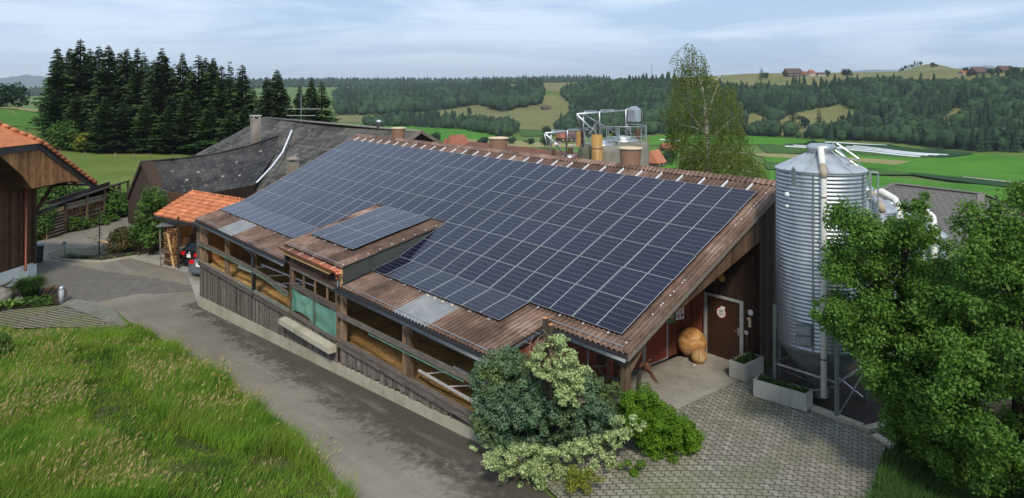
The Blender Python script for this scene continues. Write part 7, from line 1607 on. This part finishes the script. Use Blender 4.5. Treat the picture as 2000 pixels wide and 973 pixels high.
for i, (u, h) in enumerate(((1757,7),(1763,9),(1769,11),(1775,12),(1781,11),(1787,14),(1792,13),(1798,10))):
    far_tree(u, 0, h, 8 if h < 12 else 6, '%s tree from the left in the clump on the bald hill' % ORD[i], L_FOREST, 'b' if i % 3 else 'c', 1420, 'clump of trees on the bald hill')
# ---------------------------------------------------------------- distant farms
def farm(u, vb, w, d, hw, hr, roofm, wallm, label, rot=0.0, hip=False, D=None):
    g = at(u, vb) if D is None else atD(u, D); root = thing('farmhouse', tuple(g), label, 'house', None, YAW*-1+rot)
    mb = MB(); mb.box(-w/2,-d/2,-2,w/2,d/2,hw); lpart(mb, 'wall', wallm, root); e = w*.06; k = w*.22 if hip else 0
    mb = MB(); mb.add([(-w/2-e,-d/2-e,hw-.3),(w/2+e,-d/2-e,hw-.3),(w/2+e,d/2+e,hw-.3),(-w/2-e,d/2+e,hw-.3),(-w/2-e+k,0,hw+hr),(w/2+e-k,0,hw+hr)], [(0,1,5,4),(2,3,4,5),(1,2,5),(3,0,4),(3,2,1,0)]); lpart(mb, 'roof', roofm, root)
    for i in range(max(2,int(w/4))): mb = MB(); x = -w/2+w*(i+.5)/max(2,int(w/4)); mb.box(x-.5,-d/2-.05,hw*.35,x+.5,-d/2,hw*.7); lpart(mb, 'window', FAR_WALL_PALE if wallm is FAR_WALL_DARK else INK, root)
    return root
farm(893,292,17,12,3.2,8.0,RED_TILE_FAR,FAR_WALL_DARK,'large red roofed barn in the valley behind the round dark tree',.6,True); farm(876,290,9,8,2.0,5.5,RED_TILE_FAR,FAR_WALL_DARK,'smaller red hipped roof at the left of the large red barn',.3,True)
farm(1108,277,17,11,4,6,RED_TILE_FAR,FAR_WALL_DARK,'red roofed farmhouse with dark wooden front behind the gantry',.35,True); farm(1122,277,12,10,3.5,4.5,BROWN_ROOF_FAR,FAR_WALL_DARK,'dark roofed shed beside the red farmhouse behind the gantry',.2)
farm(1279,326,10,9,3,7,plain('bright orange tile roof', (.46,.16,.08), .8, var=.2, scale=.3),FAR_WALL_DARK,'bright orange roofed house between the tanks and the birch',.9); farm(1304,296,10,7,3,3.5,RED_TILE_FAR,FAR_WALL_DARK,'small brown red roof behind the orange roofed house',.4)
farm(1089,283,4.5,4,2,1.5,BROWN_ROOF_FAR,FAR_WALL_PALE,'tiny pale hut alone in the green field',.3); farm(1066,214,12,7,2.5,3,BROWN_ROOF_FAR,FAR_WALL_DARK,'lone dark hut on the dry hillside meadow',.5)
farm(1548,150,24,13,5.5,7.5,BROWN_ROOF_FAR,FAR_WALL_DARK,'big dark roofed farmhouse on the hill crest',.2); farm(1568,148,9,8,3,4,RED_TILE_FAR,FAR_WALL_DARK,'small red roof squeezed between the crest farm trees',.2); farm(1584,149,13,9,5,5,RED_TILE_FAR,FAR_WALL_PALE,'orange roofed house with pale wall at the crest farm',.5,True); farm(1603,149,11,7,3,3,BROWN_ROOF_FAR,FAR_WALL_PALE,'low pale house at the right end of the crest farm',.1)
farm(1576,152,7,5,2,1.5,BROWN_ROOF_FAR,FAR_WALL_PALE,'low shed just below the crest farm',.1)
farm(1912,146,21,13,3.5,6.5,BROWN_ROOF_FAR,FAR_WALL_DARK,'large brown roofed barn on the right crest',.25); farm(1962,142,18,12,3.5,5.5,BROWN_ROOF_FAR,FAR_WALL_DARK,'second brown roofed barn farther right on the crest',.15); farm(1881,147,9,7,3,3,RED_TILE_FAR,FAR_WALL_PALE,'small pale cottage left of the brown crest barns',.3)
farm(1288,153,8,6,3,3,BROWN_ROOF_FAR,FAR_WALL_PALE,'little pale house by the mast above the wood',.3)
g = at(1273, 158); mb = MB(); mb.tube([tuple(g), tuple(g+np.array([0,0,27]))], .32, 6); single(mb, 'mast', STEEL_DULL, 'thin radio mast standing on the wooded crest', 'mast')
# ---------------------------------------------------------------- yard details at the left
def yb(u, v): return Vector(at(u, v))
b = yb(120,593); mb = MB(); mb.lathe([(.12,0),(.12,.72)], tuple(b), 18, True); o = single(mb, 'bollard_light', PLASTIC_GREY, 'short grey bollard light beside the flower bed', 'bollard', None, True)
mb = MB(); mb.lathe([(.122,.72),(.122,.86),(.08,.89),(.01,.90)], tuple(b), 18); part(mb, 'cap', GALV, o, True)
b = yb(104,590); root = thing('iron_coil', tuple(b), 'upright coil of rusty iron rings beside the bollard', 'coil')
for k, (r, dx, ti) in enumerate(((.42,0,.2),(.40,.10,.35),(.36,-.12,.1),(.33,.2,.5))):
    mb = MB(); mb.tube([(math.cos(a)*r+dx, .06*k+math.cos(a)*ti*.2, r+math.sin(a)*r) for a in np.linspace(0,6.283,26)], .022, 6, False); o = lpart(mb, 'ring', RUST, root, True); o.rotation_euler = (0,0,-YAW+.3)
def tuft(name, u, v, r, h, n, mat, label):
    b = at(u, v); V, F = [], []; rr = random.Random(int(u)); o = 0
    for k in range(n):
        a = rr.random()*6.283; q = rr.random()**.5*r*.35; d = Vector((math.cos(a), math.sin(a), 0)); s_ = Vector((-d.y, d.x, 0))*.012; p = Vector(b)+d*q; hh = h*rr.uniform(.7,1.1); out = r*rr.uniform(.5,1.1)
        m = p+d*out*.35+Vector((0,0,hh*.75)); t = p+d*out+Vector((0,0,hh*rr.uniform(.45,.95))); V += [tuple(p-s_), tuple(p+s_), tuple(m+s_), tuple(m-s_), tuple(t)]; F += [(o,o+1,o+2),(o,o+2,o+3),(o+3,o+2,o+4)]; o += 5
    ob = np_mesh(name, np.array(V)-b, np.array(F), mat); ob.location = b; tag(ob, label, 'ornamental grass')
tuft('grass_clump', 58, 583, .85, 1.25, 1400, L_TURF, 'tall fountain grass clump against the white house base')
hs = []
for i, (u, v, m) in enumerate(((8,604,L_HOSTA),(30,602,L_HOSTA),(52,600,L_BUSH),(74,598,L_BUSH),(94,596,L_BUSH))): bush('hosta_plant', u, v, None, .9, .55, m, ['pale variegated hosta at the far left of the bed','second pale hosta from the left in the bed','green leafy perennial in the middle of the bed','green perennial just left of the iron coil end','green perennial at the foot of the iron coil'][i], 10, (.10,.20), 620, 'plant')
b = yb(6,588); mb = MB(); mb.blob(tuple(b+Vector((0,0,.3))), (.5,.42,.38), 3, .3); single(mb, 'boulder', STONE, 'large grey boulder in the bed at the left edge', 'boulder', None, True)
random.seed(31)
for k in range(9):
    b = yb(24+k*6+random.uniform(-3,3), 586+random.uniform(-4,4)); r = random.uniform(.10,.2); mb = MB(); mb.blob(tuple(b+Vector((0,0,r*.5))), (r*1.2,r,r*.8), 2, .3, seed=k); single(mb, 'cobble', STONE, '%s small rounded stone from the boulder towards the grass clump' % ORD[k], 'stone', 'small stones in the flower bed', True)
mb = MB(); b = yb(10,583); mb.tube([tuple(b+Vector((0,0,.45))-rgt*.6), tuple(b+Vector((0,0,.75))+rgt*.1), tuple(b+Vector((0,0,1.0))+rgt*.45)], [.10,.07,.03], 7); single(mb, 'dead_branch', BARK, 'weathered dead branch lying over the boulder', 'branch', None, True)
b = yb(71,512); root = thing('rubbish_bin', tuple(b), 'dark bin with grey lid standing behind the farmhouse corner', 'bin'); mb = MB(); mb.hexa([(-.3,-.3,0),(.3,-.3,0),(.3,.3,0),(-.3,.3,0),(-.36,-.36,1.05),(.36,-.36,1.05),(.36,.36,1.05),(-.36,.36,1.05)]); lpart(mb, 'body', BIN_DARK, root); mb = MB(); mb.hexa([(-.4,-.4,1.05),(.4,-.4,1.05),(.4,.4,1.05),(-.4,.4,1.05),(-.36,-.36,1.17),(.36,-.36,1.17),(.36,.36,1.20),(-.36,.36,1.20)]); lpart(mb, 'lid', PLASTIC_GREY, root)
b = yb(127,499); mb = MB(); mb.tube([tuple(b), tuple(b+Vector((0,0,.75))), tuple(b+Vector((0,0,.85))-rgt*.1), tuple(b+Vector((0,0,.6))-rgt*.2)], .035, 7); mb.blob(tuple(b+Vector((0,0,.85))-rgt*.05), (.16,.12,.12), 2, .1); single(mb, 'standpipe', PLASTIC_GREY, 'grey standpipe tap at the end of the small flower bed', 'tap', None, True)
b = yb(194,499); root = thing('weeping_sapling', tuple(b), 'thin weeping sapling tied to a stake in the small bed', 'tree'); mb = MB(); mb.tube([(0,0,0),(.02,0,1.6),(0,.02,3.1)], [.05,.03,.012], 6); lpart(mb, 'trunk', BARK, root)
P = np.array([(math.cos(a)*r, math.sin(a)*r, z) for a, r, z in ((rnd.random()*6.28, rnd.random()*.55*(.35 if q > 150 else 1), rnd.uniform(.4,1.5) if q <= 150 else rnd.uniform(1.5,3.1)) for q in range(300))]); V, F = leaf_quads(P, rng.normal(size=(300,3)), rng.uniform(.06,.14,300), .35, axis=np.tile([0,0,1.0],(300,1))); o = np_mesh('crown', V, F, L_CYPRESS); o.parent = root
mb = MB(); mb.beam(tuple(b+Vector((0,0,1.28))-rgt*.60-fwd*.3), tuple(b+Vector((0,0,.90))+rgt*.75-fwd*.3), .12, .05); single(mb, 'plank', WOOD_NEW, 'pale plank fixed slanting across the weeping sapling', 'plank')
bush('rhododendron', 240, 492, None, 2.5, 1.75, L_RHODO, 'rounded rhododendron with bronze tips in the yard bed', 30, (.10,.20), 600)
for i, (u, v, w, h, m, lb) in enumerate(((165,505,1.5,.28,L_BUSH,'low green cushion plant left of the sapling'),(215,505,1.9,.22,L_HOSTA,'flat pale green ground cover right of the sapling'),(250,500,1.9,.22,L_HOSTA,'flat pale green ground cover below the rhododendron'),(295,488,1.7,.35,L_BUSH,'small green plants along the retaining wall foot'),(140,505,1.0,.35,L_CYPRESS,'small blue green cushion at the left end of the bed'))): bush('ground_cover', u, v, None, w, h, m, lb, 10, (.06,.13), 2200, 'plant')
mb = MB(); b0, b1_ = yb(118,510), yb(200,513); b2 = yb(268,502)
for p_, q_ in ((b0,b1_),(b1_,b2)): mb.beam(p_+Vector((0,0,.06)), q_+Vector((0,0,.06)), .12, .14)
single(mb, 'bed_edging', CONCRETE, 'low stone edging along the front of the small bed', 'edging')
b0, b1_ = yb(268,492), yb(322,484); mb = MB(); mb.prism([tuple(b0-Vector((0,0,.3))), tuple(b1_-Vector((0,0,.3))), tuple(b1_+Vector((0,0,1.3))), tuple(b0+Vector((0,0,.9)))], tuple(fwd*.3)); single(mb, 'retaining_wall', CONC_TANK, 'mossy concrete retaining wall left of the carport', 'wall')
cl = []; scatter([(262,455),(270,410),(285,380),(300,368),(318,385),(328,400),(318,430),(300,465),(280,470)], 34, 46.0, 48.0, .45, .75, cl); leafy('climbing_shrub', cl, 330, (.12,.26), L_BUSH, 'tall loose green shrub against the old barn gable', 'shrub', .7, 1.0)
for i, (u, v, w, h, lb) in enumerate(((80,466,2.2,2.6,'dense dark green bush between the farmhouse and the woodshed'),(148,452,1.5,1.2,'leafy bush against the woodshed slats, left of centre'),(172,446,1.1,.9,'leafy bush in the middle of the woodshed front'),(198,440,1.3,1.0,'leafy bush right of centre along the woodshed'),(222,433,1.2,.7,'low leafy bush at the right part of the woodshed'),(255,420,2.4,2.2,'dark bush in the shade between woodshed and old barn'))): bush('hedge_bush', u, v, None, w, h, L_BUSH, lb, 20, (.12,.24), 420)
mb = MB(); b = yb(268,428); mb.tube([tuple(b+Vector((0,0,.4))), tuple(b+Vector((0,0,1.9))+rgt*.45), tuple(b+Vector((0,0,3.2))+rgt*.75)], [.22,.20,.16], 7); single(mb, 'fallen_log', WOOD_NEW, 'pale dead trunk leaning against the old barn gable', 'trunk', None, True)
for i, (u, v, w, h, lb) in enumerate(((222,352,3.2,2.6,'small green tree on the pasture above the woodshed'),(110,375,3.0,4.0,'leafy shrub behind the left end of the woodshed'),(85,385,2.8,4.0,'leafy shrub seen under the farmhouse eave'),(150,372,2.6,2.4,'low green shrub behind the middle of the woodshed'))): bush('wild_shrub', u, 0, 60+i, w, h, L_BUSH, lb, 20, (.16,.32), 160)
bush('garden_bush', 2, 0, 27.5, .75, 1.3, L_BUSH, 'leafy bush cut off by the left edge beside the meadow', 12, (.07,.14), 1500)
# fallen feed racks lying in the pen
for (x0, y0, x1, y1, lb) in ((3.0,-7.4,8.8,-6.6,'white slatted feed rack lying in the straw left of the dormer'),(19.2,-7.6,23.2,-7.2,'white slatted feed rack lying in the straw right of the dormer')):
    mb = MB(); mb.beam((x0,y0,-.32),(x1-1.0,y1-.4,-.34),.05,.07); mb.beam((x0+.6,y0+.9,-.25),(x1,y1+.5,-.27),.05,.07)
    for t in (.1,.5,.85): mb.beam((x0+(x1-x0-1)*t,y0+(y1-.4-y0)*t,-.33),(x0+.6+(x1-x0-.6)*t,y0+.9+(y1-y0-.4)*t,-.26),.03,.03, tint=.1)
    single(mb, 'feed_rack', PAPER, lb, 'feed rack', 'feed racks in the open pen')

# ---------------------------------------------------------------- air between the farm and the hills
hz = bpy.data.meshes.new('haze'); 
def haze():
    mb = MB(); mb.hexa([(x, y, z) for z in (-160, 330) for x, y in ((-13500,-13500),(13500,-13500),(13500,13500),(-13500,13500))]); o = mb.build('haze', [], None); m = bpy.data.materials.new('pale air'); m.use_nodes = True; nt = m.node_tree; nt.nodes.remove(nt.nodes['Principled BSDF'])
    v = nt.nodes.new('ShaderNodeVolumePrincipled'); v.inputs['Color'].default_value = (0.82,0.91,1.0,1); v.inputs['Density'].default_value = HAZE; v.inputs['Anisotropy'].default_value = 0.2; nt.links.new(v.outputs[0], nt.nodes['Material Output'].inputs['Volume']); o.data.materials.append(m); tag(o, kind='stuff')
HAZE = 0.8e-4
haze()
